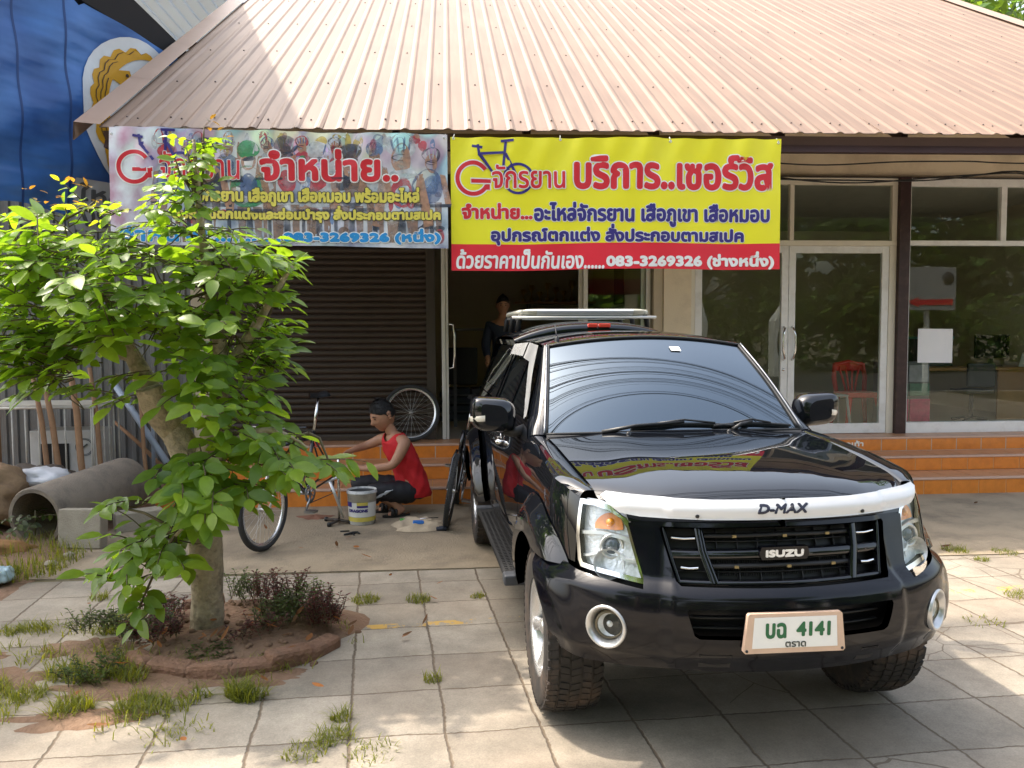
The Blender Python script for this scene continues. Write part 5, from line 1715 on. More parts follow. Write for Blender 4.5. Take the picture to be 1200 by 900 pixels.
# ---- mirrors
def mirror(sg):
    m_ = MB()
    secs = []
    for t, ry, rz_, dx in ((0, .075, .060, .045), (.18, .115, .085, .02), (.5, .130, .098, -.03), (.8, .130, .098, -.075), (1, .118, .088, -.095)):
        row = []
        for k in range(28):
            a = 2 * math.pi * k / 28
            c, s_ = math.cos(a), math.sin(a)
            e = 0.55
            row.append((-0.86 + dx * 1.0, sg * (0.965 + ry * math.copysign(abs(c) ** e, c)), 1.292 + rz_ * math.copysign(abs(s_) ** e, s_) + 0.02 * c))
        secs.append(row + [row[0]])
    A = finer(secs, 4)
    m_.grid([[tuple(p) for p in r_] for r_ in A])
    m_.add([tuple(p) for p in A[0][:-1]], [tuple(range(28))], smooth=True)
    mo = m_.build('mirror', paint_m, truck)
    g = MB(); g.add([tuple(p) for p in A[-1][:-1]], [tuple(range(28))]); g.build('mirror_glass', chrome_m, mo)
    arm = MB(); arm.tube([(-0.90, sg * 0.90, 1.205), (-0.88, sg * 0.84, 1.190), (-0.88, sg * 0.77, 1.205)], [0.035, 0.030, 0.04], 10); arm.build('mirror_arm', trimblk, mo)
    l_ = MB()
    P = []
    for t in np.linspace(0, 1, 8):
        yy = 1.02 + 0.078 * t
        xx = -0.808 - 0.075 * t ** 2
        P.append([(xx, sg * yy, 1.262 - 0.006 * t), (xx + 0.010, sg * yy, 1.275), (xx + 0.006, sg * yy, 1.296 - 0.012 * t)])
    l_.grid(P)
    l_.build('mirror_indicator', M('clear_indicator', (0.78, 0.74, 0.66), 0.12, coat=1, var=0.2, scale=60), mo)
for sg in (-1, 1): mirror(sg)

# ---- running boards
for sg in (-1, 1):
    m_ = MB()
    m_.box(-2.36, -0.62, min(sg * .80, sg * .935), max(sg * .80, sg * .935), 0.405, 0.445, bev=0.012)
    rb = m_.build('running_board', M('black_step_rubber', (0.005, 0.005, 0.006), 0.8, var=0.2, scale=30), truck)
    m_ = MB()
    for i in range(46):
        for j in range(4):
            m_.box(-2.22 + i * .034, -2.206 + i * .034, sg * (.822 + j * .030) - .009, sg * (.822 + j * .030) + .009, 0.445, 0.449)
    m_.build('tread_stud', M('worn_stud', (0.014, 0.014, 0.015), 0.6), rb)
    for xa in (-2.41, -0.66):
        m_ = MB(); m_.box(xa, xa + .095, min(sg * .79, sg * .945), max(sg * .79, sg * .945), 0.40, 0.457, bev=0.01)
        m_.build('end_cap', M('grey_plastic', (0.05, 0.055, 0.065), 0.45), rb)
    m_ = MB()
    for x in (-0.9, -1.5, -2.1): m_.box(x - .02, x + .02, min(sg * .5, sg * .9), max(sg * .5, sg * .9), 0.37, 0.404)
    m_.build('bracket', trimblk, rb)

# ---- wheels
def wheel_proto():
    root = None
    ty = MB()
    prof = [(0.215, -0.105), (0.225, -0.118), (0.262, -0.124), (0.305, -0.128), (0.340, -0.122), (0.360, -0.108), (0.368, -0.095), (0.370, -0.05), (0.372, 0), (0.370, 0.05), (0.368, 0.095), (0.360, 0.108), (0.340, 0.122), (0.305, 0.128), (0.262, 0.124), (0.225, 0.118), (0.215, 0.105)]
    ty.lathe(prof, 72, axis='Y')
    # tread blocks
    for k in range(60):
        t = 2 * math.pi * (k + 0.12 * math.sin(k * 2.4)) / 60
        for row, (y0, y1, sk) in enumerate(((-0.122, -0.078, .25), (-0.068, -0.030, -.3), (-0.020, 0.020, .35), (0.030, 0.068, -.3), (0.078, 0.122, .25))):
            t0, t1 = t + (0.5 * (row % 2)) * 0.105, t + (0.5 * (row % 2)) * 0.105 + 0.075
            vs = []
            for rr in (0.364, 0.376 if row in (1, 2, 3) else 0.374):
                for (tt, yy) in ((t0, y0), (t1, y0), (t1 + sk * .08, y1), (t0 + sk * .08, y1)):
                    q = rr - (0.012 if abs(yy) > .11 else 0)
                    vs.append((q * math.cos(tt), yy, q * math.sin(tt)))
            ty.add(vs, [(4, 5, 6, 7), (0, 1, 5, 4), (1, 2, 6, 5), (2, 3, 7, 6), (3, 0, 4, 7)])
    # side lugs
    for k in range(60):
        t = 2 * math.pi * (k + .3) / 60
        for sy_ in (-1, 1):
            vs = [(rr * math.cos(t + d), sy_ * yy, rr * math.sin(t + d)) for rr, yy in ((0.342, 0.126), (0.366, 0.113)) for d in (0, 0.05)]
            vs += [(rr * math.cos(t + d), sy_ * (yy - .01), rr * math.sin(t + d)) for rr, yy in ((0.342, 0.122), (0.366, 0.109)) for d in (0, 0.05)]
            ty.add(vs, [(0, 1, 3, 2), (0, 2, 6, 4), (1, 5, 7, 3), (2, 3, 7, 6), (0, 4, 5, 1)])
    return ty
def rim_mb(sg):
    """alloy rim whose face points along sg*y"""
    m_ = MB()
    prof = [(0.222, -0.100), (0.228, -0.085), (0.205, -0.070), (0.200, 0.0), (0.205, 0.070), (0.222, 0.092), (0.230, 0.108), (0.222, 0.114), (0.208, 0.104), (0.198, 0.080), (0.195, 0.0), (0.195, -0.07)]
    m_.lathe([(r, h * sg) for r, h in prof], 48, axis='Y')
    for k in range(6):
        t = 2 * math.pi * k / 6 + 0.2
        rows = []
        for r_, wv, h in ((0.045, 0.030, 0.072), (0.09, 0.026, 0.075), (0.14, 0.024, 0.083), (0.185, 0.030, 0.094), (0.204, 0.040, 0.098)):
            c, s_ = math.cos(t), math.sin(t)
            row = []
            for q, dh in ((-1, -0.022), (-0.8, 0.0), (0, 0.006), (0.8, 0.0), (1, -0.022)):
                row.append((r_ * c - q * wv * s_, sg * (h + dh), r_ * s_ + q * wv * c))
            rows.append(row)
        m_.grid(rows)
    m_.lathe([(0.062, 0.03 * sg), (0.062, 0.068 * sg), (0.054, 0.078 * sg), (0.036, 0.082 * sg), (0.034, 0.092 * sg), (0.018, 0.098 * sg), (0.0001, 0.099 * sg)], 24, axis='Y')
    return m_
tyre_src = wheel_proto()
tyre_me = None
disc_src = MB()
for (x, sg, steer) in ((0.0, -1, 0.0), (0.0, 1, 0.0), (-3.05, -1, 0), (-3.05, 1, 0)):
    w_ = bpy.data.objects.new('wheel', None); C.objects.link(w_); w_.parent = truck
    w_.location = (x, sg * (0.745 if x > -1 else 0.785), 0.381); w_.rotation_euler = (0, rnd(0, 3), 0)
    if tyre_me is None:
        to = tyre_src.build('tyre', rubber_m, w_, fix=True, auto=35); tyre_me = to.data
    else:
        to = bpy.data.objects.new('tyre', tyre_me); C.objects.link(to); to.parent = w_
    rim_mb(sg).build('rim', M('alloy_silver', (0.66, 0.66, 0.66), 0.26, metal=0.75, var=0.08, scale=14, dirt=(0.3, 0.25, 0.2), dscale=10, damt=0.35), w_)
    db = MB(); db.lathe([(0.0001, 0.02 * sg), (0.15, 0.02 * sg), (0.15, 0.0), (0.0001, 0.0)], 32, axis='Y'); db.lathe([(0.195, -0.05 * sg), (0.0001, -0.05 * sg)], 32, axis='Y')
    db.build('brake_disc', M('brake_iron', (0.08, 0.075, 0.07), 0.45, metal=0.8), w_)

# ---- roof rack, aerial, lamp
mb = MB()
def fairing():
    rows = []
    for y, k in ((-0.52, 0.35), (-0.505, 0.75), (-0.47, 0.95), (-0.40, 1.0), (0.40, 1.0), (0.47, 0.95), (0.505, 0.75), (0.52, 0.35)):
        row = []
        for t in range(16):
            a = 2 * math.pi * t / 16
            row.append((-2.92 - 0.05 * (abs(y) / .52) ** 4 + 0.075 * math.cos(a) * k, y, 1.912 + 0.030 * math.sin(a) * k + 0.018 * math.cos(a)))
        rows.append(row + [row[0]])
    return rows
FR_ = fairing()
mb.grid(FR_[3:5])
rk = mb.build('roof_rack', M('bright_aluminium', (0.78, 0.79, 0.80), 0.3, metal=0.35, var=0.04), truck)
mb = MB(); mb.grid(FR_[:4]); mb.build('end_cap', M('cream_plastic', (0.55, 0.53, 0.44), 0.5, var=0.06), rk)
mb = MB(); mb.grid(FR_[4:]); mb.build('end_cap', M('cream_plastic'), rk)
mb = MB()
for y in (-0.515, 0.515):
    mb.tube([(-2.92, y, 1.920), (-3.1, y * 1.03, 1.917), (-3.7, y * 1.03, 1.917), (-3.85, y, 1.910)], 0.022, 10)
mb.tube([(-3.83, -0.515, 1.920), (-3.83, 0.515, 1.920)], 0.022, 8)
for y in (-0.515, 0.515):
    for x in (-2.96, -3.4, -3.8):
        pass
mb.build('side_rail', M('cream_plastic'), rk)
for y in (-0.515, 0.515):
    for x in (-2.96, -3.4, -3.8):
        mb = MB(); mb.tube([(x, y, 1.91), (x, y * 1.04, 1.86), (x, y * 1.06, 1.765)], 0.022, 8)
        mb.build('rack_foot', trimblk, rk)
mb = MB()
for x in (-2.93, -3.3, -3.7): mb.box(x - .03, x + .03, -0.54, 0.54, 1.872, 1.890)
for y in np.linspace(-0.4, 0.4, 5): mb.box(-3.8, -2.95, y - .02, y + .02, 1.891, 1.903)
mb.build('rack_bar', silver_m, rk)
mb = MB(); mb.tube([(-2.90, -0.60, 1.878), (-2.90, 0.60, 1.878)], 0.012, 8); mb.build('cross_bar', alu_m, rk)
mb = MB()
for y0, y1 in ((-0.075, 0.0), (0.008, 0.10)):
    mb.box(-2.47, -2.43, y0, y1, 1.792, 1.822, bev=0.006)
mb.build('roof_lamp', red_m, truck)
mb = MB()
mb.lathe([(0.020, 0), (0.016, 0.012), (0.006, 0.03), (0.004, 0.032)], 12, Matrix.Translation((-1.32, -0.52, 1.700)))
mb.tube([(-1.32, -0.52, 1.72), (-1.42, -0.515, 1.80)], 0.004, 6)
mb.build('aerial', trimblk, truck)
# ------------------------------------------------------------------ the young street tree and its bed
def leaf_material(name, base, trans_col, gloss=0.35, vary=0.5):
    m, nt, n, l, p = nodes_of(name)
    at_ = n.new('ShaderNodeAttribute'); at_.attribute_name = 'tint'
    r = n.new('ShaderNodeValToRGB')
    e = r.color_ramp.elements
    e[0].color = (*[c * (1 - vary) for c in base], 1); e[1].color = (*[min(1, c * (1 + vary)) for c in base], 1)
    k = e.new(0.9); k.color = (base[0] * 2.0, base[1] * 1.45, base[2] * 0.9, 1)
    e[1].position = 0.8
    k2 = e.new(1.0); k2.color = (base[0] * 3.6, base[1] * 1.7, base[2] * 1.1, 1)
    l.new(at_.outputs['Fac'], r.inputs[0])
    tc = n.new('ShaderNodeTexCoord')
    nz = n.new('ShaderNodeTexNoise'); nz.inputs['Scale'].default_value = 22; nz.inputs['Detail'].default_value = 4
    l.new(tc.outputs['Object'], nz.inputs[0])
    mr = n.new('ShaderNodeMapRange'); mr.inputs[3].default_value = 0.75; mr.inputs[4].default_value = 1.25
    l.new(nz.outputs['Fac'], mr.inputs[0])
    sc_ = n.new('ShaderNodeVectorMath'); sc_.operation = 'SCALE'
    l.new(r.outputs[0], sc_.inputs[0]); l.new(mr.outputs[0], sc_.inputs[3])
    l.new(sc_.outputs[0], p.inputs['Base Color'])
    p.inputs['Roughness'].default_value = gloss
    p.inputs['Specular IOR Level'].default_value = 0.5
    t = n.new('ShaderNodeBsdfTranslucent')
    s2 = n.new('ShaderNodeVectorMath'); s2.operation = 'MULTIPLY'
    l.new(sc_.outputs[0], s2.inputs[0]); s2.inputs[1].default_value = trans_col
    l.new(s2.outputs[0], t.inputs[0])
    ms = n.new('ShaderNodeMixShader'); ms.inputs[0].default_value = 0.5
    out = n['Material Output']
    l.new(p.outputs[0], ms.inputs[1]); l.new(t.outputs[0], ms.inputs[2]); l.new(ms.outputs[0], out.inputs[0])
    return m
leaf_m = leaf_material('tree_leaf', (0.098, 0.205, 0.036), (2.7, 2.6, 0.8), 0.38, vary=.36)
bark_m = M('mottled_bark', (0.36, 0.295, 0.20), 0.9, var=0.45, scale=30, bump=1.0, bscale=30, dirt=(0.12, 0.095, 0.06), dscale=17, damt=0.9)
twig_m = M('green_twig', (0.09, 0.07, 0.030), 0.7, var=0.3)

def leaflet(mb, base, d, up, L, wd, tint, fold_=0.22, droop=0.25):
    """one pointed oval leaflet folded along its midrib"""
    d = d.normalized(); side = d.cross(up)
    if side.length < 1e-4: side = Vector((1, 0, 0))
    side.normalize(); nn = side.cross(d).normalized()
    vs = []
    prof = ((0.0, 0.0), (0.18, 0.34), (0.42, 0.5), (0.68, 0.42), (0.88, 0.2), (1.0, 0.0))
    for t, w_ in prof:
        c = base + d * (L * t) - nn * (droop * L * t * t)
        e = nn * (fold_ * w_ * wd)
        vs += [c - side * (w_ * wd) + e, c, c + side * (w_ * wd) + e]
    fs = []
    for i in range(5):
        a = i * 3
        fs += [(a, a + 1, a + 4, a + 3), (a + 1, a + 2, a + 5, a + 4)]
    mb.add(vs, fs, 0, True, tint)

def compound(mb, tw, p, d, rng, n=7, L=0.13, tint0=0.4, droop=0.5, rl=0.30):
    """a compound leaf: arching stalk with alternate leaflets and one at the tip"""
    d = d.normalized()
    pts = []
    q = p.copy(); dd = d.copy()
    for i in range(n + 1):
        pts.append(q.copy())
        q = q + dd * (rl / n)
        dd = (dd + Vector((0, 0, -droop / n))).normalized()
    tw.tube(pts, [0.0035] * (n) + [0.002], 4, caps=False)
    for i in range(1, n + 1):
        a = (pts[i] - pts[i - 1]).normalized()
        side = a.cross(Vector((0, 0, 1)))
        if side.length < 1e-3: side = Vector((1, 0, 0))
        side.normalize()
        sgn = 1 if i % 2 else -1
        ld = (a * 0.55 + side * sgn * 0.9 + Vector((0, 0, rng.uniform(-0.35, 0.1)))) if i < n else a
        up = Vector((d.x * .55 + rng.uniform(-.4, .4), d.y * .55 - .15 + rng.uniform(-.4, .4), .75))
        k = L * rng.uniform(0.6, 1.18) * (1.0 if i > 1 else .8)
        leaflet(mb, pts[i], ld, up, k, k * 0.50, min(1, max(0, tint0 + rng.uniform(-.28, .28))), droop=rng.uniform(0.05, 0.38))

TB = Vector((-1.416, 4.83, 0.05))
def street_tree():
    rng = random.Random(21)
    root = thing('young_tree', 'young broadleaf tree with compound leaves growing from a round bed in the pavement', 'tree', TB)
    X = lambda px: -2.49 + 0.00468 * px
    Z = lambda py: 2.48 - 0.00476 * (py - 240)
    # px, py, rx, ry, depth offset, depth radius, leaves, tint
    CL = [(222, 185, 26, 34, 0.0, .12, 9, .55), (205, 235, 40, 36, 0.0, .2, 12, .5), (112, 245, 46, 18, -.1, .2, 7, .85), (30, 285, 50, 42, -.05, .35, 16, .62),
          (95, 305, 60, 48, -.1, .45, 22, .6), (180, 300, 60, 46, -.1, .45, 24, .55), (262, 300, 55, 50, 0.0, .45, 24, .45), (305, 310, 32, 32, .1, .3, 13, .5),
          (308, 370, 26, 40, .1, .3, 10, .5), (22, 350, 42, 40, 0, .4, 16, .5), (75, 410, 50, 30, -.2, .3, 14, .48), (95, 375, 60, 48, 0, .5, 20, .45), (190, 375, 60, 46, -.1, .5, 24, .48),
          (270, 390, 50, 50, 0, .5, 18, .42), (300, 430, 32, 40, .1, .35, 11, .45), (60, 442, 50, 24, -.05, .4, 10, .5), (130, 445, 36, 26, .1, .4, 7, .35), (250, 465, 50, 42, -.1, .45, 18, .42),
          (288, 500, 40, 42, -.05, .4, 15, .48), (335, 532, 30, 26, -.1, .3, 10, .55), (385, 540, 14, 8, -.15, .12, 2, .6), (255, 558, 44, 38, -.25, .4, 17, .45), (292, 568, 24, 14, -.25, .25, 4, .5),
          (215, 565, 34, 36, -.2, .3, 9, .36), (215, 625, 42, 30, -.3, .25, 11, .5), (165, 640, 26, 30, -.35, .2, 8, .62), (150, 585, 16, 18, -.3, .12, 3, .7), (180, 690, 16, 12, -.38, .12, 3, .5),
          (235, 430, 34, 30, -.36, .15, 7, .42), (250, 525, 28, 30, -.36, .15, 7, .42), (160, 350, 60, 40, -.5, .2, 14, .5), (215, 205, 30, 40, -.05, .12, 7, .6), (240, 160, 16, 14, 0, .08, 3, .6), (20, 400, 40, 30, -.1, .3, 9, .5), (60, 320, 50, 30, -.4, .2, 12, .6)]
    # trunk and limbs, in world coordinates
    tr = MB()
    def limb(pts, r, n=14, mb=tr):
        P = [Vector(p) for p in pts]
        out, rr = [], []
        k = len(P)
        for i in range(k - 1):
            p0, p1, p2, p3 = P[max(0, i - 1)], P[i], P[i + 1], P[min(k - 1, i + 2)]
            for t in np.linspace(0, 1, 7, endpoint=False):
                q = 0.5 * ((2 * p1) + (p2 - p0) * t + (2 * p0 - 5 * p1 + 4 * p2 - p3) * t * t + (-p0 + 3 * p1 - 3 * p2 + p3) * t ** 3)
                out.append(q); rr.append((r[i] * (1 - t) + r[i + 1] * t) * (1 + 0.10 * noise.noise(q * 9) + 0.05 * noise.noise(q * 23)))
        out.append(P[-1]); rr.append(r[-1])
        mb.tube(out, rr, n)
        return out
    y0 = TB.y
    limb([(-1.43, y0, -0.02), (-1.42, y0, 0.10), (-1.415, y0, 0.35), (-1.43, y0 + .02, 0.72), (-1.46, y0 + .03, 0.95)], [0.122, 0.097, 0.089, 0.094, 0.10], 20)
    A = Vector((-1.46, y0 + .03, 0.92))
    limb([A, (-1.56, y0 + .05, 1.15), (-1.70, y0 + .08, 1.36), (-1.82, y0 + .1, 1.62), (-1.95, y0 + .05, 1.85)], [0.095, 0.085, 0.075, 0.05, 0.03])
    limb([A, (-1.36, y0 + .0, 1.2), (-1.30, y0, 1.6), (-1.36, y0 + .02, 2.0), (-1.40, y0, 2.45), (-1.42, y0, 2.85)], [0.08, 0.06, 0.045, 0.032, 0.018, 0.008])
    limb([(-1.32, y0, 1.5), (-1.15, y0 + .05, 1.75), (-1.0, y0 + .05, 2.0), (-0.9, y0 + .05, 2.15)], [0.04, 0.03, 0.02, 0.01])
    limb([A, (-1.2, y0 - .1, 1.15), (-1.02, y0 - .15, 1.22), (-0.9, y0 - .12, 1.18), (-0.8, y0 - .15, 1.12)], [0.045, 0.032, 0.020, 0.011, 0.005])
    limb([(-1.95, y0 + .05, 1.85), (-2.15, y0, 2.05), (-2.35, y0 - .05, 2.25)], [0.03, 0.02, 0.01])
    limb([(-1.82, y0 + .1, 1.62), (-2.1, y0 + .1, 1.7), (-2.35, y0 + .05, 1.72)], [0.03, 0.02, 0.01])
    limb([A, (-1.35, y0 - .2, 1.0), (-1.3, y0 - .32, 0.88), (-1.45, y0 - .42, 0.7)], [0.04, 0.026, 0.018, 0.008])
    # a broken stub limb with peeled face
    limb([(-1.60, y0 + .06, 1.2), (-1.66, y0 - .02, 1.33), (-1.69, y0 - .05, 1.46)], [0.08, 0.075, 0.07])
    trunk = tr.build('trunk', bark_m, root, world=True)
    lf, tw = MB(), MB()
    hubs = [Vector((-1.95, y0 + .05, 1.85)), Vector((-1.40, y0, 2.45)), Vector((-1.36, y0, 2.0)), Vector((-0.95, y0 + .05, 2.05)), Vector((-1.30, y0, 1.6)), Vector((-0.8, y0 - .12, 1.2)), Vector((-1.2, y0 - .1, 1.15)), Vector((-2.3, y0, 2.2)), Vector((-2.3, y0 + .05, 1.7)), Vector((-1.45, y0 - .38, 0.72)), Vector((-1.3, y0 - .3, 0.9)), Vector((-1.7, y0 + .08, 1.4))]
    for (px, py, rx, ry, dy, ry_, n, tint) in CL:
        c = Vector((X(px), y0 + dy, Z(py)))
        hub = min(hubs, key=lambda h: (h - c).length)
        # a thin bough from the nearest limb into the clump
        mid = (hub + c) / 2 + Vector((0, rng.uniform(-.05, .05), 0.04))
        tw.tube([hub, mid, c, c + (c - hub).normalized() * 0.06], [0.010, 0.008, 0.006, 0.003], 5)
        nn = int(n * 1.28)
        for _ in range(nn):
            while True:
                v = Vector((rng.uniform(-1, 1), rng.uniform(-1, 1), rng.uniform(-1, 1)))
                if v.length < 1: break
            p = Vector((c.x + v.x * rx * .00468, c.y + v.y * ry_, c.z + v.z * ry * .00476))
            ax = Vector((p.x + 1.40, (p.y - y0) * 1.2, 0))
            o = ax.normalized() if ax.length > 0.05 else Vector((rng.uniform(-1, 1), -1, 0)).normalized()
            d = o * rng.uniform(.5, 1) + Vector((rng.uniform(-.6, .6), rng.uniform(-.7, .5), rng.uniform(-.1, .55)))
            small = py < 250
            rl = rng.uniform(0.20, 0.30) * (0.7 if small else 1)
            start = p - d.normalized() * rl * 0.55
            compound(lf, tw, start, d, rng, n=rng.choice((5, 6, 7)), L=(0.085 if small else rng.uniform(0.115, 0.155)), tint0=tint + rng.uniform(-.1, .1), droop=rng.uniform(0.4, 1.1) if py > 520 else rng.uniform(0.2, 0.75), rl=rl)
            if rng.random() < 0.5:
                tw.tube([start, start + (c - start) * .4 + Vector((0, 0, -.02)), start + (c - start) * .9], 0.0035, 4, caps=False)
    # a slender shoot that sticks out to the right, and reddish tips at the top
    sh = [Vector((-0.86, y0 - .2, 1.04)), Vector((-0.70, y0 - .22, 1.065)), Vector((-0.56, y0 - .25, 1.07)), Vector((-0.46, y0 - .25, 1.05))]
    tw.tube(sh, [0.005, 0.004, 0.003, 0.002], 5)
    for q, dx in ((1, .1), (2, .1), (2, .3), (3, .1)):
        leaflet(lf, sh[q] + Vector((-.06 * dx, 0, 0)), Vector((0.5, -.2, -.55)), Vector((.3, -.6, 1)), 0.12, 0.055, .75)
    crown = lf.build('crown', leaf_m, root, world=True, fix=False, tint=True)
    b_ = tw.build('branch', twig_m, root, world=True)
    yl = MB()
    for (px, py) in ((55, 225), (45, 235), (100, 218), (112, 222), (255, 150), (262, 158), (120, 235), (80, 236), (66, 242)):
        for _ in range(3):
            p = Vector((X(px) + rng.uniform(-.03, .03), y0 - .1 + rng.uniform(-.1, .1), Z(py) + rng.uniform(-.02, .02)))
            leaflet(yl, p, Vector((rng.uniform(-1, 1), rng.uniform(-1, 1), rng.uniform(-.1, .8))), Vector((0, 0, 1)), 0.05, 0.024, rng.random())
    yl.build('young_leaf', leaf_material('young_leaf', (0.16, 0.13, 0.035), (2, 1.6, .8), 0.3), root, world=True, fix=False, tint=True)['kind'] = 'stuff'
    return root
street_tree()

# the round bed: a low mound, bits of old brick rim, low purple-leaved plants
def bed():
    mb = MB()
    P = []
    for i in range(15):
        r = i / 14
        row = []
        for j in range(48):
            t = 2 * math.pi * j / 48
            k = 1 + 0.12 * math.sin(3 * t + 1) + 0.08 * math.sin(5 * t)
            x, y = TB.x + 0.0 + r * 0.62 * k * math.cos(t) + .20, TB.y + 0.03 + r * 0.62 * k * math.sin(t)
            z = 0.002 + 0.075 * (1 - r ** 4) * (1 if r < 1 else 0) + 0.03 * noise.noise(Vector((x * 5, y * 5, 0))) * (1 - r)
            row.append((x, y, z))
        P.append(row + [row[0]])
    mb.grid(P)
    # a thin tongue of washed-out soil to the front left
    Q = []
    for i in range(16):
        row = []
        for j in range(16):
            u, v = i / 15, j / 15
            x = -2.25 + 1.45 * u + .10 * math.sin(v * 7); y = 4.0 + 0.75 * v + .12 * math.sin(u * 9)
            e = min(u, 1 - u, v, 1 - v) * 4
            z = -0.010 + 0.018 * min(1, e) + 0.016 * noise.noise(Vector((x * 6, y * 6, 7)))
            row.append((x, y, z))
        Q.append(row)
    mb.grid(Q)
    for cx, cy, rx, ry, sd in ((-1.55, 4.14, .40, .15, 1), (-2.35, 4.30, .32, .15, 2), (-1.02, 4.24, .24, .12, 3), (-2.05, 4.72, .26, .16, 4), (-2.7, 4.6, .25, .14, 5), (-1.7, 3.82, .35, .10, 6)):
        row0, row1 = [], []
        for t in np.linspace(0, 2 * math.pi, 60):
            k = 1 + .5 * noise.noise(Vector((math.cos(t) * 1.8, math.sin(t) * 1.8, sd))) + .25 * noise.noise(Vector((math.cos(t) * 6, math.sin(t) * 6, sd)))
            row0.append((cx + rx * k * math.cos(t), cy + ry * k * math.sin(t), .0045)); row1.append((cx + rx * k * .7 * math.cos(t), cy + ry * k * .7 * math.sin(t), .011)) 
        mb.grid([row0, row1, [(cx, cy, .013)] * 60])
    rc = random.Random(17)
    for _ in range(260):                                # loose clods and pebbles
        t, q = rc.uniform(0, 6.28), math.sqrt(rc.random()) * .72
        x, y = TB.x + .15 + q * math.cos(t), TB.y + q * math.sin(t)
        r_ = rc.uniform(.006, .024); z = .075 * max(0, 1 - (q / .62) ** 4) + .004
        P2 = [[(x + r_ * math.sin(v) * math.cos(u) * rc.uniform(.8, 1.2), y + r_ * math.sin(v) * math.sin(u), z + r_ * .7 * math.cos(v)) for u in np.linspace(0, 6.283, 7)] for v in np.linspace(0, math.pi, 5)]
        mb.grid(P2)
    return tag(mb.build('bed_ground', soil_m, fix=True), kind='structure')
bed()
def rim_bricks():
    rng = random.Random(4)
    bm_ = M('old_brick_rim', (0.22, 0.118, 0.072), 0.95, var=0.3, scale=14, bump=0.9, bscale=40, dirt=(0.15, 0.095, 0.062), dscale=6, damt=0.9)
    root = thing('brick_edging', 'low crumbling red-brown brick edging round the soil bed of the young tree', 'edging', (TB.x, TB.y - .7, 0.0))
    for k, t in enumerate((226, 247, 268, 286, 306, 327, 128)):
        a = R(t)
        c = Vector((TB.x + .20 + 0.60 * math.cos(a) + rng.uniform(-.02, .02), TB.y + .03 + 0.60 * math.sin(a), 0.030))
        mb = MB()
        mt = Matrix.Translation(c) @ Matrix.Rotation(a + math.pi / 2 + rng.uniform(-.14, .14), 4, 'Z') @ Matrix.Rotation(rng.uniform(-.2, .2), 4, 'X') @ Matrix.Rotation(rng.uniform(-.1, .1), 4, 'Y')
        mb.box(-0.125, 0.125, -0.055, 0.055, -0.055, 0.055 + rng.uniform(-.02, .015), mat=mt, bev=0.024)
        o = mb.build('brick', bm_, root, world=True)
rim_bricks()
def blade(mb, p, h, lean, wd, tint, az):
    d = Vector((math.cos(az), math.sin(az), 0)); s_ = Vector((-math.sin(az), math.cos(az), 0)) * wd
    a, b, c = p, p + Vector((0, 0, h * .6)) + d * lean * .35, p + Vector((0, 0, h)) + d * lean
    mb.add([a - s_, a + s_, b + s_ * .7, b - s_ * .7, c], [(0, 1, 2, 3), (3, 2, 4)], 0, False, tint)
grass_m = leaf_material('grass_blade', (0.125, 0.185, 0.036), (1.8, 1.6, .6), 0.5, vary=0.45)
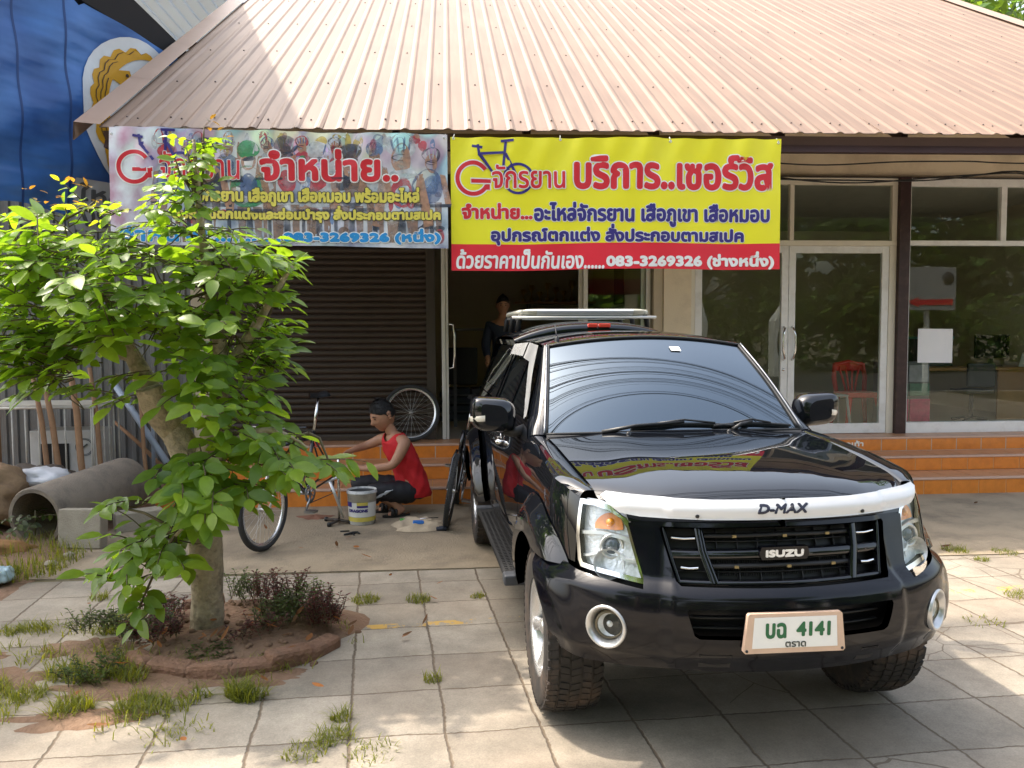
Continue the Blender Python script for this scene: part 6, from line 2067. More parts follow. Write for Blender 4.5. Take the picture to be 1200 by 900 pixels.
def grass():
    rng = random.Random(12)
    mb = MB()
    def tuft(x, y, r, n, h, z=0.004, dry=0.0):
        for _ in range(n):
            q = r * math.sqrt(rng.random()); t = rng.uniform(0, 6.28)
            blade(mb, Vector((x + q * math.cos(t), y + q * math.sin(t), z)), h * rng.uniform(.35, 1.0), rng.uniform(0.02, h * 1.3), rng.uniform(.0016, .0034), min(1, max(0, rng.uniform(.15, .7) + dry)), rng.uniform(0, 6.28))
    for (x, y, r, n, h) in ((-0.57, 5.40, .09, 130, .05), (-.22, 5.38, .085, 110, .05), (0.17, 5.42, .05, 60, .03), (-.51, 3.72, .05, 60, .06), (-.52, 3.55, .09, 110, .05), (-.1, 4.1, .05, 40, .06), (-.62, 3.42, .1, 90, .04), (-.35, 3.4, .12, 70, .03),
                            (-2.35, 5.6, .07, 70, .06), (-2.05, 5.25, .09, 100, .05), (-2.6, 5.0, .08, 80, .06), (-2.75, 4.8, .12, 60, .05),
                            (4.0, 6.2, .1, 130, .06), (4.35, 6.12, .09, 90, .04), (4.9, 6.3, .12, 140, .06), (5.4, 6.35, .12, 120, .06), (3.75, 5.1, .1, 100, .045), (4.05, 5.95, .06, 50, .04), (5.0, 5.85, .1, 80, .05), (3.2, 4.65, .12, 40, .03), (5.6, 5.9, .1, 80, .05), (1.9, 5.95, .05, 40, .04)):
        tuft(x, y, r, int(n * 1.4), h)
    # matted lawn around the bed
    for (x, y, rx, n, h, dry) in ((-2.55, 4.35, .33, 1100, .10, .2), (-2.1, 4.15, .3, 800, .09, .1), (-1.8, 3.98, .28, 800, .10, .12), (-1.45, 3.95, .30, 900, .09, .0), (-1.05, 3.95, .16, 700, .12, -.05), (-.95, 4.35, .14, 300, .08, .1), (-2.25, 4.75, .22, 520, .09, .05), (-1.98, 4.95, .16, 420, .09, 0), (-2.45, 5.05, .15, 220, .07, .05), (-1.9, 4.42, .25, 560, .11, .0), (-1.55, 4.25, .25, 520, .11, .0),
                                  (-2.95, 4.25, .3, 500, .09, .2), (-.62, 4.75, .14, 200, .09, .05), (-.66, 4.95, .1, 160, .08, 0.0), (-1.25, 3.62, .2, 120, .03, .1), (-2.2, 3.75, .3, 260, .05, .2)):
        for _ in range(int(n * 1.1)):
            a, b = rng.gauss(0, .5), rng.gauss(0, .42)
            if noise.noise(Vector(((x + a * rx) * 4.5, (y + b * rx) * 4.5, 4))) < 0.02: continue
            blade(mb, Vector((x + a * rx, y + b * rx, 0.006)), h * rng.uniform(.25, .9), rng.uniform(0.02, h * 1.2), rng.uniform(.0018, .0038), min(1, max(0, rng.uniform(.15, .7) + dry)), rng.uniform(0, 6.28))
    # yard verge on the left
    for _ in range(5200):
        x = rng.uniform(-5.2, -2.85); y = 5.75 + (1.5 * rng.random() ** 1.6)
        if x > -3.05 and y < 5.95: continue
        if noise.noise(Vector((x * 2.2, y * 2.2, 0))) < -0.12: continue
        blade(mb, Vector((x, y, 0.03)), rng.uniform(.03, .15), rng.uniform(.01, .1), rng.uniform(.002, .0045), rng.uniform(.1, .65), rng.uniform(0, 6.28))
    tag(mb.build('grass', grass_m, fix=False, tint=True), kind='stuff')
grass()
def herb(name, x, y, z, h, n, m, label, rng, spread=.12, lf_=.03, group=None, r_=None):
    """a small leafy plant: several stems with paired leaves"""
    h *= .8
    root = thing(name, label, 'plant', (x, y, z), group=group)
    mb, st = MB(), MB()
    for k in range(int(n * 2.2)):
        a = rng.uniform(0, 6.28); r = spread * 1.15 * math.sqrt(rng.random())
        p = Vector((r * math.cos(a), r * math.sin(a), 0)); hh = h * rng.uniform(.55, 1.1)
        tip = p + Vector((rng.uniform(-.06, .06), rng.uniform(-.06, .06), hh))
        st.tube([p, (p + tip) / 2 + Vector((rng.uniform(-.01, .01), 0, 0)), tip], [.0028, .0022, .0012], 4, caps=False)
        q = max(4, int(hh / .017))
        for i in range(q):
            t = (i + 1) / q
            c = p.lerp(tip, t)
            for s_ in (0, math.pi):
                b = i * 1.9 + s_ + k
                leaflet(mb, c, Vector((math.cos(b), math.sin(b), .45)), Vector((0, 0, 1)), lf_ * rng.uniform(.6, 1.1), lf_ * .38, rng.random())
    mb.build('leaves', m, root, fix=False, tint=True)
    st.build('stem', twig_m, root)
    return root
purple_m = leaf_material('purple_leaf', (0.075, 0.028, 0.030), (1.4, .8, .8), 0.5)
dgreen_m = leaf_material('herb_leaf', (0.045, 0.085, 0.022), (1.8, 1.8, .7), 0.45)
rng_h = random.Random(8)
PL = [(-1.08, 5.15, .24, 13, purple_m, 'dark purple leafy plant standing tall behind the trunk, back of the bed', .13), (-.86, 5.02, .20, 12, dgreen_m, 'bushy green plant at the back right of the bed', .12), (-.74, 4.78, .22, 11, purple_m, 'reddish purple plant leaning out over the right edge of the bed', .10), (-1.12, 4.62, .10, 7, purple_m, 'low purple plant in the front of the bed right of the trunk', .13),
      (-1.0, 4.82, .15, 14, dgreen_m, 'green leafy plant between the purple ones right of the trunk', .13), (-1.72, 4.95, .15, 10, purple_m, 'small purple plant left of the trunk', .12), (-1.72, 4.72, .12, 14, dgreen_m, 'low green plant in the bed left of the trunk', .15), (-1.30, 5.28, .18, 9, dgreen_m, 'green plant directly behind the trunk in the bed', .1), (-2.02, 4.78, .12, 10, dgreen_m, 'dark green weed at the left rim of the bed', .1), (-1.62, 4.60, .14, 12, purple_m, 'purple plant in the bed before and left of the trunk', .12), (-1.30, 4.50, .10, 10, dgreen_m, 'low green plant at the front of the bed before the trunk', .12),
      (-1.85, 4.30, .10, 12, dgreen_m, 'yellowish green weed in front of the brick edging', .14)]
for (x, y, h, n, m_, lab, sp_) in PL:
    herb('bed_plant', x, y, 0.09 if y > 4.5 else 0.01, h, int(n * 1.5), m_, lab, rng_h, sp_, .036, group='plants in the tree bed')
# fallen dry leaves
dry_m = leaf_material('dry_leaf', (0.20, 0.11, 0.05), (1.2, 1, .8), 0.8)
def dry_leaves():
    rng = random.Random(31)
    spots = [(rng.gauss(-1.2, .35), rng.gauss(4.6, .3), .12) for _ in range(38)] + [(rng.uniform(-1.9, 0.2), rng.uniform(3.5, 8.0), .02) for _ in range(26)] + [(rng.uniform(3, 6), rng.uniform(5, 8), .02) for _ in range(8)]
    mb = MB()
    for x, y, z in spots:
        leaflet(mb, Vector((x, y, z + .012)), Vector((rng.uniform(-1, 1), rng.uniform(-1, 1), rng.uniform(-.1, .2))), Vector((rng.uniform(-.4, .4), rng.uniform(-.4, .4), 1)), rng.uniform(.05, .10), rng.uniform(.02, .035), rng.random(), droop=-.2)
    tag(mb.build('fallen_leaves', dry_m, fix=False, tint=True), kind='stuff')
dry_leaves()
# ------------------------------------------------------------------ people
def skinned(name, J, E, mat, parent, root_key, sub=2):
    """one continuous body: joints J = {key: (x, y, z, r)}, bones E, grown with the Skin modifier and made a plain mesh"""
    keys = list(J)
    me = bpy.data.meshes.new(name)
    me.from_pydata([J[k][:3] for k in keys], [(keys.index(a), keys.index(b)) for a, b in E], [])
    o = bpy.data.objects.new(name, me); C.objects.link(o)
    o.modifiers.new('skin', 'SKIN').use_smooth_shade = True
    for i, k in enumerate(keys):
        sv = me.skin_vertices[0].data[i]
        sv.radius = (J[k][3], J[k][3]); sv.use_root = (k == root_key)
    s = o.modifiers.new('sub', 'SUBSURF'); s.levels = sub; s.render_levels = sub
    bpy.context.view_layer.update()
    ev = o.evaluated_get(bpy.context.evaluated_depsgraph_get())
    nm = bpy.data.meshes.new_from_object(ev)
    o.modifiers.clear()
    o.data = nm
    nm.materials.clear(); nm.materials.append(mat)
    for p in nm.polygons: p.use_smooth = True
    if parent is not None:
        o.parent = parent; o.location = -Vector(parent.location)
    return o
skin_m = M('tanned_skin', (0.42, 0.215, 0.130), 0.5, var=0.10, scale=12)
hair_m = M('black_hair', (0.005, 0.004, 0.004), 0.5, var=0.3, scale=60, bump=0.5, bscale=160)

def head_into(mb, c, yaw, pitch, s=1.0):
    """a head with brow, nose, lips, chin and ears: local x forward, z up"""
    mt = Matrix.Translation(c) @ Matrix.Rotation(yaw, 4, 'Z') @ Matrix.Rotation(pitch, 4, 'Y')
    n, m_ = 36, 26
    P = []
    for i in range(m_ + 1):
        v = math.pi * i / m_
        row = []
        for j in range(n + 1):
            u = 2 * math.pi * j / n - math.pi
            x, y, z = math.sin(v) * math.cos(u), math.sin(v) * math.sin(u), math.cos(v)
            X, Y, Z_ = x * 0.098, y * 0.078, z * 0.122
            if x < 0: X *= 0.98
            jaw = max(0, -z)
            Y *= 1 - 0.30 * jaw ** 1.5
            X *= 1 - 0.12 * jaw
            if x > 0:
                X += 0.010 * jaw                                                   # chin forward
                f = math.exp(-(y / .22) ** 2) * x
                X += f * 0.026 * math.exp(-((z + .18) / .13) ** 2)                 # nose
                X += f * 0.010 * math.exp(-((z + .02) / .16) ** 2)
                X += 0.007 * math.exp(-(y / .5) ** 2) * math.exp(-((z - .20) / .09) ** 2)   # brow
                X -= 0.009 * math.exp(-((abs(y) - .36) / .17) ** 2) * math.exp(-((z - .05) / .10) ** 2)   # eye sockets
                X += 0.008 * math.exp(-(y / .26) ** 2) * math.exp(-((z + .50) / .07) ** 2)  # lips
                X -= 0.004 * math.exp(-(y / .3) ** 2) * math.exp(-((z + .40) / .05) ** 2)
                X += 0.008 * math.exp(-(y / .25) ** 2) * math.exp(-((z + .80) / .12) ** 2)
            row.append(mt @ (Vector((X, Y, Z_)) * s))
        P.append(row)
    mb.grid(P)
    for sg in (-1, 1):
        for k, (dz, r) in enumerate(((0.022, .020), (0.0, .017), (-0.020, .012))):
            mb.lathe([(0.0001, .012), (r * .8, .008), (r, 0), (r * .8, -.008), (0.0001, -.01)], 10, mt @ Matrix.Translation((-0.012 * s, sg * 0.079 * s, dz * s)) @ Matrix.Rotation(R(90), 4, 'X') @ Matrix.Scale(s, 4))
    return mt
def hair_cap(name, mt, s, parent):
    mb = MB()
    P = []
    for i in range(15):
        v = i / 14
        row = []
        for j in range(41):
            u = 2 * math.pi * j / 40 - math.pi
            front = max(0, math.cos(u))
            lim = 1.78 - 0.66 * front ** 0.7 - 0.15 * math.exp(-((abs(u) - 1.35) / .25) ** 2)     # hairline
            a = v * lim
            k = 1.055 + 0.05 * noise.noise(Vector((u * 5, v * 8, 1))) + .03 * (1 - v)
            if i == 14: k = 0.99
            x, y, z = math.sin(a) * math.cos(u), math.sin(a) * math.sin(u), math.cos(a)
            row.append(mt @ (Vector((x * .098 * k - .002, y * .080 * k, z * .122 * k + 0.004)) * s))
        P.append(row)
    mb.grid(P)
    rg = random.Random(6)
    for _ in range(420):                               # short tufts that break up the outline
        i, j = rg.randrange(0, 14), rg.randrange(0, 40)
        a = Vector(P[i][j]); b = Vector(P[min(14, i + 1)][j]); c = mt.translation
        o_ = (a - c).normalized(); t_ = (b - a); t_ = t_.normalized() if t_.length > 1e-6 else o_
        s_ = o_.cross(t_) * .006 * s
        tip = a + (o_ * rg.uniform(.2, .6) + t_ * rg.uniform(.5, 1.0)) * .026 * s
        mb.add([a - s_, a + s_, tip], [(0, 1, 2)])
    return mb.build(name, hair_m, parent, world=True)
def face_bits(mt, s, parent):
    mb = MB()
    for sg in (-1, 1):
        for (x, y, z, a, b) in ((0.0905, .030, .012, .012, .005),):
            mb.lathe([(0.0001, .004), (.5, .003), (1, 0)], 12, mt @ Matrix.Translation((x * s, sg * y * s, z * s)) @ Matrix.Rotation(R(90), 4, 'Y') @ Matrix.Diagonal((b * s, a * s, 1, 1)))
    mb.build('eyes', M('dark_eye', (0.02, 0.012, 0.01), 0.25), parent, world=True)
    mb = MB()
    for sg in (-1, 1):
        mb.tube([mt @ (Vector((.096, sg * .012, .030)) * s), mt @ (Vector((.096, sg * .030, .036)) * s), mt @ (Vector((.084, sg * .050, .030)) * s)], [.003 * s, .004 * s, .002 * s], 6)
    mb.build('eyebrows', hair_m, parent, world=True)
def hand_chain(J, E, wrist, key, palm_dir, side, curl, rng):
    """palm and five bent fingers of unequal length hung on the wrist joint"""
    w_ = Vector(J[wrist][:3]); d = Vector(palm_dir).normalized(); s_ = Vector(side).normalized(); c_ = Vector(curl).normalized()
    pm = w_ + d * 0.045
    J[key + 'palm'] = (*pm, 0.026); E.append((wrist, key + 'palm'))
    for k, (off, L) in enumerate(((-.030, .062), (-.010, .075), (.010, .070), (.028, .055))):
        a = pm + d * 0.036 + s_ * off
        b = a + (d * .8 + c_ * .4).normalized() * L * .5
        e = b + (d * .25 + c_ * .9).normalized() * L * .5
        for nm, q, r in (('a', a, .0105), ('b', b, .0095), ('c', e, .008)): J[key + 'f%d%s' % (k, nm)] = (*q, r)
        E += [(key + 'palm', key + 'f%da' % k), (key + 'f%da' % k, key + 'f%db' % k), (key + 'f%db' % k, key + 'f%dc' % k)]
    a = w_ + d * 0.03 - s_ * 0.030 + c_ * .008; b = a + (d * .6 - s_ * .5 + c_ * .5).normalized() * .035; e = b + (d * .8 + c_ * .4).normalized() * .028
    for nm, q, r in (('a', a, .012), ('b', b, .0105), ('c', e, .009)): J[key + 't' + nm] = (*q, r)
    E += [(key + 'palm', key + 'ta'), (key + 'ta', key + 'tb'), (key + 'tb', key + 'tc')]

def mechanic():
    root = thing('person', 'man in a red sleeveless top and black shorts squatting by a paint bucket', 'person', (-0.47, 8.0, 0.012))
    F = Vector((-0.77, -0.64, 0))
    J = dict(pelvis=(-.375, 8.04, .255, .125), waist=(-.405, 8.03, .40, .118), chest=(-.475, 8.02, .58, .118), upper=(-.525, 8.02, .700, .096), neck0=(-.560, 8.015, .795, .060), neck=(-.590, 8.01, .855, .056), skull=(-.630, 8.0, .93, .060),
             shN=(-.430, 7.865, .735, .066), uaN=(-.480, 7.825, .62, .056), elN=(-.548, 7.80, .515, .046), faN=(-.70, 7.82, .492, .042), wrN=(-.845, 7.87, .482, .028),
             shF=(-.655, 8.185, .735, .064), uaF=(-.745, 8.215, .69, .054), elF=(-.845, 8.22, .650, .044), faF=(-.91, 8.17, .637, .040), wrF=(-.965, 8.12, .622, .027),
             hipN=(-.40, 7.94, .225, .090), thN=(-.58, 7.88, .250, .080), knN=(-.740, 7.85, .272, .058), cfN=(-.61, 7.87, .185, .058), anN=(-.475, 7.895, .095, .036), ftN=(-.535, 7.87, .042, .034), toN=(-.60, 7.845, .030, .026), heN=(-.440, 7.91, .045, .034),
             hipF=(-.45, 8.13, .245, .095), thF=(-.70, 8.13, .28, .080), knF=(-.920, 8.10, .300, .056), cfF=(-.75, 8.12, .215, .056), anF=(-.585, 8.125, .095, .036), ftF=(-.645, 8.10, .042, .034), toF=(-.71, 8.08, .030, .026), heF=(-.55, 8.14, .045, .034))
    E = [('pelvis', 'waist'), ('waist', 'chest'), ('chest', 'upper'), ('upper', 'neck0'), ('neck0', 'neck'), ('neck', 'skull'), ('upper', 'shN'), ('shN', 'uaN'), ('uaN', 'elN'), ('elN', 'faN'), ('faN', 'wrN'), ('upper', 'shF'), ('shF', 'uaF'), ('uaF', 'elF'), ('elF', 'faF'), ('faF', 'wrF'),
         ('pelvis', 'hipN'), ('hipN', 'thN'), ('thN', 'knN'), ('knN', 'cfN'), ('cfN', 'anN'), ('anN', 'ftN'), ('ftN', 'toN'), ('anN', 'heN'), ('pelvis', 'hipF'), ('hipF', 'thF'), ('thF', 'knF'), ('knF', 'cfF'), ('cfF', 'anF'), ('anF', 'ftF'), ('ftF', 'toF'), ('anF', 'heF')]
    rng = random.Random(2)
    hand_chain(J, E, 'wrN', 'N', (-1, .05, .03), (0, -.3, -1), (-.2, .9, 0), rng)
    hand_chain(J, E, 'wrF', 'F', (-.75, -.55, -.25), (0.5, -.6, .6), (-.2, -.7, -.6), rng)
    body = skinned('body', J, E, skin_m, root, 'pelvis')
    hb = MB()
    yaw = math.atan2(-0.58, -0.82)
    mt = head_into(hb, Vector((-.648, 7.995, .972)), yaw, R(22), 1.24)
    # join the head to the body mesh: one continuous figure
    ho = hb.build('head', skin_m, None)
    bm = bmesh.new(); bm.from_mesh(body.data); bm.from_mesh(ho.data); bm.to_mesh(body.data); bm.free()
    me_h = ho.data
    bpy.data.objects.remove(ho); bpy.data.meshes.remove(me_h)
    for p in body.data.polygons: p.use_smooth = True
    hair_cap('hair', mt, 1.24, root)
    face_bits(mt, 1.24, root)
    # the sleeveless top: rings lofted round the spine, open at neck and arms
    lat, fwd = Vector((-.64, .77, 0)), Vector((-.77, -.64, 0))
    RG = [((-.352, 8.045, .185), .165, .140), ((-.358, 8.045, .215), .182, .152), ((-.368, 8.04, .30), .185, .146), ((-.405, 8.03, .42), .172, .134), ((-.462, 8.02, .55), .188, .140), ((-.500, 8.015, .64), .182, .136), ((-.520, 8.012, .70), .168, .130), ((-.534, 8.01, .745), .152, .120), ((-.545, 8.01, .785), .125, .105), ((-.550, 8.01, .805), .098, .088)]
    A_ = np.array([(*c, a_, b_) for c, a_, b_ in RG]); tt = np.linspace(0, len(RG) - 1, 46)
    RG = [((np.interp(t, range(len(RG)), A_[:, 0]), np.interp(t, range(len(RG)), A_[:, 1]), np.interp(t, range(len(RG)), A_[:, 2])), np.interp(t, range(len(RG)), A_[:, 3]), np.interp(t, range(len(RG)), A_[:, 4])) for t in tt]
    mb = MB(); P = []
    for c, a_, b_ in RG:
        row = []
        for k in range(41):
            t = 2 * math.pi * k / 40
            e = 1 + .045 * math.sin(4 * t + c[2] * 26) * (1 if c[2] < .6 else .3) + .03 * math.sin(9 * t - c[2] * 41) * (1 if c[2] < .66 else .3)
            neck = (c[2] - .70) * .75 * max(0, math.sin(t)) ** 3 if c[2] > .70 else 0            # the scoop at the front
            row.append(Vector(c) + lat * (a_ * e * math.cos(t)) + fwd * (b_ * e * math.sin(t)) - Vector((0, 0, neck)))
        P.append(row)
    mb.grid([[tuple(q) for q in r_] for r_ in P])
    mb.build('red_top', M('red_jersey', (0.56, 0.012, 0.018), 0.75, var=0.15, scale=20, bump=0.3, bscale=14), root, world=True)
    # knee-length shorts: a seat and two lofted legs that round the knees
    mb = MB()
    def leg(pts):
        A_ = np.array(pts); tt = np.linspace(0, len(pts) - 1, 30)
        Q = np.stack([np.interp(tt, range(len(pts)), A_[:, i]) for i in range(4)], -1)
        for _ in range(3): Q[1:-1] = (Q[:-2] + 2 * Q[1:-1] + Q[2:]) / 4
        mb.tube([q[:3] for q in Q], [q[3] * (1 + .03 * math.sin(i * 1.9) + .02 * math.sin(i * 4.1)) for i, q in enumerate(Q)], 22)
    leg([(-.36, 8.00, .235, .05), (-.385, 7.975, .235, .118), (-.48, 7.92, .240, .112), (-.60, 7.875, .252, .102), (-.70, 7.855, .262, .090), (-.775, 7.848, .262, .070), (-.800, 7.848, .252, .030)])
    leg([(-.77, 7.848, .290, .02), (-.755, 7.850, .268, .066), (-.715, 7.854, .232, .074), (-.668, 7.860, .200, .070)])
    leg([(-.40, 8.10, .24, .05), (-.45, 8.125, .245, .116), (-.58, 8.13, .265, .106), (-.74, 8.12, .282, .098), (-.87, 8.106, .292, .086), (-.945, 8.10, .290, .068), (-.968, 8.10, .280, .028)])
    leg([(-.94, 8.10, .318, .02), (-.925, 8.10, .296, .064), (-.880, 8.105, .260, .070), (-.83, 8.11, .225, .066)])
    leg([(-.33, 8.045, .345, .05), (-.345, 8.045, .32, .125), (-.365, 8.04, .26, .150), (-.385, 8.04, .20, .130), (-.40, 8.04, .165, .05)])
    mb.build('shorts', M('black_shorts', (0.014, 0.014, 0.018), 0.7, var=0.2, scale=12, bump=0.3, bscale=18), root, world=True)
    mb = MB()
    P = []
    for t in np.linspace(0, 1, 12):
        c = Vector((-.715 + .17 * t, 7.772 - .004 * t, .205 + .085 * t ** .7)); w_ = .018 * math.sin(math.pi * min(1, t * 1.1 + .05)) + .002
        P.append([c + Vector((-w_ * .3, .010, w_)), c + Vector((0, -.006, 0)), c + Vector((w_ * .3, 0.004, -w_))])
    mb.grid(P)
    mb.build('side_stripe', M('grey_stripe', (0.50, 0.52, 0.54), 0.6), root, world=True)
    for (x, y, a) in ((-.525, 7.878, .33), (-.635, 8.108, .3)):
        mb = MB()
        mt2 = Matrix.Translation((x, y, .012)) @ Matrix.Rotation(math.pi + a, 4, 'Z')
        pts = [(math.copysign(abs(math.cos(t)) ** .8, math.cos(t)) * .135, math.sin(t) * (.050 if math.cos(t) > 0 else .038)) for t in np.linspace(0, 2 * math.pi, 24, endpoint=False)]
        mb.prism([mt2 @ Vector((p, q, 0.002)) for p, q in pts], (0, 0, .018))
        for s0 in (0.0, .035):
            mb.tube([mt2 @ Vector((.05 - s0, -.052, .018)), mt2 @ Vector((.045 - s0, -.038, .065)), mt2 @ Vector((.04 - s0, 0, .082)), mt2 @ Vector((.045 - s0, .038, .065)), mt2 @ Vector((.05 - s0, .052, .018))], .016, 6)
        mb.build('sandal', M('dark_sandal', (0.016, 0.016, 0.014), 0.6, var=.3), root, world=True)
    return root
mechanic()
def bystander():
    root = thing('person', 'dark-haired person standing in the dim left shop, seen above the truck roof', 'person', (0.69, 10.7, 0.5))
    x, y = .69, 10.7
    J = dict(pelvis=(x, y, 1.38, .13), waist=(x, y, 1.55, .125), chest=(x, y, 1.75, .14), upper=(x, y, 1.87, .10), neck=(x, y, 1.97, .055), skull=(x, y - .01, 2.06, .06), sL=(x - .17, y, 1.86, .06), eL=(x - .23, y, 1.60, .045), wL=(x - .20, y - .15, 1.42, .032), sR=(x + .17, y, 1.86, .06), eR=(x + .23, y, 1.6, .045), wR=(x + .2, y - .15, 1.42, .032),
             hL=(x - .09, y, 1.32, .09), kL=(x - .1, y, .95, .06), aL=(x - .1, y, .58, .04), tL=(x - .1, y - .13, .53, .03), hR=(x + .09, y, 1.32, .09), kR=(x + .1, y, .95, .06), aR=(x + .1, y, .58, .04), tR=(x + .1, y - .13, .53, .03))
    E = [('pelvis', 'waist'), ('waist', 'chest'), ('chest', 'upper'), ('upper', 'neck'), ('neck', 'skull'), ('upper', 'sL'), ('sL', 'eL'), ('eL', 'wL'), ('upper', 'sR'), ('sR', 'eR'), ('eR', 'wR'), ('pelvis', 'hL'), ('hL', 'kL'), ('kL', 'aL'), ('aL', 'tL'), ('pelvis', 'hR'), ('hR', 'kR'), ('kR', 'aR'), ('aR', 'tR')]
    rng = random.Random(3)
    hand_chain(J, E, 'wL', 'L', (.1, -.6, -.8), (1, 0, 0), (.2, -.8, 0), rng); hand_chain(J, E, 'wR', 'R', (-.1, -.6, -.8), (-1, 0, 0), (-.2, -.8, 0), rng)
    body = skinned('body', J, E, skin_m, root, 'pelvis')
    hb = MB(); mt = head_into(hb, Vector((x, y - .02, 2.115)), R(-90), R(5), 1.02)
    ho = hb.build('head', skin_m, None)
    bm = bmesh.new(); bm.from_mesh(body.data); bm.from_mesh(ho.data); bm.to_mesh(body.data); bm.free(); bpy.data.objects.remove(ho)
    for p in body.data.polygons: p.use_smooth = True
    hair_cap('hair', mt, 1.02, root); face_bits(mt, 1.02, root)
    JT = {k: (*J[k][:3], J[k][3] + .02) for k in ('pelvis', 'waist', 'chest', 'upper', 'sL', 'sR', 'eL', 'eR')}
    JT['wL'] = (x - .205, y - .13, 1.44, .045); JT['wR'] = (x + .205, y - .13, 1.44, .045)
    skinned('dark_shirt', JT, [('pelvis', 'waist'), ('waist', 'chest'), ('chest', 'upper'), ('upper', 'sL'), ('upper', 'sR'), ('sL', 'eL'), ('eL', 'wL'), ('sR', 'eR'), ('eR', 'wR')], M('dark_blue_shirt', (0.02, 0.03, 0.06), 0.8), root, 'pelvis')
    JS = {k: (*J[k][:3], J[k][3] + .02) for k in ('pelvis', 'hL', 'kL', 'hR', 'kR')}
    skinned('shorts', JS, [('pelvis', 'hL'), ('hL', 'kL'), ('pelvis', 'hR'), ('hR', 'kR')], M('black_shorts'), root, 'pelvis')
bystander()

# ------------------------------------------------------------------ bicycles
frame_m = M('black_bike_frame', (0.012, 0.012, 0.014), 0.25, coat=0.6, var=0.1)
btyre_m = M('bicycle_tyre', (0.035, 0.036, 0.038), 0.8, var=0.2, scale=30)
brim_m = M('bicycle_rim', (0.66, 0.66, 0.66), 0.25, metal=0.8)
spoke_m = M('wire_spoke', (0.62, 0.62, 0.6), 0.3, metal=0.9)
def bike_wheel(name, parent, c, rim=brim_m, r=.335, tr_=.024, knobs=False):
    """wheel in the x-z plane of its parent"""
    w_ = bpy.data.objects.new(name, None); C.objects.link(w_); w_.parent = parent; w_.location = c
    mb = MB()
    mb.tube([(math.cos(t) * (r - tr_), 0, math.sin(t) * (r - tr_)) for t in np.linspace(0, 2 * math.pi, 56, endpoint=False)], tr_, 10, closed=True)
    if knobs:
        for k in range(80):
            t = 2 * math.pi * k / 80
            for y in (-.016, 0, .016):
                mt = Matrix.Rotation(-t, 4, 'Y') @ Matrix.Translation((r - .002, y, 0.006 * (1 if y else 0)))
                mb.box(-.004, .005, -.006, .006, -.007, .007, mat=mt)
    mb.build('tyre', btyre_m, w_)
    mb = MB()
    q = r - 2 * tr_
    n = 56
    P = [[(math.cos(t) * rr, y, math.sin(t) * rr) for rr, y in ((q + .006, -.011), (q - .018, -.009), (q - .018, .009), (q + .006, .011))] for t in np.linspace(0, 2 * math.pi, n + 1)]
    mb.grid(P)
    mb.build('rim', rim, w_)
    mb = MB()
    for k in range(28):
        a = 2 * math.pi * k / 28; b = a + (.5 if k % 2 else -.5)
        y = .028 if k % 4 < 2 else -.028
        mb.tube([(math.cos(b) * .020, y, math.sin(b) * .020), (math.cos(a) * (q - .015), 0, math.sin(a) * (q - .015))], .0011, 4, caps=False)
    mb.build('spokes', spoke_m, w_)
    mb = MB(); mb.lathe([(0.0001, -.05), (.008, -.05), (.010, -.032), (.022, -.030), (.014, -.02), (.014, .02), (.022, .030), (.010, .032), (.008, .05), (0.0001, .05)], 14, axis='Y')
    mb.build('hub', M('hub_steel', (0.55, 0.55, 0.55), 0.3, metal=.9), w_)
    return w_
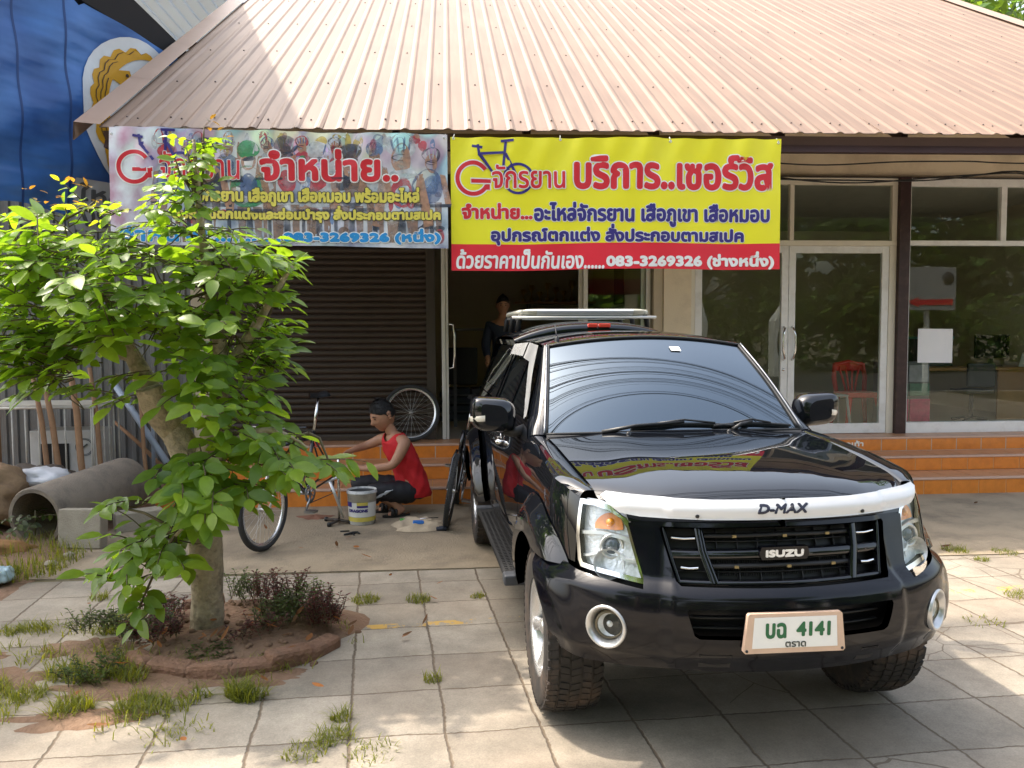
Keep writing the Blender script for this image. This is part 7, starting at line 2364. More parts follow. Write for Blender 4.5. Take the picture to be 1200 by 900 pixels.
def bicycle(name, label, loc, rz, back=True, rim=brim_m, lift=0.0, knobs=False, bars=True, group=None, tilt=0.0, fork_m=None):
    root = thing(name, label, 'bicycle', loc, rz, group)
    root.rotation_euler = (tilt, 0, rz)
    bike_wheel('wheel', root, (0, 0, .335), rim, knobs=knobs)
    zb = .33 + lift
    BB, RH = Vector((-.63, 0, .29 + lift * .6)), Vector((-1.04, 0, zb))
    ST, HT, HB = Vector((-.79, 0, .80 + lift * .75)), Vector((-.235, 0, .83 + lift * .2)), Vector((-.19, 0, .70 + lift * .15))
    mb = MB()
    for a, b, r in ((BB, ST, .016), (ST - Vector((0, 0, .06)), HT - Vector((0, 0, .03)), .016), (BB, HB, .019), (HT + Vector((-.01, 0, .03)), HB + Vector((.006, 0, -.02)), .020)):
        mb.tube([a, b], r, 10)
    for y in (-.06, .06):
        mb.tube([BB + Vector((0, y * .4, 0)), RH + Vector((0, y, 0))], .009, 8)
        mb.tube([ST + Vector((.01, y * .2, -.07)), RH + Vector((0, y, 0))], .008, 8)
    mb.build('frame', frame_m, root)
    mb = MB()
    for y in (-.05, .05):
        mb.tube([HB + Vector((.006, y * .5, -.02)), Vector((-.15, y, .60)), Vector((-.06, y, .42)), Vector((0, y, .335))], [.014, .013, .011, .008], 8)
    mb.build('fork', fork_m or M('silver_fork', (0.60, 0.60, 0.6), 0.3, metal=.6), root)
    mb = MB(); post = ST + (ST - BB).normalized() * .32
    mb.tube([ST, post], .0135, 10)
    mb.build('seat_post', steel_m, root)
    mb = MB(); P = []
    for t in np.linspace(0, 1, 12):
        w_ = .018 + .055 * sstep(.45, .95, t) ; x = .15 - .27 * t
        z = .03 + .012 * (2 * t - 1) ** 2
        if t in (0, 1): w_ *= .5
        P.append([post + Vector((x, w_ * q, z - .03 * abs(q) ** 2.5)) for q in np.linspace(-1, 1, 9)])
    mb.grid(P); mb.grid([[p + Vector((0, 0, -.012)) for p in r_] for r_ in P], flip=True)
    mb.tube([post + Vector((-.08, 0, .012)), post + Vector((.10, 0, .012))], .006, 6)
    mb.build('saddle', black_m, root)
    mb = MB()
    if bars:
        mb.tube([HT + Vector((-.01, 0, .03)), HT + Vector((-.02, 0, .10)), HT + Vector((.06, 0, .12))], .014, 8)
        mb.tube([HT + Vector((.04, -.29, .135)), HT + Vector((.06, -.1, .12)), HT + Vector((.06, .1, .12)), HT + Vector((.04, .29, .135))], .0125, 8)
        mb.build('handlebar', frame_m, root)
    mb = MB()
    mb.lathe([(.020, -.045), (.020, .045)], 14, Matrix.Translation(BB), axis='Y')
    mb.lathe([(.085, .046), (.088, .050), (.060, .052), (.058, .048)], 36, Matrix.Translation(BB), axis='Y', closed=True)
    for t in range(5):
        a = R(72 * t); mb.tube([BB + Vector((0, .05, 0)), BB + Vector((.07 * math.cos(a), .05, .07 * math.sin(a)))], .006, 5)
    mb.tube([BB + Vector((0, .06, 0)), BB + Vector((.10, .065, -.135))], .010, 8); mb.tube([BB + Vector((0, -.06, 0)), BB + Vector((-.10, -.065, .135))], .010, 8)
    mb.box(BB.x + .06, BB.x + .14, .07, .16, BB.z - .15, BB.z - .13); mb.box(BB.x - .14, BB.x - .06, -.16, -.07, BB.z + .125, BB.z + .145)
    mb.build('crankset', M('crank_steel', (0.35, 0.35, 0.36), 0.3, metal=.9), root)
    mb = MB()
    d_ = RH + Vector((.01, .05, -.07))
    mb.tube([RH + Vector((0, .05, 0)), d_, d_ + Vector((.03, 0, -.07))], .010, 6)
    ch = [BB + Vector((.06, .05, .065)), RH + Vector((0, .05, .035)), RH + Vector((-.03, .05, 0)), RH + Vector((0, .05, -.05)), d_ + Vector((.02, 0, -.09)), BB + Vector((.02, .05, -.088))]
    mb.tube(ch, .0045, 5)
    mb.build('derailleur_chain', M('dark_chain', (0.06, 0.055, 0.05), 0.4, metal=.8), root)
    mb = MB(); q = ST + Vector((-.03, 0, -.12)); mb.box(q.x - .035, q.x - .005, -.02, .02, q.z - .03, q.z + .03, bev=.006)
    mb.build('reflector', red_m, root)
    if back: bike_wheel('wheel', root, (-1.04, 0, .335), rim, knobs=knobs)
    return root
bicycle('bicycle', 'bicycle with its rear wheel off, held up on a repair stand behind the young tree', (-1.51, 6.72, 0.012), math.atan2(-.93, -.37), back=False, lift=.11)
bicycle('bicycle', 'dark bicycle with knobbly tyres leaning beside the rear left side of the truck', (-0.045, 7.42, 0.012), R(-96), back=True, rim=frame_m, knobs=True, bars=False, tilt=-0.17, fork_m=frame_m)
lw = thing('unmounted_wheelset', 'loose bicycle wheel leaning against the roller shutter behind the squatting man', 'bicycle wheel', (-.455, 9.52, .512))
w_ = bike_wheel('wheel', lw, (0, .10, .335), r=.335)
w_.rotation_euler = (R(-14), 0, 0)
for ch in list(w_.children):
    ch.parent = lw; ch.location = (0, .10, .328); ch.rotation_euler = (R(-14), 0, 0)
bpy.data.objects.remove(w_)
# the repair stand
rs = thing('repair_stand', 'steel bicycle repair stand with a thin pole and black capped feet', 'repair stand', (-1.03, 7.62, .012))
mb = MB(); mb.tube([(0, 0, .03), (0, 0, .62)], .012, 10); mb.build('pole', steel_m, rs)
mb = MB(); mb.tube([(0, 0, .035), (-.07, -.10, .02)], .014, 8); mb.tube([(0, 0, .035), (.10, -.02, .02)], .014, 8); mb.tube([(.02, .0, .035), (-.13, .12, .02)], .014, 8); mb.build('base', M('dark_guide_steel'), rs)
mb = MB()
for p in ((-.075, -.108, .022), (.108, -.02, .022), (-.135, .125, .022)): mb.lathe([(0.0001, -.02), (.020, -.018), (.022, 0), (.018, .016), (0.0001, .018)], 12, Matrix.Translation(p))
mb.build('foot_cap', black_m, rs)
mb = MB(); mb.tube([(.045, -.03, .06), (-.02, -.03, .25), (-.075, -.02, .40)], [.010, .013, .016], 8); mb.tube([(-.13, .0, .385), (-.02, -.02, .43), (.02, 0, .44)], .014, 8); mb.build('clamp_arm', silver_m, rs)

# ------------------------------------------------------------------ bucket, cloth and tools
bk = thing('paint_bucket', 'dirty white paint bucket with yellow bands and a torn label, beside the squatting man', 'bucket', (-0.822, 7.64, .012))
mb = MB(); mb.lathe([(.0001, .002), (.116, .002), (.120, .006), (.134, .30), (.139, .300), (.139, .285), (.135, .285), (.135, .318), (.130, .318), (.118, .02), (.0001, .015)], 40)
mb.build('pail', M('smeared_white_plastic', (0.60, 0.60, 0.58), 0.5, var=.1, scale=8, dirt=(0.10, 0.10, 0.10), dscale=11, damt=.75), bk)
def band(nm, z0, z1, a0, a1, m_, e=.0015):
    mb = MB()
    P = [[((.120 + .014 * (z - .006) / .294 + e) * math.cos(R(a)), (.120 + .014 * (z - .006) / .294 + e) * math.sin(R(a)), z) for z in (z0, z1)] for a in np.linspace(a0, a1, 24)]
    mb.grid(P); return mb.build(nm, m_, bk)
yb = M('yellow_label', (0.60, 0.50, 0.10), 0.5, var=.15)
band('label_band', .035, .075, 180, 360, yb); band('label_band', .078, .21, 200, 350, M('label_white', (0.72, 0.72, 0.70), .5)); band('label_patch', .165, .215, 255, 300, yb, .003); band('label_patch', .165, .185, 255, 300, M('navy_ink'), .0035); band('label_patch', .17, .215, 200, 232, M('navy_ink'), .003)
def bpl(x, z, d):
    a = R(275) + x / .128; r = .120 + .014 * z / .294 + .004 + d
    return (bk.location.x + r * math.cos(a), bk.location.y + r * math.sin(a), bk.location.z + z)
lettering('label_lettering', 'DRAGONS', -.135, .055, .122, .152, bpl, M('navy_ink'), bk, bold=.003)
mb = MB(); mb.lathe([(.0001, .25), (.119, .25), (.128, .30)], 30); mb.build('grime', M('grey_sludge', (0.06, 0.06, 0.06), .7), bk)
def cloth():
    mb = MB(); P = []
    for i in range(34):
        row = []
        for j in range(24):
            u, v = i / 33, j / 23
            x = -.30 + .225 * (2 * u - 1) * (1 - .15 * (2 * v - 1) ** 2) + .03 * math.sin(7 * v); y = 7.46 + .24 * (2 * v - 1) * (1 - .25 * abs(2 * u - 1) ** 3)
            h = .034 + .075 * noise.noise(Vector((x * 9, y * 9, 2))) + .02 * max(0, math.sin(u * 9 + v * 5)) * v
            e = min(u, 1 - u, v, 1 - v)
            row.append((x, y, .014 + max(.002, h * min(1, e * 6))))
        P.append(row)
    mb.grid(P)
    tag(mb.build('cloth', M('beige_rag', (0.46, 0.37, 0.26), .9, var=.15, scale=15, bump=.3, bscale=90)), 'crumpled beige cloth spread on the concrete with tools lying on it', 'cloth')
cloth()
def tool(nm, label, cat, pts, r, m_, head=None):
    mb = MB(); mb.tube(pts, r, 8)
    if head: head(mb)
    return tag(mb.build(nm, m_), label, cat)
tool('screwdriver', 'steel rod tool lying across the beige cloth', 'tool', [(-.36, 7.50, .066), (-.24, 7.52, .068), (-.12, 7.55, .066)], [.010, .006, .005], steel_m)
mb = MB(); mb.box(-.345, -.245, 7.36, 7.43, .052, .075, bev=.006); tag(mb.build('blue_box', M('blue_plastic', (0.02, 0.16, 0.52), .4)), 'small blue plastic box on the front of the beige cloth', 'box')
mb = MB(); mb.box(-.47, -.40, 7.52, 7.56, .048, .066, bev=.006); tag(mb.build('green_tube', M('green_plastic', (0.08, 0.36, 0.06), .4)), 'small bright green tube on the left of the beige cloth', 'tube')
mb = MB(); mb.tube([(-.13, 7.27, .03), (-.05, 7.25, .035), (-.04, 7.29, .03), (-.11, 7.31, .03)], [.018, .022, .02, .014], 8); tag(mb.build('glove', M('navy_glove', (0.02, 0.025, 0.04), .8)), 'dark balled-up glove at the right corner of the beige cloth', 'glove')
mb = MB(); mb.tube([(-.93, 7.16, .022), (-.86, 7.20, .026), (-.82, 7.24, .022), (-.80, 7.19, .022)], [.008, .012, .010, .008], 7); mb.tube([(-.86, 7.20, .02), (-.84, 7.15, .02)], .007, 6); tag(mb.build('pliers', black_m), 'small black hand tool lying on the concrete in front of the bucket', 'tool')
mb = MB(); mb.tube([(-.98, 7.30, .018), (-.90, 7.31, .018)], .007, 6); tag(mb.build('bolt', black_m), 'short black bolt on the concrete left of the bucket', 'bolt')
def flat_patch(nm, cx, cy, pts, m_):
    pass
mb = MB(); P = [[(-1.30 + .16 * math.cos(t) * r_ * (1 + .3 * math.sin(3 * t)), 7.92 + .11 * math.sin(t) * r_, .014 + .020 * (1 - r_) + .006 * math.sin(5 * t)) for t in np.linspace(0, 2 * math.pi, 20)] for r_ in (1, .7, .35, .02)]
mb.grid(P); tag(mb.build('cardboard_scrap', M('brown_scrap', (0.22, 0.10, 0.06), .85, var=.3)), 'crumpled brown scrap lying on the concrete behind the repair stand', 'scrap')

# ------------------------------------------------------------------ yard clutter at the left
def culvert():
    root = thing('concrete_pipe', 'short weathered concrete drain pipe lying on its side in the yard', 'concrete pipe', (-3.30, 7.9, .05))
    a, b = Vector((-3.50, 7.16, .225)), Vector((-3.20, 8.35, .295))
    d = (b - a).normalized(); L = (b - a).length
    mt = Matrix.Translation(a) @ d.to_track_quat('Z', 'Y').to_matrix().to_4x4()
    mb = MB(); mb.lathe([(.215, 0), (.215, L), (.258, L), (.262, L - .02), (.258, .02), (.248, 0)], 56, mt, closed=True)
    mb.build('barrel', M('culvert_concrete', (0.25, 0.205, 0.158), .9, var=.2, scale=6, bump=.5, bscale=70, dirt=(0.09, 0.08, 0.07), dscale=2.6, damt=.9), root, world=True, auto=40)
culvert()
mb = MB(); mt = Matrix.Translation((-3.03, 6.98, .17)) @ Matrix.Rotation(R(-8), 4, 'Z') @ Matrix.Rotation(R(-6), 4, 'X')
mb.box(-.18, .18, -.06, .06, -.16, .16, mat=mt, bev=.008)
tag(mb.build('concrete_block', M('block_concrete', (0.34, 0.30, 0.235), .9, var=.2, scale=9, bump=.5, bscale=80, dirt=(0.22, 0.18, 0.14), dscale=5)), 'square grey concrete block standing before the mouth of the concrete pipe', 'concrete block')
mb = MB(); mt = Matrix.Translation((-2.82, 7.62, .10)) @ Matrix.Rotation(R(30), 4, 'Z'); mb.box(-.2, .2, -.1, .1, -.09, .08, mat=mt, bev=.01)
tag(mb.build('concrete_block', M('block_concrete')), 'low grey concrete block beside the far side of the pipe', 'concrete block')
def cage():
    root = thing('wire_cage', 'white welded bar cage with an open front standing against the fence', 'cage', (-4.25, 9.1, .05))
    m_ = M('cage_white_paint', (0.58, 0.56, 0.50), .5, var=.15, scale=9, dirt=(0.30, 0.18, 0.10), dscale=7, damt=.5)
    mb = MB()
    x0, x1, y0, y1, z0, z1 = -4.85, -3.66, 8.75, 9.45, .06, 1.02
    for a, b in (((x0, y0), (x1, y0)), ((x1, y0), (x1, y1)), ((x1, y1), (x0, y1)), ((x0, y1), (x0, y0))):
        for z in (z0, z1):
            mb = MB(); mb.tube([(a[0], a[1], z), (b[0], b[1], z)], .014, 6); mb.build('frame_rail', m_, root, world=True)
    mb = MB()
    for x in np.arange(x0, x1 + .01, .13): mb.tube([(x, y0, z0), (x, y0, z1)], .009, 6)
    for y in np.arange(y0, y1, .13): mb.tube([(x1, y, z0), (x1, y, z1)], .009, 6)
    mb.build('front_bars', m_, root, world=True)
    mb = MB(); mb.box(x0, x1, y0, y1, z1 + .012, z1 + .026); mb.build('top_sheet', M('cage_lid', (0.50, 0.47, 0.40), .6, var=.2, scale=5), root, world=True)
cage()
def appliance():
    root = thing('air_conditioner', 'boxy white air conditioner unit standing inside the white cage', 'air conditioner', (-4.05, 9.15, .05))
    m_ = M('unit_enamel', (0.62, 0.62, 0.60), .4, var=.08, dirt=(0.4, 0.36, 0.3), dscale=5)
    mb = MB(); mb.box(-4.42, -3.72, 9.0, 9.38, .12, .76, bev=.012); mb.build('casing', m_, root, world=True)
    mb = MB(); mb.box(-4.30, -4.02, 8.985, 8.999, .18, .62); mb.build('grille', dark_m, root, world=True)
    mb = MB(); mb.lathe([(.075, 0), (.085, .006), (.095, 0)], 30, Matrix.Translation((-3.86, 8.995, .58)), axis='Y'); mb.tube([(-3.90, 8.99, .56), (-3.83, 8.99, .61)], .008, 5); mb.build('badge', M('badge_grey', (0.12, 0.13, 0.14), .5), root, world=True)
    mb = MB()
    for x in (-4.36, -3.78): mb.box(x - .03, x + .03, 9.05, 9.33, .05, .119)
    mb.build('foot', trimblk, root, world=True)
appliance()
wood_m = M('raw_stick_wood', (0.30, 0.165, 0.085), .8, var=.3, scale=14, bump=.3, bscale=60)
for k, (a, b, r, lab) in enumerate((((-4.22, 8.72, 1.33), (-3.92, 8.42, .06), .026, 'brown wooden stick leaning on the cage, leftmost of the sticks'), ((-4.12, 8.70, 1.36), (-3.82, 8.45, .05), .030, 'second brown stick from the left, leaning on the cage'),
                              ((-3.86, 8.72, 1.45), (-3.62, 8.45, .06), .034, 'thick brown stick leaning beside the right corner of the cage'), ((-3.74, 8.9, 1.42), (-3.50, 8.6, .05), .026, 'slim brown stick just right of the thick one by the cage'),
                              ((-3.42, 9.3, 1.40), (-3.18, 8.9, .08), .022, 'thin brown stick standing alone before the fence right of the cage'), ((-3.9, 9.9, .75), (-3.1, 9.6, .10), .022, 'thin brown stick slanting low along the fence'))):
    mb = MB(); A, B_ = Vector(a), Vector(b); mb.tube([A, A.lerp(B_, .35) + Vector((.012, 0, 0)), A.lerp(B_, .7) - Vector((.008, 0, 0)), B_], [r * .85, r, r * 1.02, r * .95], 8)
    tag(mb.build('wooden_stick', wood_m), lab, 'stick', 'wooden sticks leaning in the yard')
pvc = M('blue_grey_pipe', (0.36, 0.42, 0.52), .4, var=.1)
for a, b, r, lab in (((-3.75, 9.5, 1.25), (-3.05, 9.1, .38), .035, 'blue grey plastic pipe slanting down to the right before the fence'), ((-4.62, 8.2, .78), (-3.98, 7.9, .22), .038, 'pale plastic pipe poking up at the left edge of the yard'), ((-3.36, 9.6, 1.35), (-3.30, 9.4, .1), .020, 'thin pale pipe standing upright by the fence')):
    mb = MB(); mb.tube([a, b], r, 14); tag(mb.build('plastic_pipe', pvc), lab, 'pipe')
def lump(nm, c, rx, ry, rz_, m_, lab, cat, seed, z0=.03, fl=.35):
    mb = MB(); P = []
    for i in range(16):
        v = math.pi * i / 15; row = []
        for j in range(29):
            u = 2 * math.pi * j / 28
            p = Vector((math.sin(v) * math.cos(u), math.sin(v) * math.sin(u), math.cos(v)))
            k = 1 + fl * noise.noise(p * 1.6 + Vector((seed, 0, 0))) + .18 * noise.noise(p * 4.2 + Vector((0, seed, 0)))
            row.append((c[0] + p.x * rx * k, c[1] + p.y * ry * k, max(z0, c[2] + p.z * rz_ * k)))
        P.append(row)
    mb.grid(P)
    return tag(mb.build(nm, m_), lab, cat)
burlap = M('burlap', (0.24, 0.155, 0.085), .95, var=.3, scale=30, bump=.6, bscale=120, dirt=(0.12, .08, .05), dscale=5)
lump('sack', (-4.15, 7.75, .28), .34, .28, .26, burlap, 'bulging brown burlap sack lying left of the concrete pipe', 'sack', 3, fl=.55)
lump('sack', (-3.75, 6.78, .06), .42, .17, .09, M('orange_sacking', (0.27, 0.14, 0.05), .95, var=.3, scale=20, bump=.5, bscale=80), 'flattened orange brown sacking on the grass before the pipe', 'sack', 9)
lump('plastic_bag', (-3.85, 8.05, .40), .26, .2, .12, M('white_bag', (0.66, 0.66, 0.68), .45, var=.06), 'crumpled white plastic bag on top of the clutter behind the pipe', 'bag', 14, fl=.38)
lump('sack', (-4.05, 8.25, .30), .42, .3, .2, M('dark_tarp', (0.09, 0.07, 0.055), .8, var=.3, scale=12), 'dark folded sheet under the white plastic bag', 'sheet', 5)
lump('bottle', (-3.16, 5.98, .07), .07, .12, .06, M('crushed_bottle', (0.45, 0.60, 0.70), .2, var=.5, scale=18, coat=.6), 'crushed pale blue plastic bottle on the grass at the left edge', 'bottle', 6, z0=.02, fl=.3)
for k, (x, y, r) in enumerate(((-3.0, 6.35, .05), (-3.4, 6.2, .06), (-2.98, 6.6, .04))):
    lump('stone', (x, y, .045), r, r * .8, r * .6, M('yard_stone', (0.36, 0.31, 0.25), .9, bump=.3), ('small pale stone on the grass edge', 'largest stone on the grass before the pipe', 'small stone beside the concrete block')[k], 'stone', 20 + k, fl=.2)
rng_p = random.Random(77)
def pinnate(x, y, z, h, n, lab):
    root = thing('yard_plant', lab, 'plant', (x, y, z))
    lf, tw = MB(), MB()
    for _ in range(n):
        a = rng_p.uniform(0, 6.28)
        compound(lf, tw, Vector((0, 0, h * rng_p.uniform(.3, .8))), Vector((math.cos(a), math.sin(a) - .3, .5)), rng_p, n=9, L=.07, tint0=.4, droop=.9, rl=.28)
    tw.tube([(0, 0, 0), (0.01, 0, h)], .007, 5)
    lf.build('leaves', dgreen_m, root, fix=False, tint=True); tw.build('stem', twig_m, root)
pinnate(-3.52, 7.20, .06, .22, 6, 'green feathery weed growing in the mouth of the concrete pipe')
pinnate(-3.95, 7.0, .03, .20, 10, 'low green weed beside the sacking at the left')
pinnate(-2.86, 8.55, .03, .42, 12, 'leafy weed growing behind the concrete pipe')
pinnate(-3.7, 8.6, .03, .25, 7, 'small weed between the sticks and the pipe')

# ------------------------------------------------------------------ inside the two shops
def chair():
    root = thing('plastic_chair', 'red plastic chair standing behind the right glass door', 'chair', (5.48, 10.75, .5))
    m_ = M('red_plastic', (0.80, 0.055, 0.030), .35, var=.08)
    mb = MB(); mb.box(-.23, .23, -.22, .22, .38, .45, bev=.015); mb.build('seat', m_, root)
    for sx_ in (-1, 1):
        for sy_ in (-1, 1):
            mb = MB(); mb.tube([(sx_ * .18, sy_ * .17, .42), (sx_ * .245, sy_ * .23, 0.0)], [.040, .028], 8); mb.build('leg', m_, root)
    mb = MB()
    mb.tube([(-.20, .19, .44), (-.22, .22, .64), (-.20, .25, .80), (0, .26, .84), (.20, .25, .80), (.22, .22, .64), (.20, .19, .44)], .034, 8)
    for x in (-.10, -.03, .04, .11): mb.tube([(x * .6, .19, .44), (x, .225, .64), (x * 1.5, .255, .81)], .017, 6)
    mb.box(-.2, .2, .235, .265, .72, .84, bev=.01)
    mb.build('backrest', m_, root)
chair()
def stool():
    root = thing('plastic_stool', 'pale grey plastic stool behind the glass door, left of the red chair', 'stool', (4.98, 10.42, .5))
    m_ = M('grey_plastic_stool', (0.48, 0.44, 0.42), .45)
    mb = MB(); mb.box(-.15, .15, -.15, .15, .42, .445, bev=.008); mb.build('seat', m_, root)
    for sx_ in (-1, 1):
        for sy_ in (-1, 1):
            mb = MB(); mb.tube([(sx_ * .13, sy_ * .13, .42), (sx_ * .17, sy_ * .17, 0)], .018, 8); mb.build('leg', m_, root)
stool()
def desk():
    root = thing('desk', 'brown wooden desk behind the large right window', 'desk', (7.7, 11.5, .5))
    m_ = M('honey_wood', (0.42, 0.205, 0.065), .4, var=.2, scale=6)
    for nm, b in (('desk_top', (-1.0, 1.0, -.3, .3, .70, .74)), ('side_panel', (0.10, 1.0, -.29, -.26, .0, .698)), ('side_panel', (-.99, -.96, -.28, .28, 0, .698)), ('side_panel', (.96, .99, -.255, .28, 0, .698))):
        mb = MB(); mb.box(*b); mb.build(nm, m_, root)
    mn = thing('monitor', 'black flat computer monitor on the desk behind the right window', 'monitor', (7.92, 11.55, 1.242))
    mb = MB(); mb.box(-.26, .26, -.02, .02, .12, .46, bev=.006); mb.build('screen', M('black_screen', (0.006, .006, .007), .15), mn)
    mb = MB(); mb.box(-.03, .03, .0, .03, .01, .14); mb.box(-.12, .12, -.08, .08, 0, .012); mb.build('stand', black_m, mn)
    mb = MB(); mb.prism([(8.20, 11.35, 1.242), (8.42, 11.35, 1.242), (8.31, 11.42, 1.44)], (0, .012, 0)); tag(mb.build('desk_card', M('white_paper')), 'white tent card standing on the desk right of the monitor', 'card')
    t = thing('fish_tank', 'glass tank with a teal lid on the counter behind the window paper', 'tank', (7.2, 11.9, 1.242))
    mb = MB(); mb.box(-.25, .25, -.15, .15, 0, .40); mb.build('tank_glass', M('dim_tank', (0.06, .09, .08), .1), t)
    mb = MB(); mb.box(-.26, .26, -.16, .16, .401, .44); mb.build('lid', M('teal_lid', (0.10, .32, .32), .5), t)
    c_ = thing('office_chair', 'dark office chair in front of the desk', 'chair', (7.2, 10.9, .5))
    mb = MB(); mb.box(-.2, .2, -.2, .2, .40, .46, bev=.02); mb.build('seat', black_m, c_)
    mb = MB(); mb.box(-.2, .2, -.22, -.17, .50, .82, bev=.02); mb.build('backrest', black_m, c_)
    mb = MB(); mb.tube([(0, 0, .05), (0, 0, .40)], .03, 8)
    for k in range(5): mb.tube([(0, 0, .07), (.24 * math.cos(R(72 * k)), .24 * math.sin(R(72 * k)), .03)], .02, 6)
    mb.build('pedestal', black_m, c_)
    r = thing('magazine_rack', 'low rack of bright magazines by the bottom left of the right window', 'rack', (5.95, 10.3, .5))
    for k, (z0, z1, m_) in enumerate(((.02, .38, M('magenta_print', (0.50, .03, .10), .4, var=.6, scale=14)), (.42, .58, M('green_print', (.04, .14, .08), .4, var=.6, scale=14)), (.60, .82, M('grey_print', (.28, .27, .30), .4, var=.5, scale=14)))):
        for q in range(2):
            mb = MB(); mb.box(-.28 + q * .29, -.01 + q * .29, -.02 + .02 * k, .0 + .02 * k, z0, z1); mb.build('magazine', m_, r)
    mb = MB(); mb.box(-.3, .3, .05, .35, 0, .86); mb.build('rack_frame', M('rack_grey', (.12, .12, .12), .6), r)
desk()
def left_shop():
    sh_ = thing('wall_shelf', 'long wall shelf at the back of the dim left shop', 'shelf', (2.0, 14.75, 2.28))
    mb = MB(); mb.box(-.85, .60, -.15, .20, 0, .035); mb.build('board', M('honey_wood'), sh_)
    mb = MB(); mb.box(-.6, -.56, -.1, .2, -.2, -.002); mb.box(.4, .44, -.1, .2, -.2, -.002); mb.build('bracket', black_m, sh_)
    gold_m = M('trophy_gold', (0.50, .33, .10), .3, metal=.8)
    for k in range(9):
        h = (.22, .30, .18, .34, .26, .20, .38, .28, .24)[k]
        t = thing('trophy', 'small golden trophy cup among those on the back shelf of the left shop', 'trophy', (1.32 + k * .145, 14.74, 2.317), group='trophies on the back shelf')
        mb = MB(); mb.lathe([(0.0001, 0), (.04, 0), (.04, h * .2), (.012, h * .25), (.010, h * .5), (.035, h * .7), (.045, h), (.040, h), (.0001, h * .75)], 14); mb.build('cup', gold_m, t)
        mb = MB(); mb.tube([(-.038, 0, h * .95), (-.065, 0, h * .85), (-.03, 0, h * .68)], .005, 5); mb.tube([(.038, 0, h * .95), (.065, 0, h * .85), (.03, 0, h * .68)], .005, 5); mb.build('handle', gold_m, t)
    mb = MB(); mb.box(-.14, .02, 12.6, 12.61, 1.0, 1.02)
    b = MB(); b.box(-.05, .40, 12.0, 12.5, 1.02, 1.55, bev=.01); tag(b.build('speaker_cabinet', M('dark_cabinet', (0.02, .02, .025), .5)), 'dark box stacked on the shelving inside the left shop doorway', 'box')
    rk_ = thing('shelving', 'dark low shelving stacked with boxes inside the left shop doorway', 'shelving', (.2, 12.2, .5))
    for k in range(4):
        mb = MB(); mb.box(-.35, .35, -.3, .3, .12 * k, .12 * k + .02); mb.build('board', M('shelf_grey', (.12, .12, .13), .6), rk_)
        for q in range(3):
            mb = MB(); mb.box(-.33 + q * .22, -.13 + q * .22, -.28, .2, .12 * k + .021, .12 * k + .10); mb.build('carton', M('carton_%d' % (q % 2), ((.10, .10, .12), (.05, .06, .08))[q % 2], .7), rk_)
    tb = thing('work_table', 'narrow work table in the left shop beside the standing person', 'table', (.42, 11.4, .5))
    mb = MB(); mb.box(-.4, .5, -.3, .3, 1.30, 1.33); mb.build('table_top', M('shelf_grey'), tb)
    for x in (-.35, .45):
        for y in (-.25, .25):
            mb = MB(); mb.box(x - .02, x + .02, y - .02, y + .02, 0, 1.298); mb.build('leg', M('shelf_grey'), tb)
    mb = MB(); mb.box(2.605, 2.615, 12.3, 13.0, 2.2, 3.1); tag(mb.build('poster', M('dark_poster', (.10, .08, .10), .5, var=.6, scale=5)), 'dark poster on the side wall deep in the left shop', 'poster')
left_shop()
# ------------------------------------------------------------------ across the road and overhead: what the glass and paint mirror
def leafy(mb, c, rx, ry, rz_, n, size, rng):
    for _ in range(n):
        while True:
            v = Vector((rng.uniform(-1, 1), rng.uniform(-1, 1), rng.uniform(-1, 1)))
            if .25 < v.length < 1: break
        p = Vector((c[0] + v.x * rx, c[1] + v.y * ry, c[2] + v.z * rz_))
        a, b = Vector((rng.uniform(-1, 1), rng.uniform(-1, 1), rng.uniform(-.6, .6))).normalized(), Vector((rng.uniform(-1, 1), rng.uniform(-1, 1), rng.uniform(-1, 1))).normalized()
        s = size * rng.uniform(.6, 1.4)
        q = a.cross(b).normalized()
        mb.add([p - a * s, p - q * s * .45, p + a * s, p + q * s * .45], [(0, 1, 2, 3)], 0, False, rng.random())
far_leaf = leaf_material('roadside_leaf', (0.070, 0.145, 0.036), (1.6, 1.6, .7), 0.5, vary=.6)
def big_tree(name, label, x, y, h, r, seed, group=None, n=4200, size=.22, low=.26):
    rng = random.Random(seed)
    root = thing(name, label, 'tree', (x, y, 0), group=group)
    tr = MB(); lf = MB()
    tr.tube([(0, 0, -.1), (.05, 0, h * .25), (.1, .05, h * .5), (0, 0, h * .8)], [.28, .22, .16, .05], 12)
    k = 13
    for i in range(k):
        a = rng.uniform(0, 6.28); q = r * rng.uniform(.2, .85)
        c = (q * math.cos(a), q * math.sin(a), h * rng.uniform(low, .95))
        tr.tube([(0.05, 0, min(h * .6, c[2] * .6)), (c[0] * .5, c[1] * .5, c[2] * .85), c], [.09, .06, .02], 6)
        leafy(lf, c, r * .48, r * .48, h * .15, n // k, size, rng)
    tr.build('trunk', bark_m, root)
    lf.build('crown', far_leaf, root, fix=False, tint=True)
    return root
for k, (x, y, h, r) in enumerate(((-16, -19, 9, 4.5), (-8.5, -17.5, 8, 4.2), (-1.5, -19, 9.5, 4.6), (5, -17, 7.5, 4.0), (11.5, -18.5, 9, 4.6), (18, -17, 8.5, 4.4), (25, -19, 9.5, 4.8), (33, -18, 9, 4.8))):
    big_tree('roadside_tree', 'leafy roadside tree across the road, mirrored in the shop glass', x, y, h, r, 40 + k, 'trees across the road', n=3600, size=.32)
hd_ = MB(); rng_g = random.Random(9)
for x in np.arange(-24, 42, 1.1): leafy(hd_, (x, -14.8 + rng_g.uniform(-.5, .5), 1.6), .9, .8, 1.9, 260, .2, rng_g)
tag(hd_.build('hedge', far_leaf, fix=False, tint=True), 'long dark hedge across the road, mirrored in the shop glass', 'hedge')
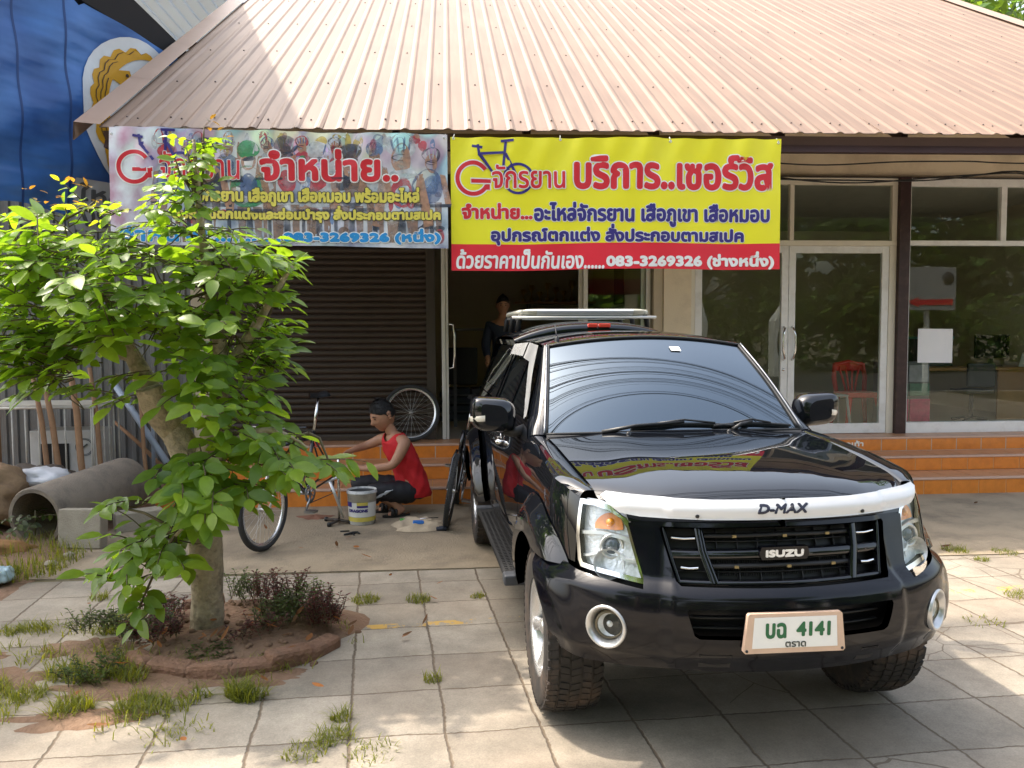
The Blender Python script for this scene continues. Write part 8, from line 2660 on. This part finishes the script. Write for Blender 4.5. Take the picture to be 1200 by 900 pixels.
big_tree('tall_tree', 'tall tree with dense green foliage rising behind the roof at the top right', 17.0, 25.5, 13.6, 4.2, 71, n=9000, size=.22)
big_tree('added_shade_tree', 'unseen tree added behind the viewpoint to shade the street that the truck mirrors', -4.6, -5.2, 9.5, 4.6, 91, n=5200, size=.20, low=.55)  # both trees are added, unseen, to dim what the bumper reflects
big_tree('added_shade_tree', 'second unseen tree added for its shade, further along the road', 5.6, -5.8, 9.0, 4.2, 92, n=4600, size=.20, low=.55)
gp = thing('gate_pillar', 'white gate pillar across the road, mirrored in the glass door', 'gate pillar', (9.6, -12.2, 0), group='gate pillars across the road')
mb = MB(); mb.box(-.35, .35, -.3, .3, 0, 2.2); mb.prism([(-.35, -.3, 2.2), (.35, -.3, 2.2), (.1, -.3, 2.9)], (0, .6, 0)); mb.build('pillar', M('gate_white', (.62, .62, .6), .7), gp)
g2 = copy_tree(gp); g2.location = (13.0, -12.2, 0)
sb = thing('road_sign', 'white direction board with a red arrow on a post, mirrored in the right window', 'sign', (13.45, -3.0, 0))
mb = MB(); mb.box(-.05, .05, -.05, .05, 0, 3.6); mb.build('post', alu_m, sb)
mb = MB(); mb.box(-.75, .75, .05, .2, 2.35, 3.55); mb.build('board', M('sign_board_grey', (.30, .30, .31), .7, var=.2, scale=3), sb)
mb = MB(); mb.prism([(.65, .21, 2.5), (-.35, .21, 2.5), (-.35, .21, 2.43), (-.65, .21, 2.58), (-.35, .21, 2.73), (-.35, .21, 2.66), (.65, .21, 2.66)], (0, .01, 0)); mb.build('arrow', ink_red, sb)
mb = MB(); mb.lathe([(.0001, .21), (.17, .21), (.17, .22), (.0001, .22)], 20, Matrix.Translation((.5, 0, 3.25)), axis='Y'); mb.build('emblem', ink_dark, sb)
for nm in ('utility_cable',):
    rng = random.Random(15)
    for k in range(28):
        y = 5.0 + .10 * k + (.35 if k > 6 else 0) + (.3 if k > 15 else 0) if k < 24 else 4.05 + .10 * (k - 24)  + rng.uniform(-.05, .05); z = 9.3 + rng.uniform(-.25, .45)
        mb = MB(); sagz = rng.uniform(.3, .9)
        mb.tube([(x, y + .03 * math.sin(x * .35 + k), z - sagz * (1 - ((x + 2) / 24) ** 2)) for x in np.linspace(-26, 26, 50)], rng.choice((.010, .013, .018, .027)), 5)
        tag(mb.build(nm, black_m), 'overhead black utility cable strung along the street, mirrored in the windscreen', 'cable', 'overhead cables along the street')
